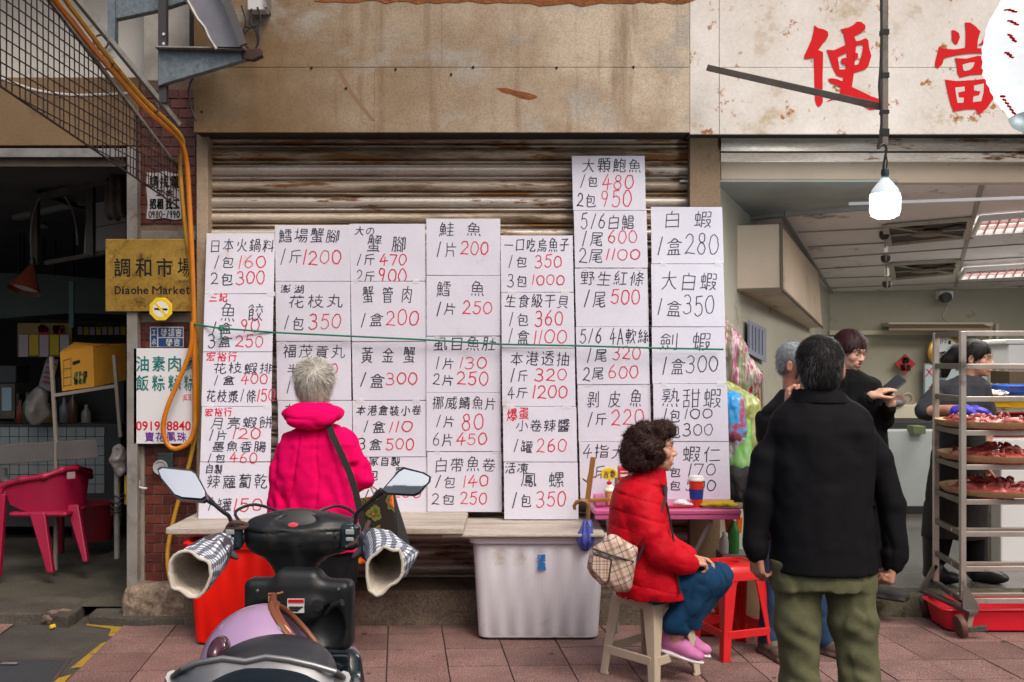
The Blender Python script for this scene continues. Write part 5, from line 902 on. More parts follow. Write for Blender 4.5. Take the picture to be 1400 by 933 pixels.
m = strands(m, fl, 7500, .019, .0017, 'hair', lift=.55, rnd=.35); m2_ = S.build('h'); obj('hair', m, M_hairbg, t, smooth='all'); obj('grey_strands', strands(m2_, fl, 900, .022, .0014, 'grey_strands', lift=.7, rnd=.3, only=True, keep=lambda v: (np.abs(v[:, 0]-hc.x) > .035) & (v[:, 2] < hc.z+.05)), mat('hair_mid_grey', (.16,.16,.165), .45), t, kind='stuff'); obj('sheen_strands', strands(m2_, fl, 1300, .024, .0014, 'sheen_strands', lift=.5, rnd=.3, only=True), mat('hair_sheen', (.035,.032,.032), .35), t, kind='stuff')
S = SDF(.0075); lp(S, [(765,1124,d,68,.12),(790,1124,d,68,.122),(802,1124,d,66,.12)], .02)
ch(S, [(1093,796,d,.083),(1091,850,d,.074),(1092,935,d,.062),(1093,1055,d,.062)], .03); ch(S, [(1160,796,d,.088),(1167,850,d,.085),(1176,935,d,.068),(1177,1055,d,.064)], .03)
f1 = folds(.008, 7, (1,1,.6), 5); f2 = wrinkle(.005, 75, (.55,0,1), [P(1092,870,d-.05), P(1170,860,d-.05), P(1092,930,d-.05), P(1176,925,d-.05)], .07); S.disp = lambda p: f1(p)+f2(p)
obj('trousers', S.build('trousers'), mat('olive_cotton', (.140,.140,.078), .9, spec=.15, var=(.095,.096,.052), vs=9, fine=.15, fs=260, bump=.2, bs=240), t, smooth='all')
S = SDF(.007); shoe(S, 1093, d, -.1); shoe(S, 1177, d, .12); obj('shoes', S.build('shoes'), M_sole, t, smooth='all')

# --- grey haired man with glasses, half hidden
d = 5.12; t = person('grey haired person with glasses and hand at chin, half hidden behind the black jacket', P(1085,892,d)); hc = P(1090,499,d); fw = (.72,-.62,-.02)
S = SDF(.006); head(S, hc, fw, sc=.98, neck_to=P(1086,548,d+.02))
ch(S, [(1084,570,d,.08),(1085,660,d,.09),(1088,735,d,.06)]); ch(S, [(1048,570,d,.045),(1052,640,d-.05,.04),(1076,560,d-.20,.03)]); hand(S, P(1077,556,d-.20), (.05,.12,1), (.9,-.1,.2), (.2,-1,.1), curl=(48,60,40), sc=.98)
ch(S, [(1125,575,d,.045),(1135,650,d,.04),(1132,710,d-.05,.03)]); hand(S, P(1132,710,d-.05), (0,-.1,-1), (-1,0,0), (0,-1,0)); ch(S, [(1064,750,d,.06),(1060,820,d,.05),(1056,870,d,.045)]); ch(S, [(1118,750,d,.06),(1124,820,d,.05),(1130,870,d,.045)])
obj('body', S.build('body'), M_skinA, t, smooth='all'); face_parts(t, hc, fw, sc=.98, brow=M_hairs)
S = SDF(.007); lp(S, [(533,1085,d,17,.07),(545,1084,d,26,.09),(556,1084,d,40,.10),(575,1085,d,48,.115),(640,1086,d,50,.12),(735,1088,d,50,.13)], .02)
ch(S, [(1048,572,d,.058),(1050,636,d-.05,.056),(1074,570,d-.19,.044)]); ch(S, [(1124,575,d,.058),(1135,650,d,.056),(1132,705,d-.05,.044)]); f1 = folds(.007, 8); S.disp = f1; obj('jacket', S.build('jacket'), M_blackc, t, smooth='all')
S = SDF(.0055); S.frame(hc, fw, sc=.98); S.ell((0,-.02,.040), (.081,.092,.080), .02).ell((0,-.05,-.01), (.072,.055,.06), .03).ell((0,.10,-.03), (.09,.085,.078), .015, 's')
for x in (-1, 1): S.ell((x*.098,-.004,-.02), (.034,.036,.046), .012, 's')
m = S.build('hair'); crown = np.array(hc+Vector((0,.05,.09)))
m = strands(m, lambda p: (p-crown)+np.array([.04,0,-.02]), 2600, .03, .0015, 'hair', lift=.5); obj('hair', m, M_hairs, t, smooth='all')
q = SDF().frame(hc, fw, sc=.98); s = MB()
for x in (-1, 1):
    s.tube([q.W((x*.031+.021*math.cos(a), .094-.004*abs(math.cos(a)), .0+.015*math.sin(a))) for a in [i*math.pi/8 for i in range(17)]], .0011, 5, cap=False); s.tube([q.W((x*.052,.09,.004)), q.W((x*.072,.06,.004)), q.W((x*.076,-.0,.006))], .0014, 5)
s.tube([q.W((-.01,.095,.003)), q.W((.01,.095,.003))], .0011, 5); obj('glasses', s, M_black, t, smooth=True)
S = SDF(.008); lp(S, [(728,1088,d,42,.11),(755,1088,d,42,.11)], .02); ch(S, [(1064,750,d,.085),(1058,820,d,.068),(1054,872,d,.060)]); ch(S, [(1116,750,d,.085),(1124,820,d,.068),(1131,872,d,.062)]); S.disp = folds(.007, 10)
obj('jeans', S.build('jeans'), mat('blue_jeans', (.02,.06,.14), .9, var=(.012,.035,.08), vs=9, fine=.25, fs=300), t, smooth='all')
S = SDF(.006); shoe(S, 1052, d, 2.9); shoe(S, 1133, d, 2.6); obj('shoes', S.build('shoes'), mat('hiking_shoe', (.06,.045,.04), .8, var=(.20,.13,.10), vs=22), t, smooth='all')

# --- woman with the phone
d = 5.78; t = person('maroon haired person in a black knit top looking down at a phone', P(1170,820,d)); hc = P(1163,479,d); fw = (.50,-.80,-.30)
S = SDF(.005); head(S, hc, fw, sc=.98, neck_to=P(1158,525,d+.03), open_mouth=.3)
ch(S, [(1166,545,d,.08),(1170,600,d,.09),(1172,640,d,.08)]); ch(S, [(1192,530,d,.04),(1207,572,d-.06,.036),(1219,552,d-.17,.026)]); ch(S, [(1150,530,d,.04),(1158,575,d-.12,.036),(1192,541,d-.24,.026)])
hand(S, P(1213,556,d-.17), (.25,-.2,.95), (-.9,-.2,.2), (-.3,-.2,1), curl=(50,45,30), sc=.92, tcurl=10); hand(S, P(1190,543,d-.24), (.75,-.1,.42), (.3,.2,-.8), (.2,-1,.2), curl=(14,18,12), sc=.92)
obj('body', S.build('body'), M_skinC, t, smooth='all'); face_parts(t, hc, fw, sc=.98, open_mouth=.3)
S = SDF(.007); lp(S, [(505,1160,d,13,.065),(513,1163,d,22,.085),(522,1167,d,34,.10),(545,1170,d,39,.115),(600,1172,d,40,.12),(660,1175,d,41,.125),(672,1175,d,41,.125)], .02)
ch(S, [(1190,531,d,.062),(1206,572,d-.06,.060),(1216,558,d-.15,.040)], .03); ch(S, [(1150,532,d,.06),(1158,575,d-.12,.058),(1186,547,d-.22,.040)], .03); S.disp = folds(.007, 10); legs = SDF(.008); lp(legs, [(655,1175,d,39,.118),(690,1175,d,38,.115)], .02); ch(legs, [(1158,690,d,.085),(1157,750,d,.065),(1157,806,d,.055)]); ch(legs, [(1192,690,d,.085),(1194,750,d,.065),(1195,806,d,.055)]); legs.disp = folds(.006, 9); obj('trousers', legs.build('trousers'), M_blackc, t, smooth='all'); sh_ = SDF(.007); shoe(sh_, 1157, d, 2.6, z=.136); shoe(sh_, 1195, d, 2.3, z=.136); obj('shoes', sh_.build('shoes'), M_sole, t, smooth='all'); obj('sweater', S.build('sweater'), M_bsweat, t, smooth='all')
S = SDF(.005); S.frame(hc, fw, sc=.98); S.ell((0,-.018,.038), (.087,.098,.086), .02).ell((0,-.045,-.03), (.082,.062,.075), .03).ell((0,.118,-.058), (.078,.082,.095), .012, 's').ell((0,0,-.14), (.1,.12,.06), .02, 's')
m = S.build('hair'); crown = np.array(hc+Vector((0,0,.095)))
m = strands(m, lambda p: (p-crown)*np.array([1,1,.3])*3+np.array([0,0,-.5]), 2600, .05, .0022, 'hair', lift=.06, rnd=.12); obj('hair', m, M_hairm, t, smooth='all')
ph = thing('phone', 'dark mobile phone held in both hands of the maroon haired person', 'phone', P(1220,530,d-.22)); s = MB()
Mx = Matrix.Rotation(R(-32), 3, 'Y') @ Matrix.Rotation(R(25), 3, 'X') @ Matrix.Rotation(R(25), 3, 'Z')
s.obox(P(1220,528,d-.22), (.145,.075,.009), Matrix.Rotation(R(-40), 3, 'Y') @ Matrix.Rotation(R(38), 3, 'X')); obj('case', s, M_black, ph, bevel=.003)

# --- worker behind the rack
d = 6.2; t = person('smiling worker in dark grey shirt and black apron behind the metal rack', P(1310,795,d)); hc = P(1335,490,d); fw = (.72,-.66,-.06)
S = SDF(.005); head(S, hc, fw, sc=.99, neck_to=P(1326,530,d+.02), open_mouth=.4)
ch(S, [(1315,550,d,.08),(1310,620,d,.08),(1306,680,d,.08)]); ch(S, [(1284,532,d,.045),(1262,562,d-.03,.037),(1318,560,d-.22,.028)]); ch(S, [(1342,530,d,.045),(1350,590,d-.02,.036),(1346,634,d-.10,.026)]); hand(S, P(1346,634,d-.10), (0,-.1,-1), (1,0,0), (0,-1,0), curl=(40,40,20), sc=.9)
obj('body', S.build('body'), M_skinB, t, smooth='all'); face_parts(t, hc, fw, sc=.99, open_mouth=.4)
S = SDF(.006); hand(S, P(1316,560,d-.21), (1,-.3,.08), (.1,.3,-1), (0,-1,.2), curl=(16,22,14), sc=1.08, kk=.01); S.cap(P(1306,562,d-.18), P(1320,560,d-.22), .036, .032, .01); obj('glove', S.build('glove'), mat('blue_glove', (.05,.04,.55), .45), t, smooth='all')
S = SDF(.007); lp(S, [(514,1324,d,12,.065),(519,1322,d,22,.08),(526,1317,d,33,.10),(545,1313,d,37,.115),(600,1310,d,35,.12),(690,1304,d,36,.125),(700,1304,d,37,.125)], .02)
ch(S, [(1285,533,d,.062),(1266,562,d-.03,.062)], .03); ch(S, [(1342,534,d,.062),(1349,572,d-.02,.058)], .03); S.disp = folds(.008, 9); obj('shirt', S.build('shirt'), mat('charcoal_shirt', (.032,.034,.042), .9, fine=.12, fs=250, bump=.15, bs=200), t, smooth='all')
S = SDF(.008); lp(S, [(560,1316,d-.05,24,.095),(620,1312,d-.04,36,.115),(700,1306,d-.02,42,.13),(735,1304,d-.02,44,.13)], .01); S.disp = folds(.006, 8); obj('apron', S.build('apron'), M_blackm, t, smooth='all')
S = SDF(.008); ch(S, [(1285,725,d,.085),(1280,760,d,.07)]); ch(S, [(1328,725,d,.085),(1332,760,d,.07)]); obj('trousers', S.build('trousers'), M_blackc, t, smooth='all')
S = SDF(.007); ch(S, [(1277,725,d,.07),(1276,782,d,.058)]); ch(S, [(1335,725,d,.07),(1337,782,d,.058)]); S.frame(P(1278,794,d),(.5,-.8,0)).ell((0,.05,.04),(.05,.13,.045),.03); S.frame(P(1339,794,d),(.6,-.7,0)).ell((0,.05,.04),(.05,.13,.045),.03); obj('boots', S.build('boots'), M_black, t, smooth='all')
S = SDF(.005); S.frame(hc, fw, sc=.99); S.ell((0,-.018,.038), (.085,.098,.085), .02).ell((0,-.06,-.01), (.07,.06,.07), .03).ell((0,.112,-.052), (.078,.078,.088), .012, 's').ell((0,-.01,-.13), (.1,.1,.05), .02, 's')
S.frame((0,0,0)); ch(S, [(1310,480,d+.03,.045),(1297,492,d+.05,.04),(1292,512,d+.05,.022)], .02)
m = S.build('hair'); crown = np.array(hc+Vector((.03,-.02,.095))); m = strands(m, lambda p: (p-crown)*np.array([1,1,.3])*3+np.array([-.2,0,-.4]), 2400, .055, .0022, 'hair', lift=.06, rnd=.12); obj('hair', m, M_hairb, t, smooth='all')

# --- seated woman in the red padded coat
d = 4.74; t = person('curly haired person in a red padded coat sitting on the beige stool, mouth open', P(885,812,d)); hc = P(894,611,d-.03); fw = (1,-.16,-.02)
S = SDF(.0045); head(S, hc, fw, sc=1.02, open_mouth=1, neck_to=P(872,668,d+.01))
ch(S, [(872,690,d,.09),(880,750,d,.10),(886,792,d,.11)]); ch(S, [(878,692,d-.12,.045),(898,748,d-.17,.04),(945,772,d-.16,.026)]); ch(S, [(880,692,d+.12,.045),(905,748,d+.15,.04),(948,765,d+.05,.026)])
hand(S, P(943,768,d-.15), (.9,.25,-.12), (.1,.3,-1), (0,1,.3), curl=(40,45,30), sc=.88); hand(S, P(946,763,d+.03), (.9,-.2,-.1), (0,-.3,-1), (0,-1,.3), curl=(30,40,30), sc=.88)
ch(S, [(895,800,d-.08,.08),(962,794,d-.09,.06),(926,850,d-.08,.042),(922,876,d-.07,.036)]); ch(S, [(897,798,d+.1,.08),(980,788,d+.10,.06),(940,850,d+.08,.042),(932,872,d+.08,.036)])
obj('body', S.build('body'), M_skinB, t, smooth='all'); face_parts(t, hc, fw, sc=1.02, open_mouth=1)
S = SDF(.006); S.frame(hc, fw, sc=.95); S.ell((0,-.040,.020), (.104,.112,.102), .03).ell((0,-.078,-.048), (.106,.088,.086), .03).ell((0,-.03,-.075), (.09,.06,.05), .03).ell((0,.137,-.055), (.10,.092,.092), .012, 's').ell((0,.035,.086), (.084,.070,.046), .02).ell((0,.03,-.155), (.12,.08,.06), .02, 's').ell((.085,.01,-.03), (.035,.04,.06), .02).ell((-.085,.01,-.03), (.035,.04,.06), .02)
S.disp = lambda p: .010*vn(p, 38)+.006*vn(p, 80, 1)
m = S.build('hair'); c0 = np.array(hc)
def fl(p): v = p-c0; return v*2+.9*np.stack([vn(p, 45, 3), vn(p, 45, 4), vn(p, 45, 5)], 1)
m2_ = S.build('h'); obj('brown_strands', strands(m2_, fl, 2600, .030, .0016, 'brown_strands', lift=.9, rnd=.9, only=True), mat('hair_brown_curl', (.085,.035,.028), .5), t, kind='stuff'); m = strands(m, fl, 8000, .022, .0020, 'hair', lift=.8, rnd=.9); obj('hair', m, mat('hair_dark_brown', (.014,.007,.006), .6, var=(.04,.018,.015), vs=60, spec=.15), t, smooth='all')
M_redc = mat('red_padded_coat', (.56,.0,.012), .7, var=(.44,.0,.009), vs=7, fine=.06, fs=200, bump=.12, bs=60, spec=.2)
S = SDF(.006); lp(S, [(646,884,d,18,.075),(655,878,d,27,.10),(668,874,d,33,.14),(690,872,d,38,.17),(730,873,d,42,.19),(770,882,d,46,.20),(800,889,d,49,.205),(810,890,d,48,.20)], .02, pw=2.4)
ch(S, [(878,694,d-.13,.082),(886,730,d-.17,.078),(903,756,d-.19,.070),(932,768,d-.17,.056),(943,771,d-.16,.045)], .012); ch(S, [(882,692,d+.13,.078),(905,745,d+.15,.07),(940,762,d+.05,.048)], .03)
z0 = P(0,646,d).z
def quilt(p):
    w = (p[:, 2]+.25*(p[:, 0])+.012*vn(p, 6))/.078; s_ = np.abs(np.sin(math.pi*w)); m_ = .45+.55*np.clip(vn(p, 5, 6)*2, -.6, 1); return m_*(.0055*np.exp(-(s_/.14)**2)-.004*s_)+.0045*vn(p*np.array([1,1,1.8]), 13, 2)+.002*vn(p, 30, 9)+.0015*vn(p, 60, 4)
S.disp = quilt; jk = obj('coat', S.build('coat'), M_redc, t, smooth='all')
S = SDF(.005); lp(S, [(640,889,d-.01,20,.075),(650,886,d-.01,24,.085),(662,882,d-.01,30,.10)], .01); S.ell(P(891,634,d-.01), (.062,.062,.07), .01, 's'); S.disp = folds(.004, 16); obj('collar', S.build('collar'), M_redc, jk, smooth='all')
s = MB(); s.tube([P(905,664,d-.10), P(914,700,d-.10), P(922,745,d-.11), P(925,775,d-.16), P(930,812,d-.19)], .005, 6); obj('zip', s, M_black, jk, smooth=True)
s = MB(); s.tube([P(871,768,d-.225), P(880,747,d-.235), P(886,735,d-.235)], .007, 6); obj('pocket_zip', s, mat('dark_zip', (.06,.01,.03), .5), jk, smooth=True)
S = SDF(.007); ch(S, [(895,800,d-.08,.088),(962,794,d-.09,.074),(945,822,d-.09,.066),(926,855,d-.08,.072)], .03); ch(S, [(897,798,d+.10,.088),(982,790,d+.10,.074),(955,822,d+.10,.062),(942,852,d+.08,.068)], .03); S.plane(P(930,862,d), (-.15,0,-1)); f1 = folds(.007, 11); S.disp = f1
obj('jeans', S.build('jeans'), M_denim, t, smooth='all')
M_pkshoe = mat('pink_sneaker', (.62,.20,.42), .7, var=(.5,.14,.34), vs=15, bump=.2, bs=200); M_wsole = mat('white_sole', (.7,.66,.68), .6)
for q, a, nm in ((P(921,888,d-.07), -.25, 'shoe'), (P(932,880,d+.09), -.15, 'shoe')):
    S = SDF(.0045); f = (.92,-.3,-.22) if nm == 'shoe' else (1,0,0); S.frame(q, f); S.ell((0,-.03,.035), (.036,.045,.052), .02).ell((0,.03,.022), (.040,.06,.040), .02).ell((0,.09,.008), (.040,.055,.028), .02)
    sh = obj('shoe', S.build('shoe'), M_pkshoe, t, smooth='all')
    S = SDF(.0045); S.frame(q, f); S.ell((0,-.02,-.016), (.039,.058,.012), .01).ell((0,.07,-.018), (.043,.08,.011), .02); obj('sole', S.build('sole'), M_wsole, sh, smooth='all')
    s = MB(); W = SDF().frame(q, f)
    for i in range(4): s.tube([W.W((-.022,.02+.016*i,.052-.008*i)), W.W((0,.022+.016*i,.064-.009*i)), W.W((.022,.02+.016*i,.052-.008*i))], .0022, 5)
    obj('lace', s, M_wsole, sh, smooth=True, kind='stuff')

# ---------------------------------------------------------------- bins, planks, table, stools
def solid(name, mb, m, label, cat, **k): return tag(obj(name, mb, m, **k), label, cat)
M_trans = mat('milky_plastic', (.64,.63,.68), .38, var=(.57,.55,.59), vs=3, dirt=.2, dcol=(.40,.31,.23), ds=4, fine=.02)
def tub(t, x0, x1, y0, y1, z0, z1, m, taper=.035, rim=.03, th=.008, ribs=6, nm='tub'):
    """open ribbed plastic tub: outer skin with ribs, inner skin, rolled rim"""
    cx, cy = (x0+x1)/2, (y0+y1)/2; hx, hy = (x1-x0)/2, (y1-y0)/2
    def ring(f, z, off=0, rb=0, r=.05, n=6):
        ax, ay = hx-taper*(1-f)+off, hy-taper*(1-f)*.7+off; o = []
        for sx, sy, a0 in ((1,-1,-90),(1,1,0),(-1,1,90),(-1,-1,180)):
            for i in range(n+1):
                a = R(a0+90*i/n); o.append((cx+sx*(ax-r)+r*math.cos(a), cy+sy*(ay-r)+r*math.sin(a), z))
            if sx == -1 and sy == -1: # front side subdivided for ribs
                k = ribs*6
                for i in range(1, k):
                    u = i/k; x = cx-(ax-r)+2*(ax-r)*u; w = (u*ribs) % 1; o.append((x, cy-ay-(rb*(1 if .25 < w < .75 else 0)), z))
        return o
    s = MB(); H = z1-z0
    s.loft([ring(0,z0,-.02), ring(0,z0+.012), ring(.08,z0+H*.05,0,.0), ring(.1,z0+H*.07,0,.007), ring(.86,z1-H*.14,0,.007), ring(.88,z1-H*.12,0,0), ring(.93,z1-H*.07), ring(.94,z1-H*.066,rim*.55), ring(1,z1-.006,rim*.75), ring(1,z1,rim*.6), ring(1,z1,-.004), ring(.9,z1-.05,-th), ring(0,z0+.02,-th)], capa=True, capb=True)
    obj(nm, s, m, t, smooth=True, fix=True)
t = thing('plastic_tub', 'large milky white ribbed plastic tub under the plank, umbrella tip over its rim', 'tub', P(735,878,5.34))
a, b = P(653,878,5.34), P(820,878,5.34); tub(t, a.x-.03, b.x+.03, 5.34, 5.655, .004, .565, M_trans)
s = MB(); cp = lambda x, y: Vector((P(x,y,5.352).x, 5.3452-.0265*(P(x,y,5.35).z-0)/.565*.7, P(x,y,5.35).z))
write(s, '張', cp, 733, 747, 757, 767, .007, 0, .3); write(s, '農', cp, 733, 747, 768, 778, .007, 0, .3); obj('blue_mark', s, mat('blue_print', (.01,.16,.48), .6), t, kind='stuff')
t = thing('red_crate', 'bright red plastic crate with a wide rim under the left plank', 'crate', P(315,885,5.24))
a, b = P(262,885,5.24), P(440,885,5.24); tub(t, a.x-.03, b.x+.03, 5.24, 5.64, .004, .55, mat('red_crate_plastic', (.86,.012,.004), .5, var=(.74,.008,.003), vs=3, spec=.2), ribs=7)
M_plank = mat('whitewashed_plank', (.50,.45,.39), .8, var=(.36,.31,.26), vs=5, fine=.18, fs=80, bump=.5, bs=40, dirt=.4, dcol=(.25,.19,.14), stretch=(.4,2,2))
s = MB(); a, b = P(229,722,5.3), P(634,722,5.3); s.box((a.x,5.27,.586), (b.x,5.88,.622)); solid('plank', s, M_plank, 'pale worn plank lying across the red crate, flush with the boards', 'plank', bevel=.006)
s = MB(); a, b = P(238,722,5.3), P(500,722,5.3); s.box((a.x,5.32,.566), (b.x,5.8,.584)); solid('plank', s, M_plank, 'thinner plank sandwiched under the pale plank above the red crate', 'plank', bevel=.004)
sd = SDF(.009); a = P(556,711,5.3); b = P(636,711,5.3); sd.box(((a.x+b.x)/2,5.5,.634), ((b.x-a.x)/2,.20,.012), .006); sd.disp = lambda p: .006*vn(p, 22)+.003*vn(p, 70)
s = MB(); a, b = P(605,730,5.3), P(828,730,5.3); s.box((a.x,5.29,.567), (b.x,5.87,.584)); solid('plank', s, M_plank, 'long pale plank lying over the milky white tub', 'plank', bevel=.006)
# pink folding table
M_pinkt = mat('pink_laminate', (.60,.12,.30), .35, var=(.52,.09,.25), vs=4, fine=.04)
t = thing('folding_table', 'pink topped folding table behind the seated person in red', 'table', P(940,850,5.6))
x0, x1 = P(800,684,5.78).x, P(1014,697,5.39).x
s = MB(); s.prism([(x0,5.80,.70),(x0+.02,5.39,.70),(x1,5.39,.70),(x1,5.80,.70)], (0,0,-.03)); top = obj('table_top', s, M_pinkt, t, fix=True, bevel=.008)
s = MB(); s.box((x0+.025,5.396,.645),(x1-.005,5.42,.669)); s.box((x1-.03,5.42,.645),(x1-.005,5.78,.669)); obj('apron', s, M_pinkt, t, bevel=.004)
for pts in ([(972,712,5.45),(945,760,5.5),(925,800,5.55),(905,845,5.62)], [(910,712,5.7),(940,770,5.6),(975,838,5.45)]):
    s = MB(); q = [P(*v) for v in pts]; s.tube([q[0], q[-1]+Vector((0,0,0))], .013, 10); obj('leg', s, M_steel, t, smooth=True)
s = MB(); s.tube([(x0+.1,5.45,.66),(x0+.16,5.5,.0)], .013, 10); obj('leg', s, M_steel, t, smooth=True)
def stool(t, cx, cy, rz, H, fw, tw, m, lw=.050):
    """moulded stacking stool: square top with hole ring, four channel legs, ring of rungs"""
    M = Matrix.Rotation(rz, 3, 'Z'); c = Vector((cx, cy, 0))
    def rr(h, z, r, n=5):
        o = []
        for sx, sy, a0 in ((1,-1,-90),(1,1,0),(-1,1,90),(-1,-1,180)):
            for i in range(n+1): a = R(a0+90*i/n); o.append(c+M@Vector((sx*(h-r)+r*math.cos(a), sy*(h-r)+r*math.sin(a), z)))
        return o
    s = MB(); s.loft([rr(tw+.012,H-.075,.05), rr(tw+.008,H-.04,.05), rr(tw+.002,H-.012,.05), rr(tw-.010,H-.001,.045), rr(tw-.03,H,.04), rr(tw-.034,H-.004,.04), rr(.03,H-.004,.029), rr(.03,H-.03,.029), rr(tw-.02,H-.03,.04), rr(tw-.002,H-.075,.045)]); obj('seat', s, m, t, smooth=True, fix=True)
    for sx in (-1, 1):
        for sy in (-1, 1):
            s = MB(); rg = []
            for z, w in ((0,lw*.95),(.012,lw*.95),(.013,lw*.82),(H*.35,lw*.95),(H*.8,lw*1.35),(H-.05,lw*1.9)):
                f = z/H; h = fw+(tw-fw)*f; k = .006
                p = [(h,h),(h-w,h),(h-w,h-k*2),(h-k*2,h-k*2),(h-k*2,h-w),(h,h-w)]; rg.append([c+M@Vector((sx*x, sy*y, z)) for x, y in p])
            s.loft(rg, capa=True, capb=True); obj('leg', s, m, t, fix=True, bevel=.003)
    zr = H*.28; h = fw+(tw-fw)*.28-.004
    for ax, sg in ((0,1),(0,-1),(1,1),(1,-1)):
        e = Vector((h-.02, sg*h, zr)) if ax == 0 else Vector((sg*h, h-.02, zr)); f = Vector((-h+.02, sg*h, zr)) if ax == 0 else Vector((sg*h, -h+.02, zr))
        s = MB(); s.bar(c+M@e, c+M@f, .012, .042); obj('rung', s, m, t, bevel=.004)
M_bst = mat('beige_stool_plastic', (.58,.50,.37), .45, var=(.52,.44,.32), vs=4, dirt=.12, dcol=(.35,.28,.2)); M_rst = mat('red_stool_plastic', (.66,.014,.018), .32, var=(.56,.01,.012), vs=4)
t = thing('stool', 'beige plastic stool that the person in red sits on', 'stool', (.667,4.80,0)); stool(t, .667, 4.80, R(42), .425, .172, .128, M_bst)
t = thing('stool', 'tall red plastic stool between the seated person and the black jacket', 'stool', (1.147,5.16,0)); stool(t, 1.147, 5.16, R(20), .47, .158, .118, M_rst)
for q in ():
    pass
t = thing('red_tray', 'shallow red plastic tray on the tiles under the pink table', 'tray', P(990,850,5.45)); tub(t, .98, 1.42, 5.42, 5.62, .004, .11, M_rst, .03, .02, ribs=5)
s = MB(); a = P(955,845,5.6); s.box((a.x,5.62,0),(a.x+.2,5.80,.24)); solid('carton', s, mat('cardboard', (.30,.19,.10), .85, var=(.25,.155,.08), vs=8, fine=.08), 'small brown carton under the table behind the red stool', 'carton', bevel=.003)
s = MB(); a = P(1010,800,5.5); s.obox((a.x+.06,5.56,.18),(.12,.1,.32),Matrix.Rotation(R(20),3,'Z')); solid('carton', s, MATS['cardboard'], 'upright tan carton glimpsed through the legs of the red stool', 'carton', bevel=.003)
def bottle(px, py, d, h, r, m, mc, label, z=None):
    b = P(px, py, d); t = thing('bottle', label, 'bottle', b); s = MB(); s.lathe([(r*.9,0),(r,.01),(r,h*.6),(r*.8,h*.72),(r*.38,h*.85),(r*.36,h*.9)], b, 16); obj('glass', s, m, t, smooth=True)
    s = MB(); s.lathe([(r*.42,h*.88),(r*.42,h),(r*.36,h+.002)], b, 14); obj('cap', s, mc, t, smooth=True)
M_grn = mat('green_glass', (.04,.22,.05), .12, spec=.6); M_clearb = mat('cloudy_plastic', (.42,.42,.38), .2); M_orp = mat('orange_plastic', (.75,.16,.01), .4); M_wcap = mat('white_cap', (.7,.7,.7), .4)
s = MB(); a = P(985,757,5.62); s.box((a.x,5.58,a.z-.25),(a.x+.26,5.75,a.z)); solid('box', s, mat('grey_crate', (.16,.15,.14), .7), 'grey crate under the pink table carrying the bottles', 'crate', bevel=.006)
bottle(1003,757,5.63,.21,.032,M_grn,M_wcap,'green bottle standing under the right end of the pink table')
bottle(990,757,5.61,.12,.026,M_clearb,M_wcap,'small clear jar with white cap left of the green bottle')
s = MB(); s.lathe([(.045,0),(.052,.09),(.05,.092),(.0,.092)], P(1003,728,5.68), 18); solid('tub', s, M_orp, 'small orange tub hanging behind the green bottle', 'tub', smooth=True)
# things on the table
t = thing('paper_cup', 'red paper cup with blue sleeve and white lid on the pink table', 'cup', P(952,691,5.5)); q = P(952,691.5,5.5); q.z = .701
s = MB(); s.lathe([(.029,0),(.031,.003),(.041,.145),(.042,.146)], q, 28); obj('cup', s, mat('red_paper', (.75,.04,.01), .5), t, smooth=True)
s = MB(); s.lathe([(.0345,.042),(.0355,.042),(.0405,.098),(.039,.098)], q, 28, cap=False); obj('sleeve', s, mat('blue_sleeve', (.01,.04,.28), .7), t, smooth=True)
s = MB(); s.lathe([(.044,.143),(.045,.148),(.043,.155),(.041,.157),(.040,.168),(.034,.170),(.0,.168)], q, 28); obj('lid', s, mat('white_lid', (.8,.8,.8), .4), t, smooth=True)
s = MB(); s.tube([q+Vector((-.02,-.044,.115)), q+Vector((0,-.046,.12)), q+Vector((.02,-.044,.112))], .0012, 4)
sd = SDF(.006); c = P(983,684,5.5); c.z = .712
for i in range(9): sd.ell((c.x+random.uniform(-.06,.06), 5.5+random.uniform(-.05,.05), .712+random.uniform(0,.012)), (random.uniform(.03,.06), random.uniform(.02,.045), random.uniform(.008,.014)), .015, rot=Matrix.Rotation(random.uniform(-.8,.8),3,'Z'))
sd.disp = lambda p: .006*np.abs(vn(p, 30))-.002+.002*vn(p, 70); m_ = sd.build('cloth'); solid('cloth', m_, mat('yellow_cloth', (.62,.42,.015), .85, var=(.45,.30,.01), vs=14, bump=.2, bs=150), 'crumpled yellow cloth on a brown board on the pink table', 'cloth', smooth='all')
s = MB(); s.prism([P(962,697,5.42)+Vector((0,0,0)) for _ in (0,)]+[], (0,0,0)) if 0 else None
s = MB(); s.obox((P(990,690,5.5).x, 5.52, .7055), (.22,.20,.008), Matrix.Rotation(R(-12), 3, 'Z')); solid('chopping_board', s, mat('brown_board', (.22,.14,.08), .6), 'thin brown board under the yellow cloth on the table', 'board', bevel=.003)
sd = SDF(.005); c = P(931,684,5.55); sd.ell((c.x,5.52,.718),(.045,.035,.018),.01).ell((c.x+.03,5.5,.712),(.04,.03,.012),.01); sd.disp = lambda p: .006*vn(p, 40); solid('tissue', sd.build('tissue'), mat('white_tissue', (.75,.75,.78), .9), 'crumpled white tissue beside the paper cup', 'tissue', smooth='all')
s = MB(); s.bar((P(905,688,5.45).x,5.44,.708),(P(950,688,5.45).x,5.47,.708),.03,.012); solid('red_strap', s, mat('red_strap', (.4,.01,.012), .6), 'folded red strap lying in front of the paper cup', 'strap', bevel=.004)
q = P(836,684,5.55)
s = MB(); s.box((q.x-.09,5.50,.702),(q.x+.10,5.70,.745)); solid('pink_box', s, mat('pink_box', (.62,.14,.30), .5), 'flat pink box on the left end of the table behind the cane', 'box', bevel=.004)
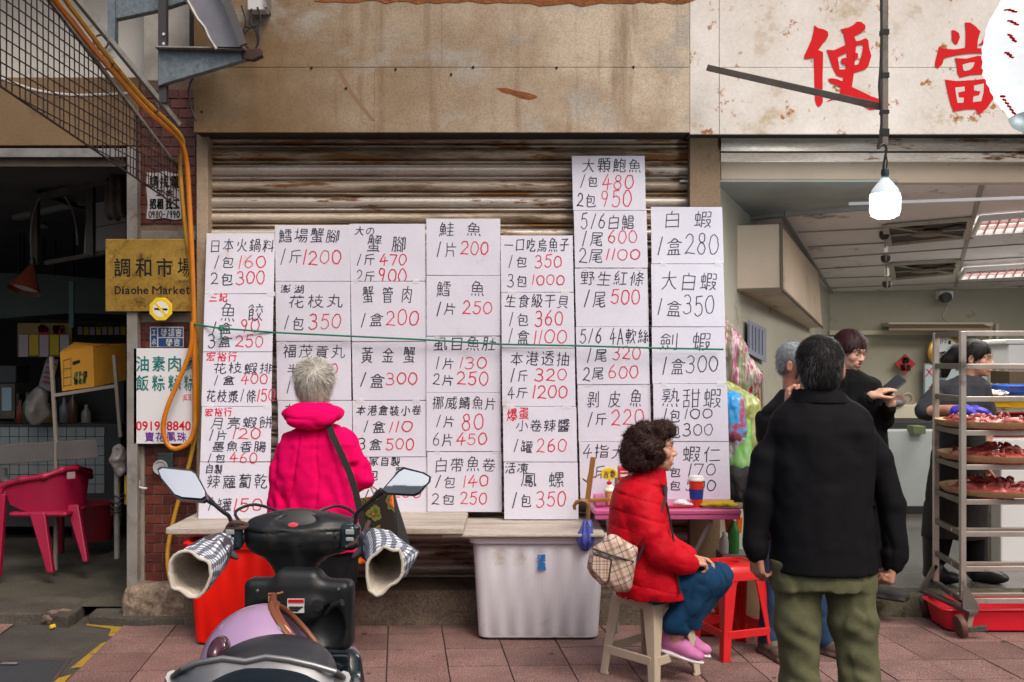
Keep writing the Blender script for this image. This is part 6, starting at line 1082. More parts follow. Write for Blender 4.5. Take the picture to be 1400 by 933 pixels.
s = MB(); s.box((q.x+.03,5.56,.747),(q.x+.16,5.68,.84)); solid('snack_box', s, mat('snack_brown', (.34,.2,.08), .7), 'brown snack carton behind the yellow round label', 'box', bevel=.003)
s = MB(); s.box((q.x+.045,5.55,.842),(q.x+.15,5.66,.91)); bx = solid('snack_box', s, mat('snack_red', (.62,.03,.04), .5), 'small red and white box stacked behind the curly head', 'box', bevel=.003)
s = MB(); s.box((q.x+.05,5.547,.86),(q.x+.145,5.5495,.872)); s.box((q.x+.05,5.547,.885),(q.x+.145,5.5495,.89)); obj('white_band', s, M_wcap, bx, kind='stuff')
t = thing('price_tag', 'round yellow tag on a stick over an ice cream ornament', 'tag', P(833,690,5.5)); c = P(833,648,5.5)
s = MB(); s.lathe([(.040,-.002),(.042,0),(.040,.002)], c, 26, Matrix.Rotation(R(90),3,'X'), sx=1.1, sy=.8); obj('disc', s, mat('yellow_tag', (.80,.58,.01), .5), t, smooth=True)
s = MB(); write(s, '吉', lambda x, y: P(x, y, 5.497), 824, 833, 643, 653, .0035, 0); write(s, '春', lambda x, y: P(x, y, 5.497), 833, 842, 643, 653, .0035, 0); obj('writing', s, M_ink, t, kind='stuff')
s = MB(); s.tube([P(833,656,5.5), P(833,668,5.5)], .003, 6); obj('stick', s, M_black, t)
c = P(833,690,5.5); s = MB(); s.lathe([(.016,0),(.026,.07),(.024,.07)], c, 16); obj('cone', s, mat('waffle', (.6,.32,.12), .7), t, smooth=True)
sd = SDF(.004); sd.ell(c+Vector((0,0,.078)),(.030,.03,.018),.01).ell(c+Vector((.004,0,.098)),(.020,.02,.014),.01); obj('cream', sd.build('cream'), mat('whipped', (.75,.70,.62), .6), t, smooth='all')
s = MB(); s.lathe([(0,0),(.014,.006),(.014,.016),(0,.024)], c+Vector((0,0,.108)), 12); obj('berry', s, M_red, t, smooth=True)
# cane, wooden rack and folded umbrella
M_wood = mat('varnished_wood', (.36,.17,.04), .4, var=(.24,.10,.022), vs=8, stretch=(1,1,.2)); M_wood2 = mat('cane_wood', (.22,.10,.03), .35)
t = thing('wooden_rack', 'small wooden coat peg rack standing at the left end of the table', 'rack', P(808,690,5.38))
s = MB(); s.bar(P(811,625,5.40), P(803,686,5.40), .028, .014, (0,1,0)); obj('post', s, M_wood, t, bevel=.003)
s = MB(); s.bar(P(795,685,5.39), P(832,683,5.46), .03, .02); obj('base_bar', s, M_wood, t, bevel=.004)
s = MB(); s.tube([P(797,655,5.38), P(805,661,5.40)], .005, 8); obj('peg', s, M_wood, t, smooth=True)
s = MB(); s.tube([P(806,655,5.40), P(822,648,5.42)], .005, 8); obj('peg', s, M_wood, t, smooth=True)
t = thing('umbrella', 'folded blue umbrella with curved wooden handle hooked over the tub', 'umbrella', P(801,738,5.33))
s = MB(); s.tube([P(786,697,5.32), P(785,692,5.32), P(788,687,5.32), P(794,685,5.32), P(800,686,5.32), P(804,690,5.32), P(804.5,700,5.32), P(803.5,716,5.32)], [.008,.010,.011,.011,.012,.012,.011,.010], 10); obj('handle', s, M_wood2, t, smooth=True)
sd = SDF(.004); sd.cap(P(803,716,5.32), P(800,737,5.325), .022, .044, .01); sd.cap(P(800,735,5.325), P(800,745,5.33), .042, .030, .01); a_ = np.array(P(801,720,5.32)); sd.disp = lambda p: .006*np.sin(7*np.arctan2(p[:,1]-a_[1], p[:,0]-a_[0])+9*(p[:,2]-a_[2]))
obj('canopy', sd.build('canopy'), mat('blue_umbrella', (.055,.07,.36), .5, var=(.10,.12,.45), vs=30), t, smooth='all')
s = MB()
for i in range(8): a = i*.785; s.tube([P(803,714,5.32)+Vector((.016*math.cos(a),.016*math.sin(a),0)), P(802.5,719,5.32)+Vector((.024*math.cos(a),.024*math.sin(a),0))], .002, 5)
obj('rib_tips', s, M_wcap, t, kind='stuff')
# plaid shoulder bag and strap on the seated person
M_plaid = uvstripes('plaid_cloth', (.62,.46,.36), [(0,.30,.20,.1,(.16,.11,.08),.55),(1,.34,.18,.3,(.16,.11,.08),.55),(0,.30,.06,.42,(.04,.035,.06),.8),(1,.34,.06,.62,(.04,.035,.06),.8),(0,.30,.04,.75,(.75,.72,.70),.8),(1,.34,.03,.9,(.5,.05,.05),.6)])
t = thing('shoulder_bag', 'beige brown and black plaid bag hanging behind the person in red', 'bag', P(828,808,4.50))
out = [(834,731),(842,732),(858,742),(872,749),(868,775),(863,804),(858,809),(845,809),(824,802),(808,786),(803,776),(806,758),(813,747),(822,742)]
rg = []; cx = sum(p[0] for p in out)/len(out); cy = sum(p[1] for p in out)/len(out)
for dd, k in ((4.66,.86),(4.63,1.0),(4.50,1.02),(4.46,.97),(4.44,.80),(4.435,.4)): rg.append([P(cx+(x-cx)*k, cy+(y-cy)*k, dd) for x, y in out])
s = MB(); s.loft(rg, capa=True, capb=True); me = s.mesh('bag'); uv = me.uv_layers.new(name='UVMap')
for l in me.loops: v = me.vertices[l.vertex_index].co; uv.data[l.index].uv = ((v.x*.9+v.z*.35)*5.2, (v.z*.9-v.x*.35)*5.2)
bg_ = obj('body', me, M_plaid, t, smooth=True, fix=True); sb = bg_.modifiers.new('s', 'BEVEL'); sb.width = .008; sb.segments = 3
s = MB(); rg = [[P(x, y, dd) for x, y in ((811,757),(836,765),(832,795),(826,797),(808,778))] for dd in (4.455,4.425)]
s.loft(rg, capa=True, capb=True); me = s.mesh('p'); uv = me.uv_layers.new(name='UVMap')
for l in me.loops: v = me.vertices[l.vertex_index].co; uv.data[l.index].uv = (v.x*9+.1, v.z*9+.15)
obj('pocket', me, M_plaid, t, fix=True, bevel=.006)
M_brn = mat('brown_trim', (.045,.030,.022), .5)
s = MB(); s.tube([P(810,750,4.44), P(824,755,4.425), P(845,762,4.425), P(866,768,4.45)], .005, 6); s2 = obj('trim', s, M_brn, t, smooth=True)
s = MB(); s.tube([P(811,757,4.425), P(836,765,4.425), P(832,796,4.425)], .004, 6); obj('trim', s, M_brn, t, smooth=True)
s = MB(); c = [(861,757,4.47),(868,748,4.47),(880,735,4.50),(892,722,4.515),(900,708,4.55),(907,690,4.60),(908,672,4.66),(900,655,4.70)]; rg = []
for x, y, dd in c: q = P(x, y, dd); w = Vector((.017,0,.019)); n_ = Vector((0,.004,0)); rg.append([q-w, q+w, q+w+n_, q-w+n_])
s.loft(rg, capa=True, capb=True); obj('strap', s, mat('grey_brown_strap', (.085,.06,.05), .7), t, fix=True, smooth=True)
s = MB(); s.tube([P(858,752,4.462), P(868,762,4.462), P(872,757,4.462), P(862,747,4.462), P(858,752,4.462)], .003, 6); obj('buckle', s, M_steel, t, smooth=True)
# flowered shopping bag held by the person in pink
m = bpy.data.materials.new('rose_print'); m.use_nodes = True; nt = m.node_tree; N = nt.nodes; L = nt.links; b_ = N['Principled BSDF']; g_ = N.new('ShaderNodeNewGeometry')
v1 = N.new('ShaderNodeTexVoronoi'); v1.inputs['Scale'].default_value = 11; L.new(g_.outputs['Position'], v1.inputs['Vector']); v2 = N.new('ShaderNodeTexNoise'); v2.inputs['Scale'].default_value = 45; L.new(g_.outputs['Position'], v2.inputs['Vector'])
ad = N.new('ShaderNodeMath'); ad.operation = 'MULTIPLY_ADD'; L.new(v2.outputs['Fac'], ad.inputs[0]); ad.inputs[1].default_value = .42; L.new(v1.outputs['Distance'], ad.inputs[2])
cr = N.new('ShaderNodeValToRGB'); cr.color_ramp.interpolation = 'CONSTANT'; E_ = cr.color_ramp.elements
for i, (p, c) in enumerate(((0,(.62,.03,.01)),(.36,(.30,.006,.01)),(.44,(.66,.10,.04)),(.52,(.42,.01,.012)),(.60,(.62,.06,.02)),(.68,(.05,.10,.015)),(.76,(.16,.17,.03)),(.84,(.012,.012,.008)))):
    e = E_[0] if i == 0 else E_[1] if i == 1 else E_.new(p); e.position = p; e.color = (*c, 1)
L.new(ad.outputs[0], cr.inputs[0]); hs = N.new('ShaderNodeMix'); hs.data_type = 'RGBA'; hs.blend_type = 'MIX'; v3 = N.new('ShaderNodeSeparateColor'); L.new(v1.outputs['Color'], v3.inputs[0])
ms = N.new('ShaderNodeMath'); ms.operation = 'GREATER_THAN'; ms.inputs[1].default_value = .66; L.new(v3.outputs[0], ms.inputs[0]); lt = N.new('ShaderNodeMath'); lt.operation = 'LESS_THAN'; lt.inputs[1].default_value = .60; L.new(ad.outputs[0], lt.inputs[0]); mm_ = N.new('ShaderNodeMath'); mm_.operation = 'MULTIPLY'; L.new(ms.outputs[0], mm_.inputs[0]); L.new(lt.outputs[0], mm_.inputs[1])
m2 = N.new('ShaderNodeMath'); m2.operation = 'MULTIPLY'; L.new(mm_.outputs[0], m2.inputs[0]); m2.inputs[1].default_value = .85; L.new(m2.outputs[0], hs.inputs[0]); L.new(cr.outputs[0], hs.inputs[6]); hs.inputs[7].default_value = (.80,.30,.03,1); L.new(hs.outputs[2], b_.inputs['Base Color']); b_.inputs['Roughness'].default_value = .6
t = thing('shopping_bag', 'shopping bag printed with red and orange roses held by the person in pink', 'bag', P(520,770,4.9)); d = 4.95
s = MB(); fr = [P(486,772,d-.02), P(547,768,d-.05), P(538,673,d-.02), P(486,682,d)]; bk = [P(484,768,d+.14), P(560,755,d+.12), P(541,676,d+.04), P(490,684,d+.04)]
s.hexa([fr[0],fr[1],bk[1],bk[0]], [fr[3],fr[2],bk[2],bk[3]]); obj('body', s, m, t, fix=True, bevel=.008)
s = MB(); s.prism([P(547,769,d-.055), P(562,756,d+.1), P(552,720,d+.08), P(537,673,d-.02)], (.006,0,0)); obj('gusset', s, M_blackm, t, fix=True, bevel=.002)
s = MB(); s.tube([P(512,678,d-.01), P(506,664,d), P(503,652,d+.02), P(507,664,d+.03), P(524,676,d-.01)], .004, 6); obj('handle', s, mat('tan_handle', (.25,.18,.14), .7), t, smooth=True)

# ---------------------------------------------------------------- left side: signs, hose, mesh awning, brackets
M_brass = mat('tarnished_brass', (.66,.40,.08), .30, metal=.6, var=(.48,.27,.05), vs=6, fine=.12, fs=80, bump=.12, bs=14, dirt=.38, dcol=(.07,.035,.015), ds=14)
t = thing('market_sign', 'tarnished brass sign reading 調和市場 Diaohe Market with black letters', 'sign', P(204,427,5.84))
a, b = P(144,426,5.84), P(263,327,5.84); s = MB(); s.box((a.x,5.84,a.z),(b.x,5.852,b.z)); obj('plate', s, M_brass, t, bevel=.003)
def text(body, x0, x1, y0, y1, d, m, parent, name, off=0, ext=.0012, shear=0, ax=None):
    """built-in font text fitted to the pixel box on a wall plane at depth d, turned into a mesh"""
    c = bpy.data.curves.new('t', 'FONT'); c.body = body; c.resolution_u = 3; c.offset = off; c.shear = shear; c.extrude = .02
    o = bpy.data.objects.new('t', c); scn.collection.objects.link(o); me = o.to_mesh(); n = len(me.vertices); co = np.empty(n*3); me.vertices.foreach_get('co', co); co = co.reshape(-1, 3)
    fc = [tuple(p.vertices) for p in me.polygons]; o.to_mesh_clear(); bpy.data.objects.remove(o); bpy.data.curves.remove(c)
    lo, hi = co.min(0), co.max(0); A, B = P(x0, y1, d), P(x1, y0, d); s = MB()
    s.add([(A.x+(B.x-A.x)*(v[0]-lo[0])/(hi[0]-lo[0]), d-ext*(v[2]-lo[2])/max(hi[2]-lo[2], 1e-6)-.0002, A.z+(B.z-A.z)*(v[1]-lo[1])/(hi[1]-lo[1])) for v in co], fc)
    return obj(name, s, m, parent, kind='stuff' if len(body) > 40 else None)
M_blk = mat('black_enamel', (.008,.008,.009), .35)
for i, ch_ in enumerate('調和市場'): text(ch_, 156+29*i, 178+29*i-(3 if i == 3 else 0), 353, 379, 5.84, M_blk, t, 'character', .012)
x = 157
for i, (ch_, w) in enumerate(zip('DiaoheMarket', (8.5,3,7,7.5,7,7,13,7,5.5,7,7.5,5))):
    if i == 6: x += 4
    text(ch_, x, x+w, 391.5 if ch_ in 'DMhikt' else 394.5, 402.5, 5.84, M_blk, t, 'letter', .0 if ch_ == 'M' else .012); x += w+1.2
t = thing('no_smoking_sign', 'round yellow no smoking sticker under the brass sign', 'sign', P(220,438,5.835)); c = P(220,423,5.834); MX = Matrix.Rotation(R(90),3,'X'); k = 5.834/F
s = MB(); s.lathe([(16.5*k,-.004),(17*k,0),(16.5*k,.004)], c, 8, MX@Matrix.Rotation(R(22.5),3,'Z')); obj('disc', s, mat('yellow_sticker', (.78,.55,.02), .4), t, bevel=.004)
s = MB(); s.lathe([(10.8*k,.0041),(10.8*k,.0046)], c, 26, MX); obj('white_disc', s, mat('white_sticker', (.72,.70,.62), .5), t)
s = MB(); s.bar(P(211,422.5,5.829), P(229,423.5,5.829), .002, .011, (0,0,1)); obj('cigarette', s, M_blk, t)
s = MB(); s.bar(P(213,415,5.8285), P(227,431,5.8285), .0015, .014, (0,0,1)); obj('slash', s, MATS['yellow_sticker'], t)
# bills on the pier
M_paper = mat('weathered_paper', (.58,.56,.56), .85, var=(.45,.42,.42), vs=14, fine=.06)
t = thing('poster', 'torn white notice with black characters and a phone number on bricks behind mesh', 'poster', P(224,300,5.915))
s = MB(); rn = [(201,236),(212,237),(226,234),(238,238),(248,237),(249,262),(247,282),(248,299),(240,301),(224,298),(209,300),(200,299),(202,280),(200,258)]; s.prism([P(x, y, 5.912) for x, y in rn], (0,.002,0)); obj('sheet', s, M_paper, t, fix=True)
s = MB(); wl = lambda x, y: P(x, y, 5.912)
write(s, '請找電', wl, 203, 246, 240, 257, .010, 0, .3); write(s, '工水', wl, 212, 238, 259, 268, .008, 0, .3); write(s, '招租', wl, 204, 224, 271, 286, .010, 0, .3); write(s, '找工', wl, 226, 246, 271, 286, .010, 0, .3); write(s, '0980-1990', wl, 203, 246, 289, 298, .007, 0, .1); obj('writing', s, M_blk, t, kind='stuff')
t = thing('notice_plate', 'worn small dark blue and white plate of characters between the two signs', 'plate', P(228,474,5.905)); a, b = P(205,475,5.905), P(251,447,5.905)
s = MB(); s.box((a.x,5.905,a.z),(b.x,5.909,b.z)); obj('plate', s, mat('worn_white_enamel', (.5,.52,.55), .5, dirt=.4), t)
for x0, x1, y0, y1 in ((206.5,214.5,448.5,474),(216.5,250,448.5,461),(216.5,250,462.5,474)):
    a, b = P(x0,y1,5.904), P(x1,y0,5.904); s = MB(); s.box((a.x,5.9035,a.z),(b.x,5.9048,b.z)); obj('blue_field', s, mat('blue_enamel', (.015,.05,.17), .4, dirt=.35, dcol=(.4,.4,.4)), t)
s = MB(); wl = lambda x, y: P(x, y, 5.903); write(s, '春福吉', wl, 219, 249, 449, 460, .006, 0, .2); write(s, '春吉', wl, 226, 247, 463, 473, .006, 0, .2); write(s, '工', wl, 207, 214, 450, 459, .005, 0, .2); write(s, '水', wl, 207, 214, 462, 472, .005, 0, .2); obj('writing', s, mat('enamel_white', (.6,.6,.6), .5), t, kind='stuff')
t = thing('dumpling_sign', 'white sign with green red and purple characters and a phone number on the brick pier', 'sign', P(224,607,5.86)); a, b = P(182.5,607,5.86), P(263,476.5,5.86)
s = MB(); s.box((a.x,5.86,a.z),(b.x,5.868,b.z)); obj('plate', s, mat('white_sign_plastic', (.72,.73,.75), .25, fine=.01), t, bevel=.002)
M_gl = mat('green_lettering', (.004,.16,.15), .4); M_rl = mat('red_lettering', (.62,.008,.03), .4); M_pl = mat('purple_lettering', (.14,.02,.30), .4)
for r_, st in enumerate(('油素肉鹵', '飯粽粽粽')):
    for i, ch_ in enumerate(st): text(ch_, 186+22*i, 203.5+22*i-(5 if i == 3 else 0), 487+26*r_, 508+27*r_, 5.86, M_gl, t, 'character', .014)
text('(紅豆', 250, 262, 539, 549, 5.86, M_rl, t, 'small_print', .005); text('091998840', 186, 261, 576, 589, 5.86, M_rl, t, 'phone_number', .016)
for i, ch_ in enumerate('賣花鳳珠'): text(ch_, 198+14.7*i, 211+14.7*i, 591, 604, 5.86, M_pl, t, 'character', .012)
# switch box, round meter and tap on the pier
t = thing('meter', 'small round white framed meter with a dark cover on the brick pier', 'meter', P(222,640,5.9)); s = MB(); c = P(220,639,5.90)
s.lathe([(.042,0),(.045,.01),(.042,.018),(.036,.018),(.035,.012),(0,.012)], c, 24, MX); obj('dial', s, mat('meter_grey', (.45,.45,.46), .3), t, smooth=True)
s = MB(); a, b = P(216,636,5.905), P(237,619,5.905); s.box((a.x,5.895,a.z-.02),(b.x,5.918,b.z)); obj('cover', s, mat('dark_green_cover', (.03,.05,.045), .4), t, bevel=.004)
s = MB(); q = P(190,666,5.90); s.tube([q+Vector((0,0,.04)), q, q+Vector((.03,-.01,-.006)), q+Vector((.05,-.01,-.006))], .006, 8); solid('wall_hook', s, M_wcap, 'small white plastic hook on the bricks under the dumpling sign', 'hook', smooth=True)
# orange hoses
M_hose = mat('orange_hose', (.62,.21,.01), .35, var=(.5,.15,.008), vs=9); M_hose2 = mat('yellow_hose', (.50,.27,.02), .4, var=(.40,.2,.02), vs=7, dirt=.2)
def sm(pts, n=6):                                  # Catmull-Rom smoothing
    o = []; q = [pts[0]]+list(pts)+[pts[-1]]
    for i in range(1, len(q)-2):
        a, b, c, d_ = (Vector(v) for v in q[i-1:i+3])
        for k_ in range(n): u = k_/n; o.append(.5*((2*b)+(c-a)*u+(2*a-5*b+4*c-d_)*u*u+(3*b-a-3*c+d_)*u**3))
    o.append(Vector(pts[-1])); return o
hs_ = [(62,-30,4.15),(75,0,4.2),(100,32,4.35),(130,70,4.6),(165,110,4.95),(195,145,5.25),(222,170,5.5),(240,185,5.65),(250,200,5.72),(256,230,5.78),(259,280,5.80),(262,340,5.80),(265,420,5.81),(266,480,5.81),(267,560,5.81),(266,585,5.80),(258,605,5.79),(240,614,5.78),(228,606,5.78),(223,585,5.78),(228,560,5.78),(240,530,5.79),(255,495,5.80),(262,470,5.80),(263,440,5.80)]
t = thing('hose', 'orange hose running down the awning edge and looping over the dumpling sign', 'hose', P(262,610,5.8)); s = MB(); s.tube(sm([P(*v) for v in hs_], 6), .0145, 10); obj('tube', s, M_hose, t, smooth=True)
hs_ = [(75,-30,4.12),(90,0,4.2),(112,30,4.38),(140,68,4.65),(172,108,4.98),(200,140,5.28),(228,166,5.52),(250,192,5.70),(246,225,5.76),(252,300,5.82),(262,380,5.84),(268,460,5.84),(270,560,5.84),(262,620,5.84),(250,665,5.84),(240,700,5.84),(231,740,5.82),(229,765,5.8),(232,790,5.78),(240,812,5.7)]
t = thing('hose', 'dull yellow hose following the orange one down to the stone plinth', 'hose', P(240,815,5.8)); s = MB(); s.tube(sm([P(*v) for v in hs_], 6), .0125, 10); obj('tube', s, M_hose2, t, smooth=True)
for x, y, d_ in ((145,85,4.78),(208,148,5.38),(138,58,4.66)):
    s = MB(); q = P(x, y, d_); s.tube([q+Vector((.035*math.cos(a),0,.035*math.sin(a))) for a in [i*math.pi/6 for i in range(13)]], .005, 6, cap=False); obj('tie', s, M_brn, t, smooth=True)
# wire mesh awning side
XM = P(245,0,5.85).x; M_wire = mat('rusty_wire', (.035,.018,.016), .7, metal=.3)
t = thing('wire_mesh', 'rusty wire mesh panel of an awning slanting down to the brick pier', 'mesh', (XM, 5.0, 2.45))
def ztop(y): return 3.03-(y-4.22)*.245
s = MB(); y = 2.9; k_ = 0
def zbot(y): return 2.56-(y-3.8)*.075
while y < 5.83:
    b0, b1 = zbot(y), ztop(y); w = .004*math.sin(y*40); s.bar((XM+w, y, b0), (XM-w, y+.006*math.sin(k_*2.1), b1), .0042); y += .05; k_ += 1
z = 2.3
while z < 3.5:
    y1 = min(5.83, 4.22+(3.03-z)/.245); y0 = max(2.9, 3.8+(2.56-z)/.075 if z < 2.6 else 2.9)
    if y1 > y0: s.bar((XM+.004, y0, z), (XM+.004, y1, z), .0042)
    z += .05
obj('wires', s, M_wire, t, kind='stuff')
s = MB(); s.bar((XM,2.9,zbot(2.9)), (XM,5.83,zbot(5.83)), .007); obj('lower_edge', s, M_wire, t)
s = MB(); s.bar((XM,2.9,ztop(2.9)), (XM,5.83,ztop(5.83)), .016); obj('upper_edge', s, M_steel, t)
s = MB(); s.bar((XM-.002,5.2,zbot(5.2)), (XM-.002,5.2,ztop(5.2)), .012); obj('upright', s, M_wire, t)
M_galv = mat('galvanised_steel', (.20,.245,.27), .5, metal=.5, var=(.11,.14,.16), vs=45, fine=.2, rust=.25, rs=5)
s = MB(); s.bar(P(100,-6,5.1), P(245,171,5.65), .028, .028); solid('brace', s, M_steel, 'straight grey steel strut slanting down in front of the pale upper wall', 'strut', bevel=.003)
t = thing('bracket', 'tapered galvanised steel bracket jutting over the brick pier', 'bracket', P(218,110,5.5)); d_ = 5.5
s = MB(); s.prism([P(x, y, d_) for x, y in ((216,67),(330,69),(345,74),(340,80),(226,114),(216,118))], (0,.05,0)); obj('web', s, M_galv, t, fix=True, bevel=.003)
s = MB(); s.bar(P(214,66,d_), P(336,68,d_), .012, .09, (0,1,0)) if 0 else s.bar(P(214,66,d_-.02), P(336,68,d_-.02), .06, .008); obj('flange', s, M_steel, t)
s = MB(); s.prism([P(x, y, d_-.01) for x, y in ((330,67),(356,66),(358,76),(345,82),(330,80))], (0,.05,0)); obj('hinge', s, mat('rusty_hinge', (.045,.022,.018), .8), t, fix=True, bevel=.004)
s = MB(); s.prism([P(x, y, d_+.02) for x, y in ((216,-40),(227,-40),(227,140),(216,140))], (0,.04,0)); obj('upright', s, mat('dark_angle_steel', (.05,.045,.05), .6, metal=.3, rust=.2), t, fix=True)
s = MB()
for y in (47,60,74,90): s.lathe([(.008,0),(.008,.004)], P(224,y,d_+.015), 8, MX)
obj('rivet', s, mat('rivet_white', (.6,.6,.6), .5), t, kind='stuff')
t = thing('bracket', 'upper galvanised bracket crossing the top left edge of the view', 'bracket', P(150,25,5.6)); s = MB(); s.prism([P(x, y, 5.6) for x, y in ((147,-40),(270,-40),(252,2),(215,14),(158,26),(147,26))], (0,.05,0)); obj('web', s, M_galv, t, fix=True, bevel=.003)
s = MB(); s.prism([P(x, y, 5.58) for x, y in ((147,-40),(157,-40),(157,58),(147,50))], (0,.05,0)); obj('upright', s, M_galv, t, fix=True)
t = thing('metal_sheet', 'grey folded metal sheet leaning above the galvanised bracket', 'sheet', P(310,68,5.45)); s = MB(); s.prism([P(x, y, 5.45) for x, y in ((240,-40),(300,-40),(302,0),(318,30),(333,67),(295,67),(286,50),(278,36),(262,12))], (0,.012,0)); obj('sheet', s, mat('grey_zinc_sheet', (.22,.22,.25), .5, metal=.4, var=(.14,.14,.17), vs=5), t, fix=True, bevel=.002)
s = MB(); s.tube([P(256,0,5.44), P(270,26,5.44), P(280,38,5.44), P(286,52,5.44), P(296,68,5.44)], .011, 8); obj('edge_roll', s, M_steel, t, smooth=True)
s = MB(); s.bar(P(298,-30,5.4), P(333,62,5.4), .03, .04); solid('angle_iron', s, mat('angle_iron', (.09,.085,.09), .6, metal=.3, rust=.3), 'dark angle iron along the right edge of the zinc sheet', 'strut')
t = thing('cable_bundle', 'tangle of black cables looping beside the junction box', 'cables', P(345,70,5.6)); 
for pts in ([(344,12),(342,30),(350,44),(352,60),(345,70),(336,62),(334,48),(342,38),(352,34)], [(330,8),(336,30),(332,50),(338,66)], [(352,10),(356,26),(352,40),(354,56),(348,72)], [(334,37),(350,38)], [(262,110),(258,125),(262,150),(268,165)]):
    s = MB(); s.tube(sm([P(x, y, 5.62) for x, y in pts], 4), .0055, 6); obj('cable', s, M_black, t, smooth=True)
t = thing('junction_box', 'small white electrical junction box at the top of the fascia', 'box', P(352,14,5.66)); a, b = P(338,14,5.62), P(364,-14,5.62); s = MB(); s.box((a.x,5.62,a.z),(b.x,5.70,b.z)); obj('case', s, mat('white_box_plastic', (.55,.54,.55), .4), t, bevel=.006)
s = MB(); s.box((P(361,0,5.6).x,5.60,a.z+.01),(P(364,0,5.6).x,5.72,b.z)); obj('side_plate', s, M_steel, t)
s = MB(); s.tube(sm([P(x, y, 5.9) for x, y in ((-10,103),(20,114),(50,124),(95,130),(130,130),(175,128))], 5), .008, 6); solid('cable', s, mat('white_cable', (.5,.48,.45), .5), 'slack white cable sagging in front of the left fascia', 'cable', smooth=True)

# ---------------------------------------------------------------- inside the dark market
M_frame = mat('stall_frame', (.11,.10,.085), .6, metal=.3, var=(.07,.06,.05), vs=8)
t = thing('stall_scaffold', 'grey square tube scaffold hanging in the dark market entrance', 'frame', P(48,380,6.8))
for a, b, w in (((48,270,6.9),(48,362,6.9),.05),((48,272,6.9),(155,244,6.6),.045),((124,228,6.7),(124,350,6.7),.05),((124,250,6.7),(137,222,6.6),.03),((48,264,6.9),(120,286,7.6),.035),((62,360,6.9),(146,345,6.7),.03),((124,350,7),(170,340,6.7),.03)):
    s = MB(); s.bar(P(*a), P(*b), w); obj('tube', s, M_frame, t, bevel=.003)
s = MB(); s.tube(sm([P(x, y, 6.85) for x, y in ((45,370),(42,330),(44,300),(52,275),(66,263))], 4), .006, 6); s.tube(sm([P(x, y, 6.85) for x, y in ((88,268),(98,285),(104,310),(106,335))], 4), .006, 6); solid('cable', s, M_steel, 'thin pale cables dangling from the stall frame', 'cable', smooth=True, kind='stuff')
t = thing('hanging_lamp', 'small conical dark red lamp shade with white inside, unlit, in the market', 'lamp', P(44,402,6.85)); c = P(44,362,6.85); k = 6.85/F
s = MB(); s.lathe([(.012,0),(22*k,-39*k),(21.6*k,-39*k),(.010,-.006)], c, 28, Matrix.Rotation(R(8),3,'Y')@Matrix.Rotation(R(-18),3,'X'), cap=False); obj('shade', s, mat('red_lamp_shade', (.10,.018,.010), .3, var=(.16,.05,.02), vs=10), t, smooth=True)
s = MB(); s.lathe([(21.2*k,-38*k),(.014,-.02)], c, 28, Matrix.Rotation(R(8),3,'Y')@Matrix.Rotation(R(-18),3,'X'), cap=False); obj('inner_shade', s, mat('lamp_white', (.62,.62,.68), .5), t, smooth=True)
s = MB(); s.lathe([(0,-.145),(.04,-.14),(.045,-.11),(.02,-.06)], c, 16, Matrix.Rotation(R(8),3,'Y')@Matrix.Rotation(R(-18),3,'X')); obj('bulb', s, mat('dull_bulb', (.35,.38,.42), .2), t, smooth=True)
s = MB(); s.lathe([(.018,0),(.02,.02),(.012,.05)], c, 12); obj('socket', s, M_black, t, smooth=True)
s = MB(); s.bar(P(22,298,8.2), P(115,276,7.4), .07, .04); solid('strip_light', s, mat('dusty_light', (.22,.22,.21), .6), 'unlit fluorescent strip under the dark market ceiling', 'light', bevel=.006)
s = MB(); s.lathe([(.05,0),(.055,.02),(.03,.05)], P(57,312,8), 16); solid('ceiling_fitting', s, MATS['dusty_light'], 'small round unlit ceiling fitting left of the stall frame', 'light', smooth=True)
t = thing('foam_sheet', 'white foam sheet hanging behind the grey tube scaffold', 'foam sheet', P(145,350,7.0))
s = MB(); s.prism([P(x, y, 7.0) for x, y in ((118,279),(172,272),(172,345),(114,349))], (0,.05,0)); obj('panel', s, mat('foam_white', (.55,.52,.53), .9, var=(.5,.46,.46), vs=3), t, fix=True, bevel=.004)
s = MB(); s.bar(P(114,314,6.995), P(172,304,6.995), .004, .004); obj('fold', s, M_frame, t)
sd = SDF(.008); q = P(158,262,6.4); sd.cap(P(161,215,6.45), P(159,250,6.4), .012, .05, .03).cap(P(159,250,6.4), P(157,286,6.4), .05, .07, .03); sd.disp = lambda p: .010*np.sin(p[:,0]*130+p[:,2]*6)+.006*vn(p, 20); solid('net_bag', sd.build('net_bag'), mat('dusty_net', (.13,.105,.08), .9, var=(.08,.06,.05), vs=20), 'dusty brown net bag hanging from the stall frame', 'bag', smooth='all')
s = MB(); s.prism([P(x, y, 8.0) for x, y in ((-60,372),(60,375),(180,385),(180,430),(100,428),(-60,440))], (0,.3,0)); solid('awning_beam', s, mat('dull_green', (.055,.085,.078), .7, var=(.04,.06,.055), vs=3), 'dull green canopy beam across the dark market', 'beam', fix=True)
s = MB(); s.bar(P(98,385,7.7), P(98,448,7.7), .035, .02); solid('green_strip', s, mat('teal_strip', (.06,.14,.13), .4), 'upright teal strip in front of the green beam', 'strip')
for i, (x, y0, y1) in enumerate(((27,318,372),(32,318,372),(59,322,365),(75,328,378),(100,320,392))):
    s = MB(); s.tube([P(x,y0,8.5), P(x,y1,8.5)], .012, 6); solid('hanging_rod', s, M_black, ['leftmost thin black rod','thin black rod beside the leftmost one','short black rod right of the lamp cable','black rod left of the foam panel','black rod nearest the foam panel'][i]+' hanging from the market ceiling', 'rod')
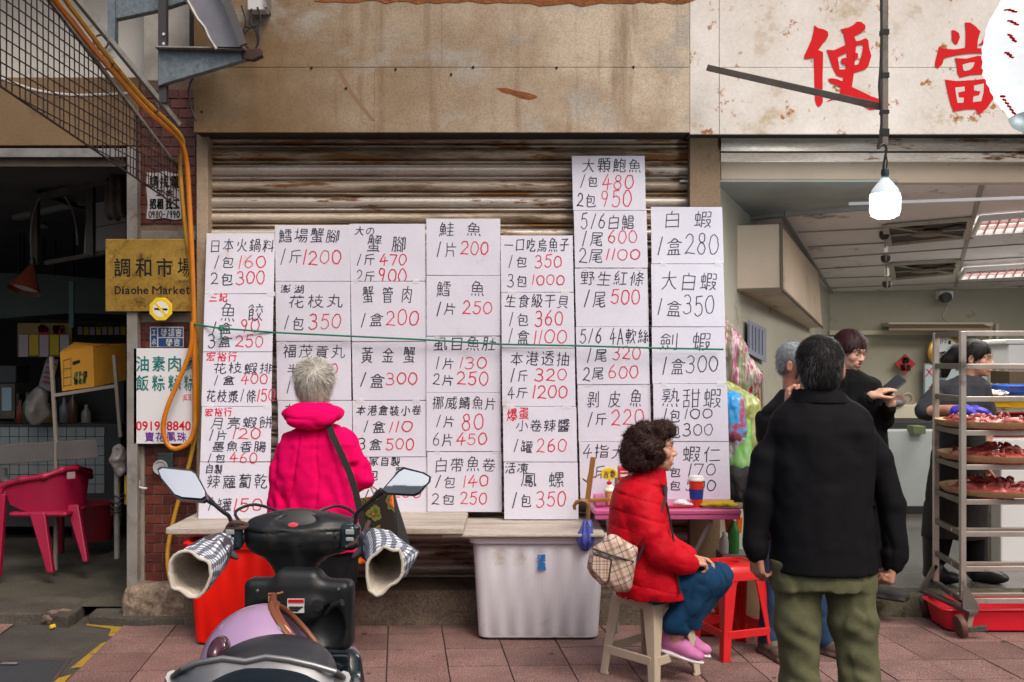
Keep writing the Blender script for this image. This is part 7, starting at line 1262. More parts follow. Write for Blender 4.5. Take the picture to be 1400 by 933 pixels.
t = thing('stall_banner', 'small stall banner with coloured flags hanging in the dark market', 'banner', P(60,480,8)); s = MB(); a, b = P(24,488,8), P(98,442,8); s.box((a.x,8,a.z),(b.x,8.03,b.z)); obj('board', s, mat('banner_tan', (.22,.13,.05), .7, var=(.2,.18,.07), vs=2), t)
for i in range(5):
    x = 26+i*14; a, b = P(x,488 if i % 2 == 0 else 486,7.98), P(x+12.5,458,7.98); s = MB(); s.box((a.x,7.98,a.z),(b.x,7.985,b.z)); obj('flag', s, mat('flag_yellow', (.45,.36,.02), .8) if i % 2 else mat('flag_lilac', (.38,.33,.40), .8), t)
s = MB(); write(s, '魚蝦', lambda x, y: P(x, y, 7.97), 48, 90, 444, 457, .02, 0, .2); obj('writing', s, mat('banner_red', (.35,.02,.02), .7), t, kind='stuff')
M_jar = mat('yellow_carton', (.55,.26,.02), .7, var=(.48,.22,.015), vs=4, fine=.06)
t = thing('carton', 'open yellow cardboard carton marked JFP-03 on the stall rack', 'carton', P(120,535,6.7)); d_ = 6.7
f = [P(85,535,d_), P(129,529,d_), P(127,475,d_), P(82,483,d_)]; bk = [v+Vector((.02,.5,0)) for v in f]; bk[1] = P(172,520,7.0); bk[2] = P(172,470,7.0); bk[0] = P(130,525,7.2); bk[3] = P(130,472,7.2)
s = MB(); s.add(f+bk, [(0,1,2,3),(1,5,6,2),(0,3,7,4),(4,7,6,5),(0,4,5,1)]); obj('box', s, M_jar, t, fix=True)
s = MB(); s.prism([P(82,483,d_), P(127,475,d_), P(150,472,7), P(102,469,6.95)], (0,0,.006)); obj('flap', s, M_jar, t, fix=True); s = MB(); s.prism([P(99,495,d_-.005),P(109,492,d_-.005),P(109,496,d_-.005),P(99,499,d_-.005)], (0,.004,0)); obj('hand_hole', s, M_blk, t, fix=True)
s = MB(); wl = lambda x, y: P(x, y-(x-100)*.12, d_-.004); write(s, 'JFP-03', wl, 100, 119, 510, 518, .007, 0, .2); write(s, '陳老偉', wl, 101, 118, 518, 526, .006, 0, .2)
for x0, y0, x1, y1 in ((87,493,97,490),(87,505,97,503),(87,517,97,515),(87,528,97,526),(87,493,87,530),(97,491,97,527)): s.ribbon(P(x0,y0,d_-.004), P(x1,y1,d_-.004), Vector((0,-1,0)), .004)
obj('writing', s, mat('green_stamp', (.02,.12,.06), .7), t, kind='stuff')
t = thing('rack_frame', 'bare pale wooden ladder frame holding the yellow carton', 'frame', P(120,600,6.65)); M_pole = mat('pale_pole', (.22,.19,.16), .7)
for a, b in (((70,488,6.62),(77,606,6.62)),((156,486,6.6),(165,598,6.6)),((74,541,6.62),(158,528,6.6)),((77,606,6.62),(76,780,6.66))): s = MB(); s.bar(P(*a), P(*b), .022); obj('pole', s, M_pole, t, bevel=.002)
# tiled counter, tray beam, pipe, post, chair
t = thing('tiled_counter', 'low counter with small white tiles in the dark market', 'counter', P(60,640,8)); a, b = P(-140,680,8), P(165,580,8)
s = MB(); s.box((a.x,8,P(0,720,8).z),(b.x,8.6,b.z)); obj('counter_body', s, mat('counter_grout', (.05,.055,.055), .8), t)
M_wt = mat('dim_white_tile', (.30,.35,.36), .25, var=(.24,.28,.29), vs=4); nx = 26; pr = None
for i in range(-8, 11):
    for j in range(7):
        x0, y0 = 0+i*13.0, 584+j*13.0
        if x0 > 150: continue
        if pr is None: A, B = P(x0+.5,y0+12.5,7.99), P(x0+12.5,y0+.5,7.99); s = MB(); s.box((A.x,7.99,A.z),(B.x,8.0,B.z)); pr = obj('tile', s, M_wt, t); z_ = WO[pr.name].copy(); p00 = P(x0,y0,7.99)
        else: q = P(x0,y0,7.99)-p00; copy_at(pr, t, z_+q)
s = MB(); s.hexa([P(-60,640,6.9),P(135,626,6.5),P(135,626,6.9),P(-60,640,7.3)], [P(-60,612,6.9),P(132,601,6.5),P(132,600,6.9),P(-60,611,7.3)]); solid('trough', s, mat('dusty_alu', (.20,.19,.18), .5, metal=.3, var=(.14,.13,.125), vs=4), 'long dusty grey metal trough above the red chair', 'trough', fix=True, bevel=.004)
s = MB(); s.tube(sm([P(x, y, 7.7) for x, y in ((4,640),(4,652),(10,660),(30,661),(60,660))], 4), .035, 10); solid('drain_pipe', s, mat('grey_pipe', (.22,.23,.24), .5), 'bent grey drain pipe below the tiled counter', 'pipe', smooth=True)
t = thing('metal_post', 'short galvanised post with black cable wound round it beside the chair', 'post', P(160,762,6.3)); s = MB(); s.tube([P(160,632,6.3), P(160,764,6.3)], .018, 12); obj('post', s, M_steel, t, smooth=True)
for i in range(5):
    s = MB(); q = P(161+random.uniform(-2,2),680+i*6,6.28); s.tube([q+Vector((.035*math.cos(a),.03*math.sin(a),.012*math.sin(a*2+i)+.01*random.random())) for a in [k_*math.pi/6 for k_ in range(13)]], .005, 5, cap=False); obj('cable_coil', s, M_black, t, smooth=True)
sd = SDF(.009); sd.cap(P(162,618,6.3), P(164,645,6.3), .05, .035, .03); sd.disp = lambda p: .02*vn(p, 16)+.01*vn(p, 40, 2); solid('plastic_bag', sd.build('plastic_bag'), mat('cloudy_bag', (.30,.28,.26), .3, var=(.18,.16,.15), vs=14), 'cloudy plastic bag stuffed on top of the galvanised post', 'bag', smooth='all')
s = MB(); s.box((P(170,655,6.3).x,6.3,P(170,690,6.3).z),(P(176,655,6.3).x,6.34,P(170,650,6.3).z)); solid('yellow_strip', s, mat('yellow_strip', (.5,.34,.02), .6), 'small yellow strip between the metal post and the grey pier post', 'strip')
t = thing('bucket', 'dark red bucket in the shade behind the red chair', 'bucket', P(128,735,7.4)); s = MB(); s.lathe([(.13,0),(.16,.26),(.17,.26),(.17,.28),(.155,.28),(.125,.01)], P(126,738,7.4), 24); obj('bucket', s, mat('dark_red_plastic', (.20,.008,.02), .5), t, smooth=True)
M_chair = mat('crimson_plastic', (.36,.008,.05), .42, var=(.30,.006,.04), vs=4)
t = thing('armchair', 'crimson moulded plastic armchair standing in the dark market entrance', 'chair', P(60,780,6.6)); d_ = 6.5
sd = SDF(.009); C0 = P(62,700,d_+.1)
sd.box((P(54,0,d_).x, d_+.13, P(0,703,d_).z), (.19,.16,.016), .014, .02)
def wallstrip(pts, h0, h1, th=.012):
    for (x, y, dd), (x2, y2, dd2) in zip(pts, pts[1:]): sd.cap(P(x,y,dd), P(x2,y2,dd2), th, None, .02)
# back shell and arms as a chain of thin boxes
top = [(-6,690,d_-.02),(4,664,d_),(30,656,d_-.02),(60,652,d_-.02),(85,643,d_+.02),(105,640,d_+.12),(122,645,d_+.28),(124,652,d_+.42)]
for (x, y, dd), (x2, y2, dd2) in zip(top, top[1:]):
    sd.cap(P(x,y,dd), P(x2,y2,dd2), .020, None, .02)
sh_ = MB(); up_ = [P(4,664,d_), P(30,656,d_-.02), P(60,652,d_-.02), P(85,643,d_+.02), P(105,640,d_+.12), P(122,645,d_+.28)]
lo_ = [P(14,690,d_), P(30,698,d_-.01), P(60,704,d_), P(85,702,d_+.04), P(102,694,d_+.12), P(116,690,d_+.26)]
n_ = Vector((0,.012,0)); sh_.loft([lo_, up_, [v+n_ for v in up_], [v+n_ for v in lo_]], closed=False); sh_.loft([lo_, [v+n_ for v in lo_]], closed=False)
m_ = sd.build('rim'); obj('seat_rim', m_, M_chair, t, smooth='all'); obj('back_shell', sh_, M_chair, t, smooth=True)
for a, b, w0, w1 in (((2,675,d_),(-2,790,d_-.05),.05,.024),((52,700,d_-.02),(70,783,d_-.08),.075,.030),((100,690,d_+.1),(118,768,d_+.02),.06,.024),((82,700,d_+.35),(84,757,d_+.5),.04,.022)):
    A, B = P(*a), P(*b); B.z = max(B.z, .062); s = MB(); q = lambda c, w: [c+Vector(v) for v in ((-w,-.02,0),(w,-.02,0),(w*.8,.03,0),(-w*.8,.03,0))]; s.hexa(q(B, w1*.7), q(A, w0*.7)); obj('leg', s, M_chair, t, fix=True, bevel=.008)
s = MB(); s.prism([P(92,646,d_-.002),P(103,645,d_+.05),P(103,654,d_+.05),P(92,655,d_-.002)], (0,-.004,0)); obj('sticker', s, mat('sticker_pale', (.45,.35,.36), .7), t, fix=True)
# dim clutter at the back of the market
t = thing('display_frame', 'small framed blue notice standing on the market counter', 'frame', P(12,560,7.9)); a, b = P(0,572,7.9), P(20,525,7.9); s = MB(); s.box((a.x,7.9,a.z),(b.x,7.93,b.z)); obj('frame', s, M_frame, t)
s = MB(); s.box((a.x+.02,7.89,a.z+.06),(b.x-.02,7.9,b.z-.03)); obj('sheet', s, mat('blue_notice', (.25,.38,.46), .6), t)
sd = SDF(.014); sd.ell(P(52,555,7.8),(.09,.06,.16),.05); sd.disp = lambda p: .03*vn(p, 12); solid('plastic_bag', sd.build('plastic_bag'), MATS['cloudy_bag'], 'slumped pale plastic bag on the market counter', 'bag', smooth='all')
s = MB(); s.box((P(78,0,8.3).x,8.3,P(0,590,8.3).z),(P(170,0,8.3).x,8.9,P(0,515,8.3).z)); solid('fridge', s, mat('dark_fridge', (.02,.02,.022), .3), 'dark cabinet behind the pale wooden rack frame', 'cabinet', bevel=.01)

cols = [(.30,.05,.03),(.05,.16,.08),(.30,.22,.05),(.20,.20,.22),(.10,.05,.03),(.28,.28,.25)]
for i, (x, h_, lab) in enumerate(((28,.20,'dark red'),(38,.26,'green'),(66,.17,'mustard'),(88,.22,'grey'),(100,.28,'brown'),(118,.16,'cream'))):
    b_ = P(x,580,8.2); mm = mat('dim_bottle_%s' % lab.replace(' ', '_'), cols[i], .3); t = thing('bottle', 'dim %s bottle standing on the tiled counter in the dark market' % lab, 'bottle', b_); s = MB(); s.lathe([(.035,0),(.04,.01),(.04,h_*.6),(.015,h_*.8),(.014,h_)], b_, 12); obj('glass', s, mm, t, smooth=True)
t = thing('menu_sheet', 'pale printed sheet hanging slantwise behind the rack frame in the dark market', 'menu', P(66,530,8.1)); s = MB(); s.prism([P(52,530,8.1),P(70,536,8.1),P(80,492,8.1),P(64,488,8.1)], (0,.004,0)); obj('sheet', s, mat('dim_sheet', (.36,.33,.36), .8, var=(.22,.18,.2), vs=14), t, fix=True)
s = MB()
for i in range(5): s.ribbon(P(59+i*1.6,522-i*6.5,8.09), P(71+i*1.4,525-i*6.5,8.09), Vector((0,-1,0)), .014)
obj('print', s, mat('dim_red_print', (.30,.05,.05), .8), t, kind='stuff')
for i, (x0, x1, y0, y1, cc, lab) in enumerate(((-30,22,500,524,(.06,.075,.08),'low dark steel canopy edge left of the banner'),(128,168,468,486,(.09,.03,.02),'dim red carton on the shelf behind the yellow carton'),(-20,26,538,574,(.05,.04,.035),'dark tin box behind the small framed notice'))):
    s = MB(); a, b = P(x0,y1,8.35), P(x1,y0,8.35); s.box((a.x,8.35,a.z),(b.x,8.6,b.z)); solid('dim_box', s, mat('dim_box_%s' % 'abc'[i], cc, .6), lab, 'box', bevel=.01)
s = MB(); s.bar(P(60,440,8.6), P(175,446,8.6), .12, .05); solid('shelf', s, M_frame, 'dim shelf edge with flags behind the stall banner', 'shelf')
for i in range(8):
    s = MB(); a, b = P(106+i*8.4,458,8.5), P(112.5+i*8.4,447,8.5); s.box((a.x,8.5,a.z),(b.x,8.505,b.z)); obj('small_flag', s, MATS['flag_yellow'] if i % 2 else MATS['flag_lilac'], bpy.data.objects['stall_banner'])
# gum spots and stains trodden into the paving
s = MB(); rg_ = random.Random(5)
for i in range(60):
    x, y = rg_.uniform(-1.9, 3.4), rg_.uniform(3.6, 5.6); n_ = rg_.randint(6, 9); r_ = rg_.uniform(.006, .018); s.add([(x+r_*rg_.uniform(.7,1.2)*math.cos(6.283*k_/n_), y+r_*rg_.uniform(.7,1.2)*math.sin(6.283*k_/n_), .0032) for k_ in range(n_)], [tuple(range(n_))])
obj('gum_spots', s, mat('trodden_gum', (.06,.045,.04), .9), kind='stuff')
# ---------------------------------------------------------------- right shop fittings
t = thing('switch_box', 'small cream electrical box on the side wall above the grey haired head', 'switch box', SW0(1068,470) if 0 else P(1068,470,9.3)); s = MB(); a, b = P(1062,470,9.0), P(1073,451,9.0); s.box((a.x,9.0,a.z),(b.x,9.06,b.z)); obj('case', s, mat('cream_plastic', (.6,.56,.45), .5), t, bevel=.008)
s = MB(); s.tube([P(1070,470,9.02), P(1072,500,9.02)], .01, 6); obj('conduit', s, MATS['cream_plastic'], t)
for i, (x, x2, lab) in enumerate(((1036,1039,'thin wooden stick leaning on the side wall behind the bags'),(1041,1043,'second lighter stick leaning beside the thin wooden one'))): s = MB(); s.tube([P(x,508,7.0), P(x2,560,6.9)], .011, 8); solid('stick', s, M_wood if i == 0 else M_pole, lab, 'stick', smooth=True)
def pane(name, label, cat, x0, x1, y0, y1, d, m, th=.02, bev=.004):
    a, b = P(x0, y1, d), P(x1, y0, d); s = MB(); s.box((a.x,d,a.z),(b.x,d+th,b.z)); return solid(name, s, m, label, cat, bevel=bev)
s = MB(); k = 10.35/F; c = P(1238,498,10.35); s.prism([c+Vector((14*k,0,0)), c+Vector((0,0,13.5*k)), c+Vector((-14*k,0,0)), c+Vector((0,0,-13.5*k))], (0,.02,0))
t = thing('diamond_poster', 'red diamond shaped new year paper on the back wall', 'poster', c); obj('paper', s, mat('red_paper_dark', (.42,.012,.012), .6), t, fix=True)
s = MB(); write(s, '春', lambda x, y: P(x, y, 10.34), 1231, 1245, 488, 497, .014, 0, .3); write(s, '福吉', lambda x, y: P(x, y, 10.34), 1230, 1246, 498, 507, .012, 0, .3); obj('writing', s, M_blk, t, kind='stuff')
t = thing('wall_clock', 'round wall clock with brass rim and white face behind the metal rack', 'clock', P(1290,481,10.3)); c = P(1291,481,10.3); k = 10.3/F
s = MB(); s.lathe([(18.5*k,0),(24*k,.01),(24*k,.03),(20*k,.05),(19*k,.05)], c, 36, MX, cap=False); obj('rim', s, mat('clock_brass', (.45,.27,.05), .35, metal=.6), t, smooth=True)
s = MB(); s.lathe([(19.5*k,.02),(19.5*k,.022)], c, 36, MX); obj('face', s, mat('clock_face', (.62,.66,.68), .4), t)
for i in range(12):
    a = R(30*i); h = '12 1 2 3 4 5 6 7 8 9 10 11'.split()[i]; x, y = 1291+14.5*math.sin(a), 481-14.5*math.cos(a); w = 3 if len(h) > 1 else 1.8; text(h, x-w, x+w, y-2.6, y+2.6, 10.275, M_blk, t, 'numeral')
for a, L_, w in ((R(255),9,.014),(R(235),12,.010)): s = MB(); s.bar(c+Vector((0,-.03,0)), c+Vector((L_*k*math.sin(a),-.03,L_*k*math.cos(a))), w, .004, (0,1,0)); obj('hand', s, M_blk, t)
t = thing('whiteboard', 'small whiteboard with a red scrawl hanging below the clock', 'whiteboard', P(1277,545,10.3)); a, b = P(1263,546,10.3), P(1352,497,10.3); s = MB(); s.box((a.x,10.3,a.z),(b.x,10.33,b.z)); obj('frame', s, mat('wb_frame', (.20,.24,.26), .5), t, bevel=.006)
a, b = P(1265,544,10.29), P(1350,499,10.29); s = MB(); s.box((a.x,10.29,a.z),(b.x,10.3,b.z)); obj('surface', s, mat('wb_white', (.45,.55,.60), .3), t)
s = MB(); 
for a, b in (((1267,505),(1275,514)),((1275,503),(1266,515)),((1270,530),(1282,526))): s.ribbon(P(*a,10.285), P(*b,10.285), Vector((0,-1,0)), .012)
obj('scrawl', s, M_rink, t, kind='stuff')
t = thing('security_camera', 'small dark security camera on a white mount near the ceiling', 'camera', P(1293,412,10.2)); q = P(1293,407,10.2)
s = MB(); s.lathe([(.05,-.06),(.055,0),(.05,.04)], q, 18, MX); obj('lens_body', s, M_black, t, smooth=True); s = MB(); s.obox(q+Vector((.02,.08,.03)), (.13,.14,.08)); obj('mount', s, M_wcap, t, bevel=.01)
s = MB(); s.tube(sm([P(x, y, 10.3) for x, y in ((1297,412),(1296,420),(1290,430),(1291,437),(1297,441))], 4), .008, 5); s.tube(sm([P(x,y,10.3) for x, y in ((1295,402),(1302,398),(1305,390))], 3), .008, 5); obj('cable', s, M_steel, t, smooth=True, kind='stuff')
# counter below the back wall, freezer, tape
t = thing('back_counter', 'pale counter with tape and odds and ends along the back wall', 'counter', P(1250,700,8.9)); s = MB(); s.box((P(1140,0,8.9).x,8.9,.2),(P(1420,0,8.9).x,9.5,P(0,590,8.9).z)); obj('front', s, mat('grey_white_panel', (.46,.50,.50), .5, var=(.38,.42,.42), vs=3, dirt=.1), t)
s = MB(); s.box((P(1140,0,8.9).x,8.85,.136),(P(1420,0,8.9).x,9.4,.2)); obj('plinth', s, M_blackm, t)
s = MB(); s.box((P(1140,0,10).x,9.9,P(0,577,10).z),(P(1350,0,10).x,10.5,P(0,553,10).z)); obj('ledge', s, M_trim, t, bevel=.01)
s = MB(); s.box((P(1140,0,9.2).x,9.2,P(0,590,9.2).z-.02),(P(1420,0,9.2).x,9.9,P(0,578,9.2).z)); obj('dark_gap', s, M_blackm, t)
c = P(1240,546,9.95); s = MB(); s.tube([c+Vector((.055*math.cos(a),0,.055*math.sin(a))) for a in [i*math.pi/12 for i in range(25)]], .018, 8, cap=False); solid('tape_roll', s, mat('tan_tape', (.30,.24,.16), .4), 'roll of tan tape standing on the ledge of the back counter', 'tape', smooth=True)
sd = SDF(.015); sd.ell(P(1222,548,9.9),(.07,.05,.05),.03).ell(P(1230,550,9.9),(.06,.04,.03),.03); sd.disp = lambda p: .03*vn(p, 14); solid('wrapper', sd.build('wrapper'), mat('teal_wrapper', (.12,.25,.27), .4, var=(.3,.08,.08), vs=10), 'crumpled teal and red wrapper left of the tape roll', 'wrapper', smooth='all')
pane('foam_box', 'white foam box peeping out behind the black jacket shoulder', 'box', 1197, 1214, 573, 596, 8.6, mat('foam_box', (.66,.67,.68), .85, fine=.03), .3, .01)
s = MB(); s.box((P(1249,0,8.8).x,8.8,P(0,594,8.8).z),(P(1266,0,8.8).x,8.95,P(0,583,8.8).z)); solid('small_radio', s, mat('radio_green', (.14,.18,.08), .4), 'small green display box on the back counter', 'box', bevel=.005)
# paper notice and hanging bags on the side wall
def SW(px, py, off=.02): return PP(px, py, W0+(-WN).normalized()*0+Vector((off,0,0)), WN)
t = thing('wall_notice', 'bluish printed notice pinned on the side wall above the hanging bags', 'notice', SW(1035,490)); s = MB(); s.prism([SW(1022,483,.03), SW(1047,496,.03), SW(1047,450,.03), SW(1022,437,.03)], (.004,0,0)); obj('sheet', s, mat('blue_paper', (.25,.27,.36), .8, var=(.2,.22,.30), vs=12), t, fix=True)
s = MB()
for i in range(5): s.ribbon(SW(1024+4.6*i,443+2.4*i,.045), SW(1024+4.6*i,476+2.4*i,.045), Vector((.4,-.9,0)), .008)
obj('print', s, M_ink, t, kind='stuff')
def bag(name, label, pr, m, amp=.012, f=22, extra=None, vox=.009):
    sd = SDF(vox)
    for q in pr: sd.cap(P(*q[0]), P(*q[1]), q[2], q[3], .05)
    c_ = np.array(P(*pr[0][0])); s3 = np.array([1,1,.35]); sd.disp = lambda p: -amp*np.abs(np.sin(9*np.arctan2(p[:,0]-c_[0], p[:,1]-c_[1]-.05)+3*vn(p, 7)))*.9+amp*.8*vn(p*s3, f)+amp*.35*vn(p, f*2.5, 3); t = thing(name, label, 'bag', P(*pr[-1][1])); obj('bag', sd.build('bag'), m, t, smooth='all'); return t
def bagmat(name, cols, s1, rough=.3):
    m = bpy.data.materials.new(name); m.use_nodes = True; nt = m.node_tree; N = nt.nodes; L = nt.links; g_ = N.new('ShaderNodeNewGeometry'); n = N.new('ShaderNodeTexNoise'); mp = N.new('ShaderNodeMapping'); mp.inputs['Scale'].default_value = (2,1.2,.10) if s1 > 0 else (1,1,1)
    L.new(g_.outputs['Position'], mp.inputs[0]); L.new(mp.outputs[0], n.inputs['Vector']); n.inputs['Scale'].default_value = abs(s1); n.inputs['Detail'].default_value = 3; r = N.new('ShaderNodeValToRGB'); E_ = r.color_ramp.elements
    for i, c in enumerate(cols):
        p = .32+.36*i/(len(cols)-1); e = E_[i] if i < 2 else E_.new(p); e.position = p; e.color = (*c, 1)
    L.new(n.outputs['Fac'], r.inputs[0]); b = N['Principled BSDF']; L.new(r.outputs[0], b.inputs['Base Color']); b.inputs['Roughness'].default_value = rough; MATS[name] = m; return m
bag('striped_bag', 'pink and white striped carrier bag full of shopping hanging by the price boards', [((991,441,6.15),(1000,478,6.15),.02,.075),((1000,478,6.15),(1014,520,6.15),.075,.10),((1014,520,6.15),(1016,532,6.15),.10,.07)], bagmat('pink_stripe_bag', [(.38,.05,.16),(.50,.40,.42),(.36,.04,.14),(.16,.30,.10),(.42,.34,.36),(.30,.01,.03)], 16))
bag('yellow_bag', 'translucent yellow green carrier bag hanging under the striped bag', [((990,526,6.05),(1012,560,6.05),.03,.10),((1012,560,6.05),(1022,600,6.05),.10,.09),((1022,600,6.05),(1018,640,6.05),.09,.05)], bagmat('lime_bag', [(.30,.34,.06),(.42,.44,.20),(.26,.32,.05),(.46,.46,.32)], 14))
bag('blue_pack', 'bright blue and red tissue pack hanging beside the price boards', [((1000,553,5.95),(1002,588,5.95),.075,.08)], bagmat('blue_pack', [(.03,.25,.62),(.06,.38,.72),(.5,.05,.08),(.05,.3,.66)], -12), .008)
bag('grey_bag', 'pale grey plastic bag under the blue tissue pack', [((1003,598,5.97),(1000,622,5.97),.07,.05)], mat('grey_bag', (.42,.41,.42), .35, var=(.3,.29,.3), vs=15), .014)
bag('green_bag', 'bright green bag hanging at the foot of the pile of bags', [((1014,580,5.98),(1010,632,5.98),.055,.085)], bagmat('green_bag', [(.07,.36,.03),(.15,.48,.08),(.30,.50,.22),(.08,.34,.03)], 12), .007)
bag('dark_bag', 'dark bundle below the green bag behind the table', [((1008,650,5.98),(1010,672,5.98),.10,.09)], M_blackm, .01)
# ceiling vents and lights
M_vent = mat('vent_dark', (.035,.028,.022), .8, var=(.08,.06,.04), vs=8); M_vfr = mat('vent_frame', (.40,.36,.30), .7, dirt=.3)
def cq(pts, off): return [C(x, y, off) for x, y in pts]
for lab, pts in (('nearer square ceiling exhaust fan with dusty grille', ((1210,310),(1328,300),(1320,325),(1216,335))), ('farther ceiling exhaust fan with dusty grille', ((1218,362),(1311,357),(1306,374),(1222,382)))):
    t = thing('exhaust_fan', lab, 'fan', C(1265,(pts[0][1]+pts[2][1])/2,.05)); s = MB(); s.prism(cq(pts, .012), (0,0,.01)); obj('dark_opening', s, M_vent, t, fix=True); q = cq(pts, .02)
    for i in range(4): s = MB(); s.bar(q[i], q[(i+1) % 4], .045, .02); obj('frame_side', s, M_vfr, t)
    c = sum(q, Vector())/4
    for i in range(4): s = MB(); s.bar(c, (q[i]+q[(i+1) % 4])/2 if i % 2 else q[i]*.9+c*.1, .022, .012); obj('spoke', s, M_vfr, t)
    s = MB(); s.lathe([(.05,0),(.11,.01),(.11,.03)], c+Vector((0,0,-.03)), 18); obj('hub', s, mat('vent_hub', (.22,.17,.13), .7), t, smooth=True)
    for i in range(5):
        a = R(72*i); b0 = c+Vector((math.cos(a)*.1, math.sin(a)*.1, .0)); b1 = c+Vector((math.cos(a+.5)*.28, math.sin(a+.5)*.28, .0)); b2 = c+Vector((math.cos(a+.05)*.3, math.sin(a+.05)*.3, .01)); s = MB(); s.prism([b0, b1, b2], (0,0,.006)); obj('blade', s, M_vent, t, fix=True)
M_tube = mat('lit_tube', (1,1,1), .4, emit=(1,.93,.88), es=3.0)
for lab, pts in (('nearer lit ceiling light panel with square louvres', ((1341,299),(1480,288),(1470,310),(1331,319))), ('farther lit ceiling light panel with square louvres', ((1320,369),(1440,362),(1434,374),(1312,380)))):
    t = thing('ceiling_light', lab, 'light', C(1400,pts[0][1],.05)); s = MB(); s.prism(cq(pts, .02), (0,0,.008)); obj('diffuser', s, M_tube, t, fix=True); q = cq(pts, .045)
    for i in range(4): s = MB(); s.bar(q[i], q[(i+1) % 4], .02, .04); obj('frame_side', s, M_wcap, t)
    for i in range(1, 10): f_ = i/10; s = MB(); s.bar(q[0].lerp(q[1], f_), q[3].lerp(q[2], f_), .012, .03); obj('louvre', s, mat('louvre_pink', (.55,.38,.36), .5), t)
    for f_ in (.33,.66): s = MB(); s.bar(q[0].lerp(q[3], f_), q[1].lerp(q[2], f_), .012, .03); obj('louvre', s, MATS['louvre_pink'], t)
    ld = bpy.data.lights.new('panel_lamp', 'AREA'); ld.energy = 32; ld.color = (1,.94,.86); ld.shape = 'RECTANGLE'; ld.size = 1.2; ld.size_y = .5; lo = bpy.data.objects.new('panel_lamp', ld); scn.collection.objects.link(lo); lo.location = sum(cq(pts, .10), Vector())/4
s = MB(); s.bar(C(1160,279,.10), C(1480,268,.10), .018, .02); solid('led_batten', s, mat('batten_white', (.7,.7,.72), .4), 'thin white batten fixed under the shop ceiling behind the bulb', 'batten', bevel=.003)
t = thing('socket_string', 'vertical string of empty lamp sockets and cameras below the ceiling', 'sockets', P(1212,396,7.6))
for i, (y, h, m_) in enumerate(((308,8,'w'),(322,12,'b'),(341,9,'w'),(354,11,'b'),(372,12,'w'),(389,10,'b'))):
    q = P(1208+i*.9, y, 7.3+i*.12); s = MB(); s.lathe([(.02,-h*.0027),(.035 if m_ == 'b' else .022,-h*.001),(.035 if m_ == 'b' else .022,h*.002),(.015,h*.0027)], q, 14); obj('socket', s, M_black if m_ == 'b' else M_wcap, t, smooth=True)
s = MB(); s.tube([P(1208,285,7.2), P(1213,396,7.9)], .006, 6); obj('cord', s, M_steel, t)
# the hanging pole, bulb, diagonal bar, lantern
M_bulb = mat('lit_bulb', (1,1,1), .3, emit=(.80,.95,1), es=14)
t = thing('hanging_pole', 'grimy grey pole wrapped with cable and black tape in front of the sign', 'pole', P(1207,205,4.9)); d_ = 4.9; M_gp = mat('grimy_pole', (.20,.17,.14), .6, metal=.2, var=(.13,.11,.09), vs=10, dirt=.3)
s = MB(); s.bar(P(1209,-60,d_), P(1209,200,d_), .031); obj('pole', s, M_gp, t, bevel=.004)
s = MB(); s.tube(sm([P(x, y, d_-.03) for x, y in ((1204,-40),(1205,40),(1204,90),(1202,120),(1205,160),(1203,190),(1200,203),(1208,197),(1212,204),(1210,215),(1208,228),(1209,236))], 4), .006, 7); obj('cable', s, M_black, t, smooth=True)
for y, w in ((45,7),(104,7),(154,5),(182,10)): s = MB(); s.bar(P(1209,y-w/2,d_), P(1209,y+w/2,d_), .037); obj('tape', s, M_blackm, t)
s = MB(); s.tube([P(1210,205,d_), P(1213,222,d_), P(1211,238,d_)], .004, 6); obj('wire', s, M_black, t, smooth=True)
t = thing('light_bulb', 'glowing cool white bulb hanging from the grimy pole', 'light bulb', P(1210,297,4.9)); q = P(1210,268,d_); k = d_/F
s = MB(); s.lathe([(4*k,24*k),(5.5*k,30*k),(5*k,36*k),(2*k,38*k)], q, 18); obj('socket', s, mat('blue_black_socket', (.03,.06,.07), .5), t, smooth=True)
s = MB(); s.lathe([(5*k,24*k),(9*k,19*k),(17*k,9*k),(19.5*k,2*k)], q, 28, cap=False); obj('housing', s, mat('bulb_housing', (.72,.80,.82), .35, emit=(.75,.93,1), es=.25), t, smooth='all')
s = MB(); s.lathe([(19.5*k,2*k),(20.2*k,-3*k),(20*k,-20*k),(18*k,-27*k),(11*k,-30.5*k),(0,-31.5*k)], q, 28); obj('globe', s, M_bulb, t, smooth='all')
ld = bpy.data.lights.new('bulb_lamp', 'POINT'); ld.energy = 16; ld.color = (.86,.96,1); ld.shadow_soft_size = .09; lo = bpy.data.objects.new('bulb_lamp', ld); scn.collection.objects.link(lo); lo.location = q+Vector((0,-.0,-.20))
s = MB(); s.bar(P(968,93,5.6), P(1203,146,4.93), .028, .034); solid('diagonal_bar', s, M_gp, 'slanting grey square bar from the sign out to the hanging pole', 'bar', bevel=.003)
t = thing('lantern', 'glowing white paper lantern with faint red marks at the top right corner', 'lantern', P(1440,180,4.2)); q = P(1452,78,4.2); k = 4.2/F
_zz = np.linspace(-96, 108, 69); _rr = np.interp(_zz, [-96,-80,-50,-12,20,55,85,104,108], [36,60,82,97,99,92,75,45,34]); s = MB(); s.lathe([((r__+(1.3 if i % 4 == 0 else 0 if i % 4 == 2 else .5))*k, z__*k) for i, (z__, r__) in enumerate(zip(_zz, _rr))], q, 56); obj('paper', s, mat('lantern_paper', (.85,.85,.83), .8, emit=(.93,.99,1), es=.72), t, smooth='all')
s = MB(); s.lathe([(34*k,-106*k),(40*k,-104*k),(62*k,-88*k),(66*k,-80*k),(40*k,-92*k)], q, 36, cap=True); obj('bottom_ring', s, mat('lantern_ring', (.45,.55,.55), .4), t, smooth=True)
s = MB()
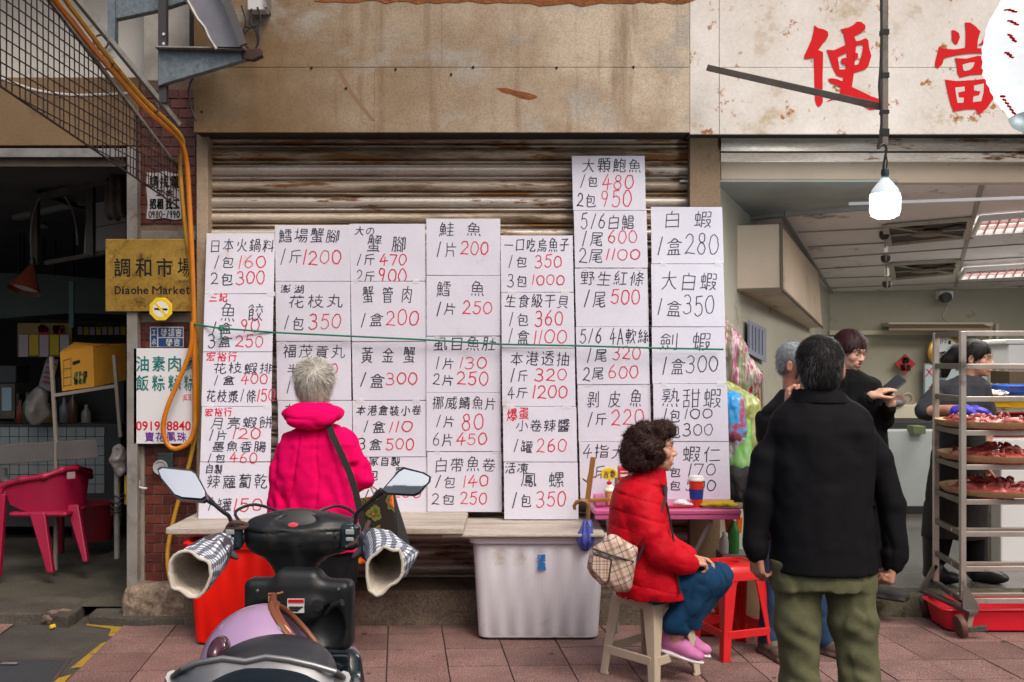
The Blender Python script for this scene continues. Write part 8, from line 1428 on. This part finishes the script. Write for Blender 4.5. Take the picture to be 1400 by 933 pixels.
def ls(px, py): u = (px-1452)*k; z_ = -(py-78)*k; r_ = np.interp(-z_/k, [-104,-85,-55,-20,12,50,80], [45,75,92,99.5,97.5,82.5,60])*k+.004; y_ = -math.sqrt(max(r_*r_-u*u, 1e-6)); return q+Vector((u, y_, z_))
for x0, y0, h in ((1362,22,14),(1361,40,16),(1359,60,18),(1358,82,14)):
    for j in range(3): s.ribbon(ls(x0+j*1.6, y0+j*h/4), ls(x0+j*1.6+2.5, y0+h/5+j*h/4), Vector((-.5,-.8,0)), .011)
for i in range(7): s.ribbon(ls(1368+i*3.2, 132+i*4.4), ls(1372+i*3.2, 130+i*4.6+3), Vector((-.4,-.9,0)), .011)
obj('red_marks', s, M_red, t, kind='stuff')

# ---------------------------------------------------------------- meat rack and goods at the right
M_alu = mat('rack_aluminium', (.55,.50,.46), .38, metal=.65, var=(.42,.37,.33), vs=6, dirt=.12); M_alud = mat('rack_dark_steel', (.16,.14,.125), .45, metal=.5, var=(.1,.09,.08), vs=6)
t = thing('tray_rack', 'tall aluminium tray rack on casters in front of the lit shop', 'rack', P(1320,872,5.46)); X0, Y0 = P(1316,0,5.44).x, 5.44; X1, Y1 = P(1279.5,0,5.88).x, 5.88
XR = X0+.62; XR1 = X1+.62; zt_ = 1.668
for (x, y) in ((X0,Y0),(X1,Y1),(XR,Y0),(XR1,Y1)): s = MB(); s.bar((x,y,.20),(x,y,zt_),.030,.030); obj('post', s, M_alu, t, bevel=.003)
for z_ in (1.655,1.475,1.297,1.112,.925,.735,.56,.37,.195):
    s = MB(); s.bar((X0+.016,Y0,z_),(XR-.016,Y0,z_),.022,.028); obj('front_rail', s, M_alu, t, bevel=.002)
    if z_ < .7: s = MB(); s.bar((X0+.0,Y0+.14,z_),(XR,Y0+.14,z_),.02,.02); obj('shelf_bar', s, M_alu, t, bevel=.002)
    s = MB(); s.bar((X0,Y0+.016,z_),(X1,Y1-.016,z_),.022,.030); obj('side_rail', s, M_alud, t, bevel=.002)
    s = MB(); s.bar((XR,Y0+.016,z_),(XR1,Y1-.016,z_),.022,.030); obj('side_rail', s, M_alud, t, bevel=.002)
for dx in (0, .62):
    s = MB(); s.prism([(X0+dx+.06,Y0-.06,.135),(X1+dx-.05,Y1+.03,.135),(X1+dx-.09,Y1+.0,.135),(X0+dx-.0,Y0-.08,.135)], (0,0,.02)); obj('foot_plate', s, M_alud, t, fix=True, bevel=.003)
    s = MB(); s.prism([(X0+dx-.01,Y0-.01,.29),(X0+dx+.015,Y0-.01,.29),(X0+dx+.085,Y0-.03,.155),(X0+dx-.01,Y0-.03,.155)], (0,.02,0)); obj('gusset', s, M_alud, t, fix=True)
    s = MB(); s.bar((X1+dx-.09,Y1+.0,.14),(X1+dx,Y1,.30),.03,.02); obj('gusset', s, M_alud, t)
    for (x, y) in ((X0+dx+.01,Y0-.02),(X1+dx-.06,Y1-.02)):
        s = MB(); s.lathe([(.018,-.017),(.058,-.017),(.062,-.012),(.062,.012),(.058,.017),(.018,.017)], (x-.03,y,.062), 24, Matrix.Rotation(R(80),3,'Y')@Matrix.Rotation(R(0),3,'X')); w_ = obj('wheel', s, mat('brown_wheel', (.12,.045,.035), .6), t, smooth=True, fix=True)
        s = MB(); s.bar((x+.0,y-.005,.05),(x+.02,y-.005,.135),.03,.05); obj('fork', s, mat('fork_steel', (.36,.28,.22), .5, metal=.4, rust=.3), t, bevel=.004)
        s = MB(); s.bar((x,y-.03,.05),(x+.09,y-.05,.065),.02,.03); obj('brake', s, M_alud, t, bevel=.003)
M_bam = mat('bamboo_tray', (.60,.40,.22), .6, var=(.48,.30,.15), vs=12, bump=.2, bs=60)
M_meat = mat('cured_meat', (.56,.13,.12), .34, var=(.34,.045,.045), vs=13, fine=.2, fs=50, bump=.3, bs=60, vth=(.38,.60), dirt=.30, dcol=(.62,.36,.30), ds=9); M_meatd = mat('dark_cured_meat', (.20,.04,.028), .4, var=(.30,.07,.05), vs=12)
for i, (z_, lab) in enumerate(((1.128,'top'),(.942,'middle'),(.752,'lowest'))):
    cx = P(1353+3*i,0,5.66).x; c = Vector((cx, 5.66, z_+.012)); t = thing('meat_tray', lab+' round bamboo tray heaped with strips of red meat on the rack', 'tray', c)
    s = MB(); s.lathe([(0,.004),(.255,.004),(.285,.030),(.292,.032),(.288,.022),(.262,-.004),(0,-.006)], c, 40, cap=False); obj('tray', s, M_bam, t, smooth=True)
    rng = random.Random(20+i)
    for k_ in range(34):
        a = rng.uniform(0, 6.28); r_ = .22*math.sqrt(rng.random()); x, y = c.x+r_*math.cos(a), c.y+r_*math.sin(a)*1.; h = .02+(.06 if i else .045)*(1-(r_/.26)**2)*rng.uniform(.5,1.1); L_ = rng.uniform(.05,.12); b = rng.uniform(0, 6.28)
        p0 = Vector((x,y,c.z+h)); s = MB(); pts = [p0+Vector((math.cos(b)*L_*(u-.5)+.01*rng.uniform(-1,1), math.sin(b)*L_*(u-.5)+.01*rng.uniform(-1,1), -.03*abs(u-.5)+rng.uniform(-.012,.014))) for u in (0,.25,.5,.75,1)]
        w0 = rng.uniform(.009,.018); s.tube(sm(pts, 3), [w0*.85*(.35+.65*math.sin(math.pi*(j+1)/14.5))*rng.uniform(.75,1.2) for j in range(13)], 7, flat=rng.uniform(.45,1)); obj('meat', s, M_meatd if rng.random() < .18 else M_meat, t, smooth='all')
    sd = SDF(.012); sd.ell(c+Vector((0,0,.012)), (.225,.225,.040 if i else .03), .02); sd.disp = lambda p: .014*vn(p, 26)+.01*vn(p, 60, 3); obj('meat_heap', sd.build('heap'), M_meat, t, smooth='all')
t = thing('red_basin', 'long shallow red plastic tray on the tiles under the rack', 'tray', P(1370,868,5.5)); tub(t, P(1292,0,5.5).x, P(1292,0,5.5).x+.75, 5.50, 5.80, .004, .135, mat('bright_red_plastic', (.72,.010,.03), .35), .03, .02, ribs=1)
t = thing('work_table', 'steel topped work table behind the rack at the right edge', 'table', P(1400,760,6.9)); s = MB(); a = P(1345,0,6.75); s.box((a.x,6.7,.86),(a.x+1.4,7.4,.90)); obj('top', s, M_steel, t, bevel=.004)
s = MB(); s.box((a.x+.05,6.75,.136),(a.x+.1,6.8,.86)); obj('leg', s, M_steel, t); s = MB(); s.box((a.x+1.2,6.75,.136),(a.x+1.25,6.8,.86)); obj('leg', s, M_steel, t)
s = MB(); a = P(1350,0,6.72); s.box((a.x,6.72,.902),(a.x+.6,7.1,P(0,566,6.72).z)); solid('red_tray', s, mat('dark_red_tray', (.30,.012,.02), .5), 'dark red tray stacked on the work table behind the top meat tray', 'tray', bevel=.02)
def shallow(px, py, d, w, dp, h, m, label): t = thing('plastic_tray', label, 'tray', P(px,py,d)); z_ = P(0,py,d).z; x = P(px,0,d).x; tub(t, x, x+w, d, d+dp, z_, z_+h, m, .03, .015, ribs=1); return t
shallow(1346,559,6.5,.5,.32,.06,mat('yellow_tray', (.72,.42,.01), .4),'bright yellow plastic tray held in front of the smiling worker')
shallow(1376,541,6.9,.5,.3,.07,mat('blue_tray', (.01,.09,.55), .4),'blue plastic tray behind the yellow tray')
sd = SDF(.009); sd.box(P(1368,538,6.85)+Vector((0,.1,0)), (.10,.09,.018), .01); sd.disp = lambda p: .014*vn(p, 24)+.012*np.abs(vn(p, 50, 3)); solid('foil', sd.build('foil'), mat('silver_foil', (.75,.76,.78), .22, metal=.9), 'crumpled silver foil between the worker and the blue tray', 'foil', smooth='all')
M_foam = MATS['foam_box']
t = thing('foam_box', 'white foam box with lid at the right edge behind the blue tray', 'box', P(1400,505,8.2)); a, b = P(1379,505,8.2), P(1440,470,8.2); s = MB(); s.box((a.x,8.2,a.z),(b.x,8.6,b.z)); obj('box', s, M_foam, t, bevel=.01); a, b = P(1376,471,8.18), P(1443,464,8.18); s = MB(); s.box((a.x,8.18,a.z),(b.x,8.62,b.z)); obj('lid', s, M_foam, t, bevel=.012)
s = MB(); a, b = P(1380,525,7.6), P(1440,508,7.6); s.box((a.x,7.6,a.z),(b.x,7.9,b.z)); solid('carton', s, mat('dark_carton', (.08,.055,.03), .8), 'dark brown carton below the lidded foam box', 'carton')
s = MB(); a, b = P(1353,636,6.6), P(1440,600,6.6); s.box((a.x,6.6,a.z),(b.x,6.95,b.z)); solid('foam_box', s, M_foam, 'white foam box seen between the top and middle meat trays', 'box', bevel=.012)
s = MB(); a, b = P(1368,735,6.62), P(1440,641,6.62); s.box((a.x,6.62,.136),(b.x,6.98,b.z)); solid('foam_box', s, M_foam, 'tall grey white foam box standing on the shop floor behind the rack', 'box', bevel=.012)
s = MB(); a, b = P(1350,720,7.0), P(1366,650,7.0); s.box((a.x,7.0,.136),(b.x,7.2,b.z)); solid('blue_drum', s, mat('blue_drum', (.01,.09,.25), .5), 'narrow blue crate between the worker and the tall foam box', 'crate', bevel=.012)


# ---------------------------------------------------------------- parked scooter
M_sc = mat('scooter_plastic', (.008,.010,.012), .45, var=(.018,.020,.021), vs=9, dirt=.25, dcol=(.05,.047,.042), ds=7, bump=.05, bs=300, fine=.1, fs=300, spec=.5); M_scg = mat('scooter_gloss', (.012,.022,.030), .2, coat=.6)
M_seatv = mat('seat_vinyl', (.004,.009,.014), .30, spec=.25, var=(.010,.018,.028), vs=5, bump=.1, bs=300); M_tyre = mat('tyre_rubber', (.015,.015,.015), .85); M_chr = mat('brushed_silver', (.30,.30,.31), .42, metal=.7, var=(.18,.18,.19), vs=8, dirt=.2)
t = thing('scooter', 'dark parked motor scooter with gingham hand mitts and mirrors, seen from behind', 'scooter', P(400,1100,2.4))
def spx(px, py, d, r, **k): return (P(px,py,d), r)
S = SDF(.005); lp(S, [(697,402,2.82,16,.03),(701,410,2.81,42,.05),(708,412,2.80,68,.07),(718,412,2.80,77,.085),(733,412,2.80,78,.085),(745,411,2.80,74,.075),(753,409,2.80,66,.065),(760,406,2.80,46,.06),(770,404,2.80,34,.055),(784,404,2.80,26,.05),(808,404,2.80,20,.045)], .02, pw=2.2)
S.ell(P(405,712,2.73), (.068,.05,.020), .01, 's'); S.cap(P(404,745,2.73), P(404,800,2.755), .010, .008, .02)
S.chain([(*P(338,728,2.752), .0028),(*P(368,731,2.722), .0028),(*P(405,726,2.713), .0028),(*P(442,728,2.722), .0028),(*P(470,725,2.752), .0028)], .002, 's'); obj('handlebar_cowl', S.build('cowl'), M_sc, t, smooth='all')
for pts in ([(330,716,2.80),(322,700,2.86),(350,690,2.9),(392,704,2.88)], [(478,714,2.80),(484,702,2.86),(460,692,2.9),(424,704,2.88)]): s = MB(); s.tube(sm([P(*a) for a in pts], 4), .0045, 7); obj('brake_cable', s, M_black, t, smooth=True)
s = MB(); s.lathe([(0,.004),(.05,.003),(.060,0),(.058,-.006)], P(405,713,2.765), 28, Matrix.Rotation(R(62),3,'X'), sx=1.05, sy=.62); obj('dash_display', s, mat('dash_lens', (.02,.02,.022), .45), t, smooth=True)
s = MB(); s.lathe([(0,.004),(.014,.003),(.015,0)], P(401,718,2.735), 18, Matrix.Rotation(R(70),3,'X'), sy=.5); obj('dash_badge', s, mat('red_badge', (.55,.05,.08), .4), t)
s = MB(); s.obox(P(411,744,2.715), (.010,.004,.005)); s.obox(P(458,735,2.72), (.006,.004,.008)); obj('screw_hole', s, M_blk, t, kind='stuff')
for sx, x0, x1 in ((-1,332,300),(1,486,512)):
    s = MB(); s.tube([P(x0,737,2.78), P(x1,748 if sx > 0 else 738,2.74)], [.018,.017], 14); gr = obj('grip', s, M_black, t, smooth=True)
    c = P(320 if sx < 0 else 479, 734, 2.755); S = SDF(.005); S.frame(c, (sx*.25,1,0)); S.box((0,0,0), (.024,.028,.036), .014); obj('switch_pod', S.build('pod'), M_scg, t, smooth='all'); 
    for i, (z_, h) in enumerate(((.018,.009),(-.002,.007),(-.021,.005))): s = MB(); s.obox(c+Vector((sx*-.001+.004*sx,-.030,z_)), (.024-.002*i,.006,h*1.6)); obj('switch', s, mat('switch_grey', (.30,.33,.34), .4), t, bevel=.003)
# leg shield with pockets
S = SDF(.006); c = P(410,838,2.68); S.frame(c, (.1,1,0)); S.box((0,0,0), (.147,.035,.092), .02, .02); S.box((0,.0,.06), (.06,.035,.06), .02, .03)
S.ell((.082,-.035,-.030), (.050,.035,.062), .01, 's'); S.ell((-.085,-.04,-.015), (.048,.026,.05), .01, 's'); S.cap((-.0,-.035,-.09), (0,-.035,-.02), .018, None, .01).ell((.035,-.032,.02), (.040,.018,.034), .02)
S.frame((0,0,0)); S.cap(P(404,800,2.80), P(404,850,2.82), .045, .06, .03); obj('leg_shield', S.build('shield'), M_sc, t, smooth='all')
for x, y in ((384,786),(428,784),(352,808),(463,806)): s = MB(); s.lathe([(0,.003),(.004,.002),(.005,0)], P(x,y,2.635 if y > 800 else 2.74), 8, MX); obj('bolt', s, M_chr, t)
s = MB(); a, b = P(393,838,2.625), P(416,819,2.625); s.box((a.x,2.622,a.z),(b.x,2.628,b.z)); lb = obj('warning_label', s, mat('label_white', (.6,.6,.6), .4), t)
s = MB(); a, b = P(394,824,2.62), P(415,820,2.62); s.box((a.x,2.6195,a.z),(b.x,2.6225,b.z)); obj('red_band', s, M_red, lb); s = MB()
for i in range(3): a, b = P(395+i*1,831+i*2.4,2.62), P(414-i*3,829.6+i*2.4,2.62); s.box((a.x,2.6195,a.z),(b.x,2.6225,b.z))
obj('print_lines', s, M_blk, lb, kind='stuff')
s = MB(); s.lathe([(.017,0),(.016,.012),(.0,.013)], P(435,827,2.635), 20, MX); obj('ignition', s, M_black, t, smooth=True)
s = MB(); s.tube([P(446,840,2.63), P(455,828,2.61), P(468,824,2.60)], [.006,.007,.010], 8); obj('key', s, M_black, t, smooth=True)
s = MB(); s.bar(P(371,812,2.62), P(371,824,2.60), .018, .012); s.tube([P(368,814,2.61), P(380,812,2.6), P(387,810,2.61)], .004, 6); obj('hook', s, mat('bronze_hook', (.25,.10,.04), .35, metal=.5), t, bevel=.002)
# floor, body, tail, seat
S = SDF(.009); ax = Vector((-.143,1,0)).normalized(); B0 = P(412,0,2.2); X = lambda u, w, z: Vector((-.535+u*ax.x+w*ax.y, 2.25+u*ax.y-w*ax.x, z))
S.frame(X(0,0,0), ax); S.box((0,.40,.36), (.15,.26,.05), .03, .03).box((.02,.56,.50), (.17,.05,.20), .04, .04).ell((.0,-.1,.60), (.155,.42,.24), .05).ell((.03,-.46,.76), (.10,.22,.10), .05).box((.155,.28,.48), (.035,.26,.16), .03, .05).box((-.12,.20,.42), (.035,.30,.10), .03, .05)
S.ell((0,.24,.64), (.11,.18,.14), .04, 's'); obj('body', S.build('body'), M_scg, t, smooth='all')
S = SDF(.007); S.frame(P(366,0,1.93)+Vector((0,0,0)), ax); z_ = P(0,884,1.95).z; S.c.z = z_; S.ell((.005,.0,-.055), (.128,.21,.062), .03).ell((.01,-.14,-.035), (.110,.12,.042), .03); obj('seat', S.build('seat'), M_seatv, t, smooth='all')
d_ = 1.80; top = [(236,926),(250,915),(270,907),(305,901),(336,905),(364,899),(395,903),(430,911),(458,919),(470,927)]
s = MB(); rg = []
for i, (x, y) in enumerate(top):
    dd = d_+(.05 if i in (0,9) else .015 if i in (1,8) else 0); q = P(x, y, dd); th = Vector((0,-.035,-.040 if 0 < i < 9 else -.015)); rg.append([q, q+Vector((0,-.006,-.004)), q+th, q+th+Vector((0,.03,-.004)), q+Vector((0,.02,-.006))])
s.loft(rg, capa=True, capb=True); s.tube([P(330,915,d_+.02), P(345,938,d_+.06)], .02, 8); s.tube([P(380,915,d_+.02), P(370,938,d_+.06)], .02, 8)
s.tube([P(x, y-.8, 1.795+(.05 if i in (0,9) else 0)) for i, (x, y) in enumerate(top)], .0055, 8)
gr = obj('grab_rail', s, M_chr, t, fix=True, smooth=True); bv = gr.modifiers.new('b', 'BEVEL'); bv.width = .005; bv.segments = 3
s = MB(); s.tube([P(x, y, dd) for x, y, dd in ((470,927,1.85),(474,945,2.0),(462,950,2.2))], .013, 8); obj('rail_arm', s, M_chr, t, smooth=True); s = MB(); s.tube([P(x, y, dd) for x, y, dd in ((236,926,1.85),(232,942,2.0),(258,950,2.2))], .013, 8); obj('rail_arm', s, M_chr, t, smooth=True)
S = SDF(.006); S.ell(P(300,893,2.05), (.022,.05,.034), .01); obj('indicator', S.build('ind'), mat('smoked_lens', (.06,.015,.03), .12, coat=.5), t, smooth='all')
for u, nm in ((.83,'front'),(-.42,'rear')):
    c = X(u,0,.235); Mw = Matrix((ax.cross(Vector((0,0,1))), ax, Vector((0,0,1)))).transposed() @ Matrix.Rotation(R(90),3,'Y')
    s = MB(); s.lathe([(.165,-.045),(.205,-.05),(.235,-.025),(.238,0),(.235,.025),(.205,.05),(.165,.045)], c, 40, Mw, cap=False); w_ = obj('wheel', s, M_tyre, t, smooth=True, fix=True)
    s = MB(); s.lathe([(.165,-.045),(.16,-.03),(.16,.03),(.165,.045)], c, 32, Mw, cap=False)
    for i in range(5): a = R(72*i); s.bar(c, c+Mw@Vector((.16*math.cos(a),.16*math.sin(a),0)), .03, .02, ax)
    obj('rim', s, M_chr, w_)
s = MB()
for w in (-.07,.07): s.tube([X(.60,w,.85), X(.83,w,.235)], .018, 8)
obj('fork', s, M_black, t, smooth=True, kind='stuff'); s = MB(); rg = []
for i in range(9): a = R(20+17.5*i); rg.append([X(.83+math.cos(a)*r_,w,.235+math.sin(a)*r_) for r_, w in ((.262,-.055),(.275,0),(.262,.055),(.255,0))])
s.loft(rg, capa=True, capb=True); obj('mudguard', s, M_scg, t, smooth=True, fix=True)
s = MB(); s.tube([X(-.1,.17,.25), X(-.55,.19,.30)], [.035,.05], 14); obj('exhaust', s, M_steel, t, smooth=True); s = MB(); s.tube([X(.05,-.16,.28), X(-.03,-.24,.004)], .011, 8); obj('side_stand', s, M_steel, t, smooth=True)
for w in (-.12,.12): s = MB(); s.tube([X(-.05,w,.3), X(-.08,w*1.3,.006)], .014, 8); obj('stand_leg', s, M_steel, t, smooth=True)
# mirrors
M_mir = mat('mirror_glass', (.92,.95,.97), .015, metal=1)
for out, tilt, cy, arm, yaw in (([(218,645),(223,642),(262,646),(268,650),(281,674),(281,680),(276,683),(250,681),(240,677),(222,655)], 32, 662, [(278,678,2.74),(292,689,2.75),(305,700,2.76),(313,706,2.77),(317,718,2.78)], 0),
                           ([(524,670),(546,646),(553,642),(578,648),(587,653),(586,659),(573,673),(566,676),(530,674)], 11.5, 660, [(523,671,2.74),(508,684,2.75),(496,694,2.76),(488,702,2.77),(486,716,2.78)], 0)):
    D_ = lambda y: 2.72+(cy-y)*.002*math.tan(R(tilt)); n_ = Vector((0,-math.cos(R(tilt)),math.sin(R(tilt)))); cx = sum(p[0] for p in out)/len(out); cyy = sum(p[1] for p in out)/len(out)
    q = [P(x, y, D_(y)) for x, y in out]; qo = [P(cx+(x-cx)*1.09, cyy+(y-cyy)*1.17, D_(y)) for x, y in out]; s = MB(); s.loft([[v+n_*.002 for v in qo], [v-n_*.012 for v in qo], [v.lerp(sum(qo, Vector())/len(qo), .35)-n_*.03 for v in qo]], capa=True, capb=True)
    mi = obj('mirror', s, M_scg, t, fix=True, smooth=True); s = MB(); s.prism([v+n_*.007 for v in q], n_*-.001); obj('mirror_glass', s, M_mir, mi, fix=True)
    s = MB(); s.tube(sm([P(*a) for a in arm], 4), .0058, 10); obj('mirror_stem', s, M_black, t, smooth=True); s = MB(); s.tube([P(*arm[0]), P(*arm[1])], [.011,.007], 10); obj('stem_joint', s, M_black, mi, smooth=True)
M_lea = mat('brown_leather_tie', (.085,.045,.035), .6)
for pts in ([(313,718,2.73),(322,714,2.72),(338,718,2.74),(330,722,2.73),(314,722,2.73),(306,732,2.73),(304,745,2.72)], [(505,712,2.74),(500,724,2.73),(492,735,2.72),(482,744,2.72),(474,748,2.73)], [(502,716,2.73),(498,730,2.72),(488,742,2.71),(478,747,2.72)]): s = MB(); s.tube(sm([P(*a) for a in pts], 4), .0062, 7); obj('leather_tie', s, M_lea, t, smooth=True)
# gingham mitts
k_ = .115
M_ging = uvstripes('gingham_cloth', (.74,.76,.80), [(0,1.,.5,0,(.006,.014,.06),.70),(1,1.,.5,0,(.006,.014,.06),.70)], .9); M_lin = mat('cream_fleece_lining', (.66,.60,.52), .95, var=(.52,.46,.39), vs=10, bump=.5, bs=150); M_band = mat('purple_grey_band', (.06,.05,.065), .8)
def resample(poly, n):
    P_ = [Vector((*p, 0)) for p in poly]; L_ = [0]
    for a, b in zip(P_, P_[1:]+P_[:1]): L_.append(L_[-1]+(b-a).length)
    o = []; Q = P_+[P_[0]]
    for i in range(n):
        u = L_[-1]*i/n; j = max(k for k in range(len(L_)-1) if L_[k] <= u+1e-9); f_ = (u-L_[j])/(L_[j+1]-L_[j]); o.append(Q[j].lerp(Q[j+1], f_))
    return o
for side, rings in ((-1, [([(233,768),(247,752),(266,757),(287,771),(289,788),(286,797),(272,818),(255,813),(236,802),(232,786)],2.44),([(243,758),(264,745),(284,752),(300,764),(302,778),(297,792),(282,808),(266,806),(246,796),(240,778)],2.52),([(262,744),(284,735),(303,737),(313,752),(312,768),(302,782),(290,786),(276,786),(262,774),(258,758)],2.60),([(288,732),(302,727),(315,731),(320,742),(318,756),(310,765),(300,766),(290,760),(285,750),(284,740)],2.70)]),
                    (1, [([(502,771),(512,757),(525,749),(546,752),(551,768),(550,787),(536,800),(514,816),(505,806),(502,790)],2.44),([(501,752),(514,733),(536,738),(560,748),(573,753),(568,768),(556,786),(534,796),(512,794),(503,776)],2.52),([(499,738),(510,723),(530,725),(548,736),(556,748),(552,764),(540,776),(520,782),(506,774),(499,758)],2.61),([(490,732),(500,724),(511,725),(518,732),(520,742),(518,754),(510,762),(500,764),(492,758),(488,744)],2.71)])):
    n = 40; rs = [[P(v.x, v.y, dd) for v in resample(poly, n)] for poly, dd in rings]; fin = []
    for i in range(len(rs)-1):
        for j in range(5): u = j/5; fin.append([a.lerp(b, u)+Vector((0,0,.003*math.sin(k*1.1+i*5+j))) for k, (a, b) in enumerate(zip(rs[i], rs[i+1]))])
    fin.append(rs[-1]); per = sum((a-b).length for a, b in zip(rs[0], rs[0][1:]))/n; cell = .023
    s = MB(); s.loft(fin, uv=(per/cell, .31/15/cell)); mt = obj('hand_mitt', s, M_ging, t, smooth='all', fix=False)
    inn = []
    for i, r_ in enumerate(fin[:15]): c = sum(r_, Vector())/n; inn.append([v.lerp(c, .035+.012*i)+Vector((0,-.004 if i == 0 else .01,0)) for v in r_])
    inn.append([v.lerp(sum(inn[-1], Vector())/n, .95) for v in inn[-1]]); s = MB(); s.loft([fin[0]]+inn); obj('lining', s, M_lin, mt, smooth='all')
    s = MB(); pl = [v for v in fin[0]]; s.tube([v+Vector((0,-.003,0)) for v in pl+pl[:2]], .0040, 7, cap=False); obj('rolled_hem', s, M_lin, mt, smooth=True)
    s = MB(); r_ = fin[10 if side < 0 else 12]; c = sum(r_, Vector())/n; s.loft([[v.lerp(c, -.03) for v in fin[9 if side < 0 else 11]], [v.lerp(c, -.04) for v in fin[13 if side < 0 else 14]]]); obj('cuff_band', s, M_band, mt, smooth='all')
S = SDF(.005); S.ell(P(308,752,2.66), (.045,.012,.012), .01, rot=Matrix.Rotation(R(35),3,'Y')); S.ell(P(298,764,2.65), (.035,.012,.011), .01, rot=Matrix.Rotation(R(-50),3,'Y')); obj('ribbon_bow', S.build('bow'), M_band, t, smooth='all')
S = SDF(.005); S.ell(P(496,752,2.66), (.04,.012,.012), .01, rot=Matrix.Rotation(R(-40),3,'Y')); obj('ribbon_bow', S.build('bow'), M_band, t, smooth='all')
# helmet
h = thing('helmet', 'pearly lilac half helmet with brown leather trim resting in front of the scooter seat', 'helmet', P(350,900,2.36)); c = P(362,915,2.33)
M_lil = mat('pearl_lilac', (.38,.24,.42), .22, coat=.7, var=(.46,.30,.46), vs=3)
rh = .150; nh = Vector((.74,.16,.64)).normalized(); hh = .70*rh; S = SDF(.005); S.ell(c, (rh,)*3, .01).ell(c, (rh-.012,)*3, .01, 's'); S.plane(c+nh*hh, nh); obj('shell', S.build('shell'), M_lil, h, smooth='all')
W_ = SDF().frame(c, (0,1,0)); e1 = nh.orthogonal().normalized(); e2 = nh.cross(e1); rr_ = math.sqrt(max(rh*rh-hh*hh, .001)); s = MB()
for rr, off_, tr in ((rr_-.003,.001,.008),(rr_-.015,.007,.007)): s.tube([c+nh*(hh+off_)+(e1*math.cos(a)+e2*math.sin(a))*rr for a in [i*math.pi/18 for i in range(37)]], tr, 8, cap=False)
obj('rim_trim', s, mat('brown_leather', (.20,.060,.025), .5), h, smooth=True)
s = MB(); s.tube(sm([P(374,815,2.6), P(374,826,2.50), P(381,834,2.42), P(378,826,2.44)], 4), .009, 8); obj('strap_loop', s, MATS['brown_leather'], h, smooth=True)
rb = bpy.data.materials.new('rainbow_sticker'); rb.use_nodes = True; nt = rb.node_tree; g_ = nt.nodes.new('ShaderNodeTexCoord'); sp_ = nt.nodes.new('ShaderNodeSeparateXYZ'); r_ = nt.nodes.new('ShaderNodeValToRGB'); E_ = r_.color_ramp.elements
for i, (p, cc) in enumerate(((0,(.15,.6,.6)),(.3,(.2,.5,.75)),(.5,(.8,.75,.15)),(.7,(.8,.4,.15)),(1,(.6,.25,.6)))): e = E_[i] if i < 2 else E_.new(p); e.position = p; e.color = (*cc, 1)
nt.links.new(g_.outputs['Generated'], sp_.inputs[0]); nt.links.new(sp_.outputs[0], r_.inputs[0]); nt.links.new(r_.outputs[0], nt.nodes['Principled BSDF'].inputs['Base Color']); nt.nodes['Principled BSDF'].inputs['Roughness'].default_value = .3
def on_ell(px, py):                               # point of the helmet shell seen at a pixel
    o = Vector((0,0,CZ)); r_ = Vector(((px-700)/F,1,-(py-HY)/F)); Mi = W_.M.transposed(); A = Mi@(o-W_.c); B = Mi@r_; sc_ = Vector((1/.1508,)*3); A = Vector([a*b for a, b in zip(A, sc_)]); B = Vector([a*b for a, b in zip(B, sc_)])
    a_, b_, c_ = B.dot(B), 2*A.dot(B), A.dot(A)-1; dsc = max(b_*b_-4*a_*c_, 0); return o+r_*((-b_-math.sqrt(dsc))/(2*a_))
s = MB(); c0 = Vector((389,860,0)); pts = []
for i in range(18): a = i*math.pi/9; x, y = 11*math.cos(a), 4.5*math.sin(a); b = R(38); pts.append(on_ell(c0.x+x*math.cos(b)-y*math.sin(b), c0.y+x*math.sin(b)+y*math.cos(b)))
s.add([tuple(p+Vector((0,-.0012,.0005))) for p in pts], [tuple(range(18))[::-1]]); obj('sticker', s, rb, h)
# building across the street that the right mirror shows
t = thing('building', 'pale building across the street seen only in the right scooter mirror', 'building', (0,-9,0)); s = MB(); s.box((-16,-9.6,-.04),(16,-9,4.6)); obj('wall', s, mat('pale_facade', (.74,.71,.66), .8, var=(.42,.40,.36), vs=.6), t)
s = MB(); s.box((-16,-9,3.0),(16,-7.9,3.15)); obj('canopy', s, mat('canopy_white', (.6,.6,.58), .6), t); s = MB(); pr = None
for i in range(14):
    for z_ in (1.0, 3.5):
        x = -15+2.2*i
        if pr is None: s = MB(); s.box((x,-9.0,z_),(x+1.3,-8.96,z_+.85)); pr = obj('window', s, mat('dark_window', (.05,.06,.07), .15), t); w0 = WO[pr.name].copy(); x0_ = x; z0_ = z_
        else: copy_at(pr, t, w0+Vector((x-x0_,0,z_-z0_)))

for o in list(bpy.data.objects):
    key = o.name.split('.')[0]
    if o.parent is None and 'group' not in o and key in ('meat_tray', 'plank', 'foam_box', 'ceiling_light', 'exhaust_fan', 'hose', 'stool', 'bottle', 'carton'):
        o['group'] = key.replace('_', ' ') + 's in the scene'
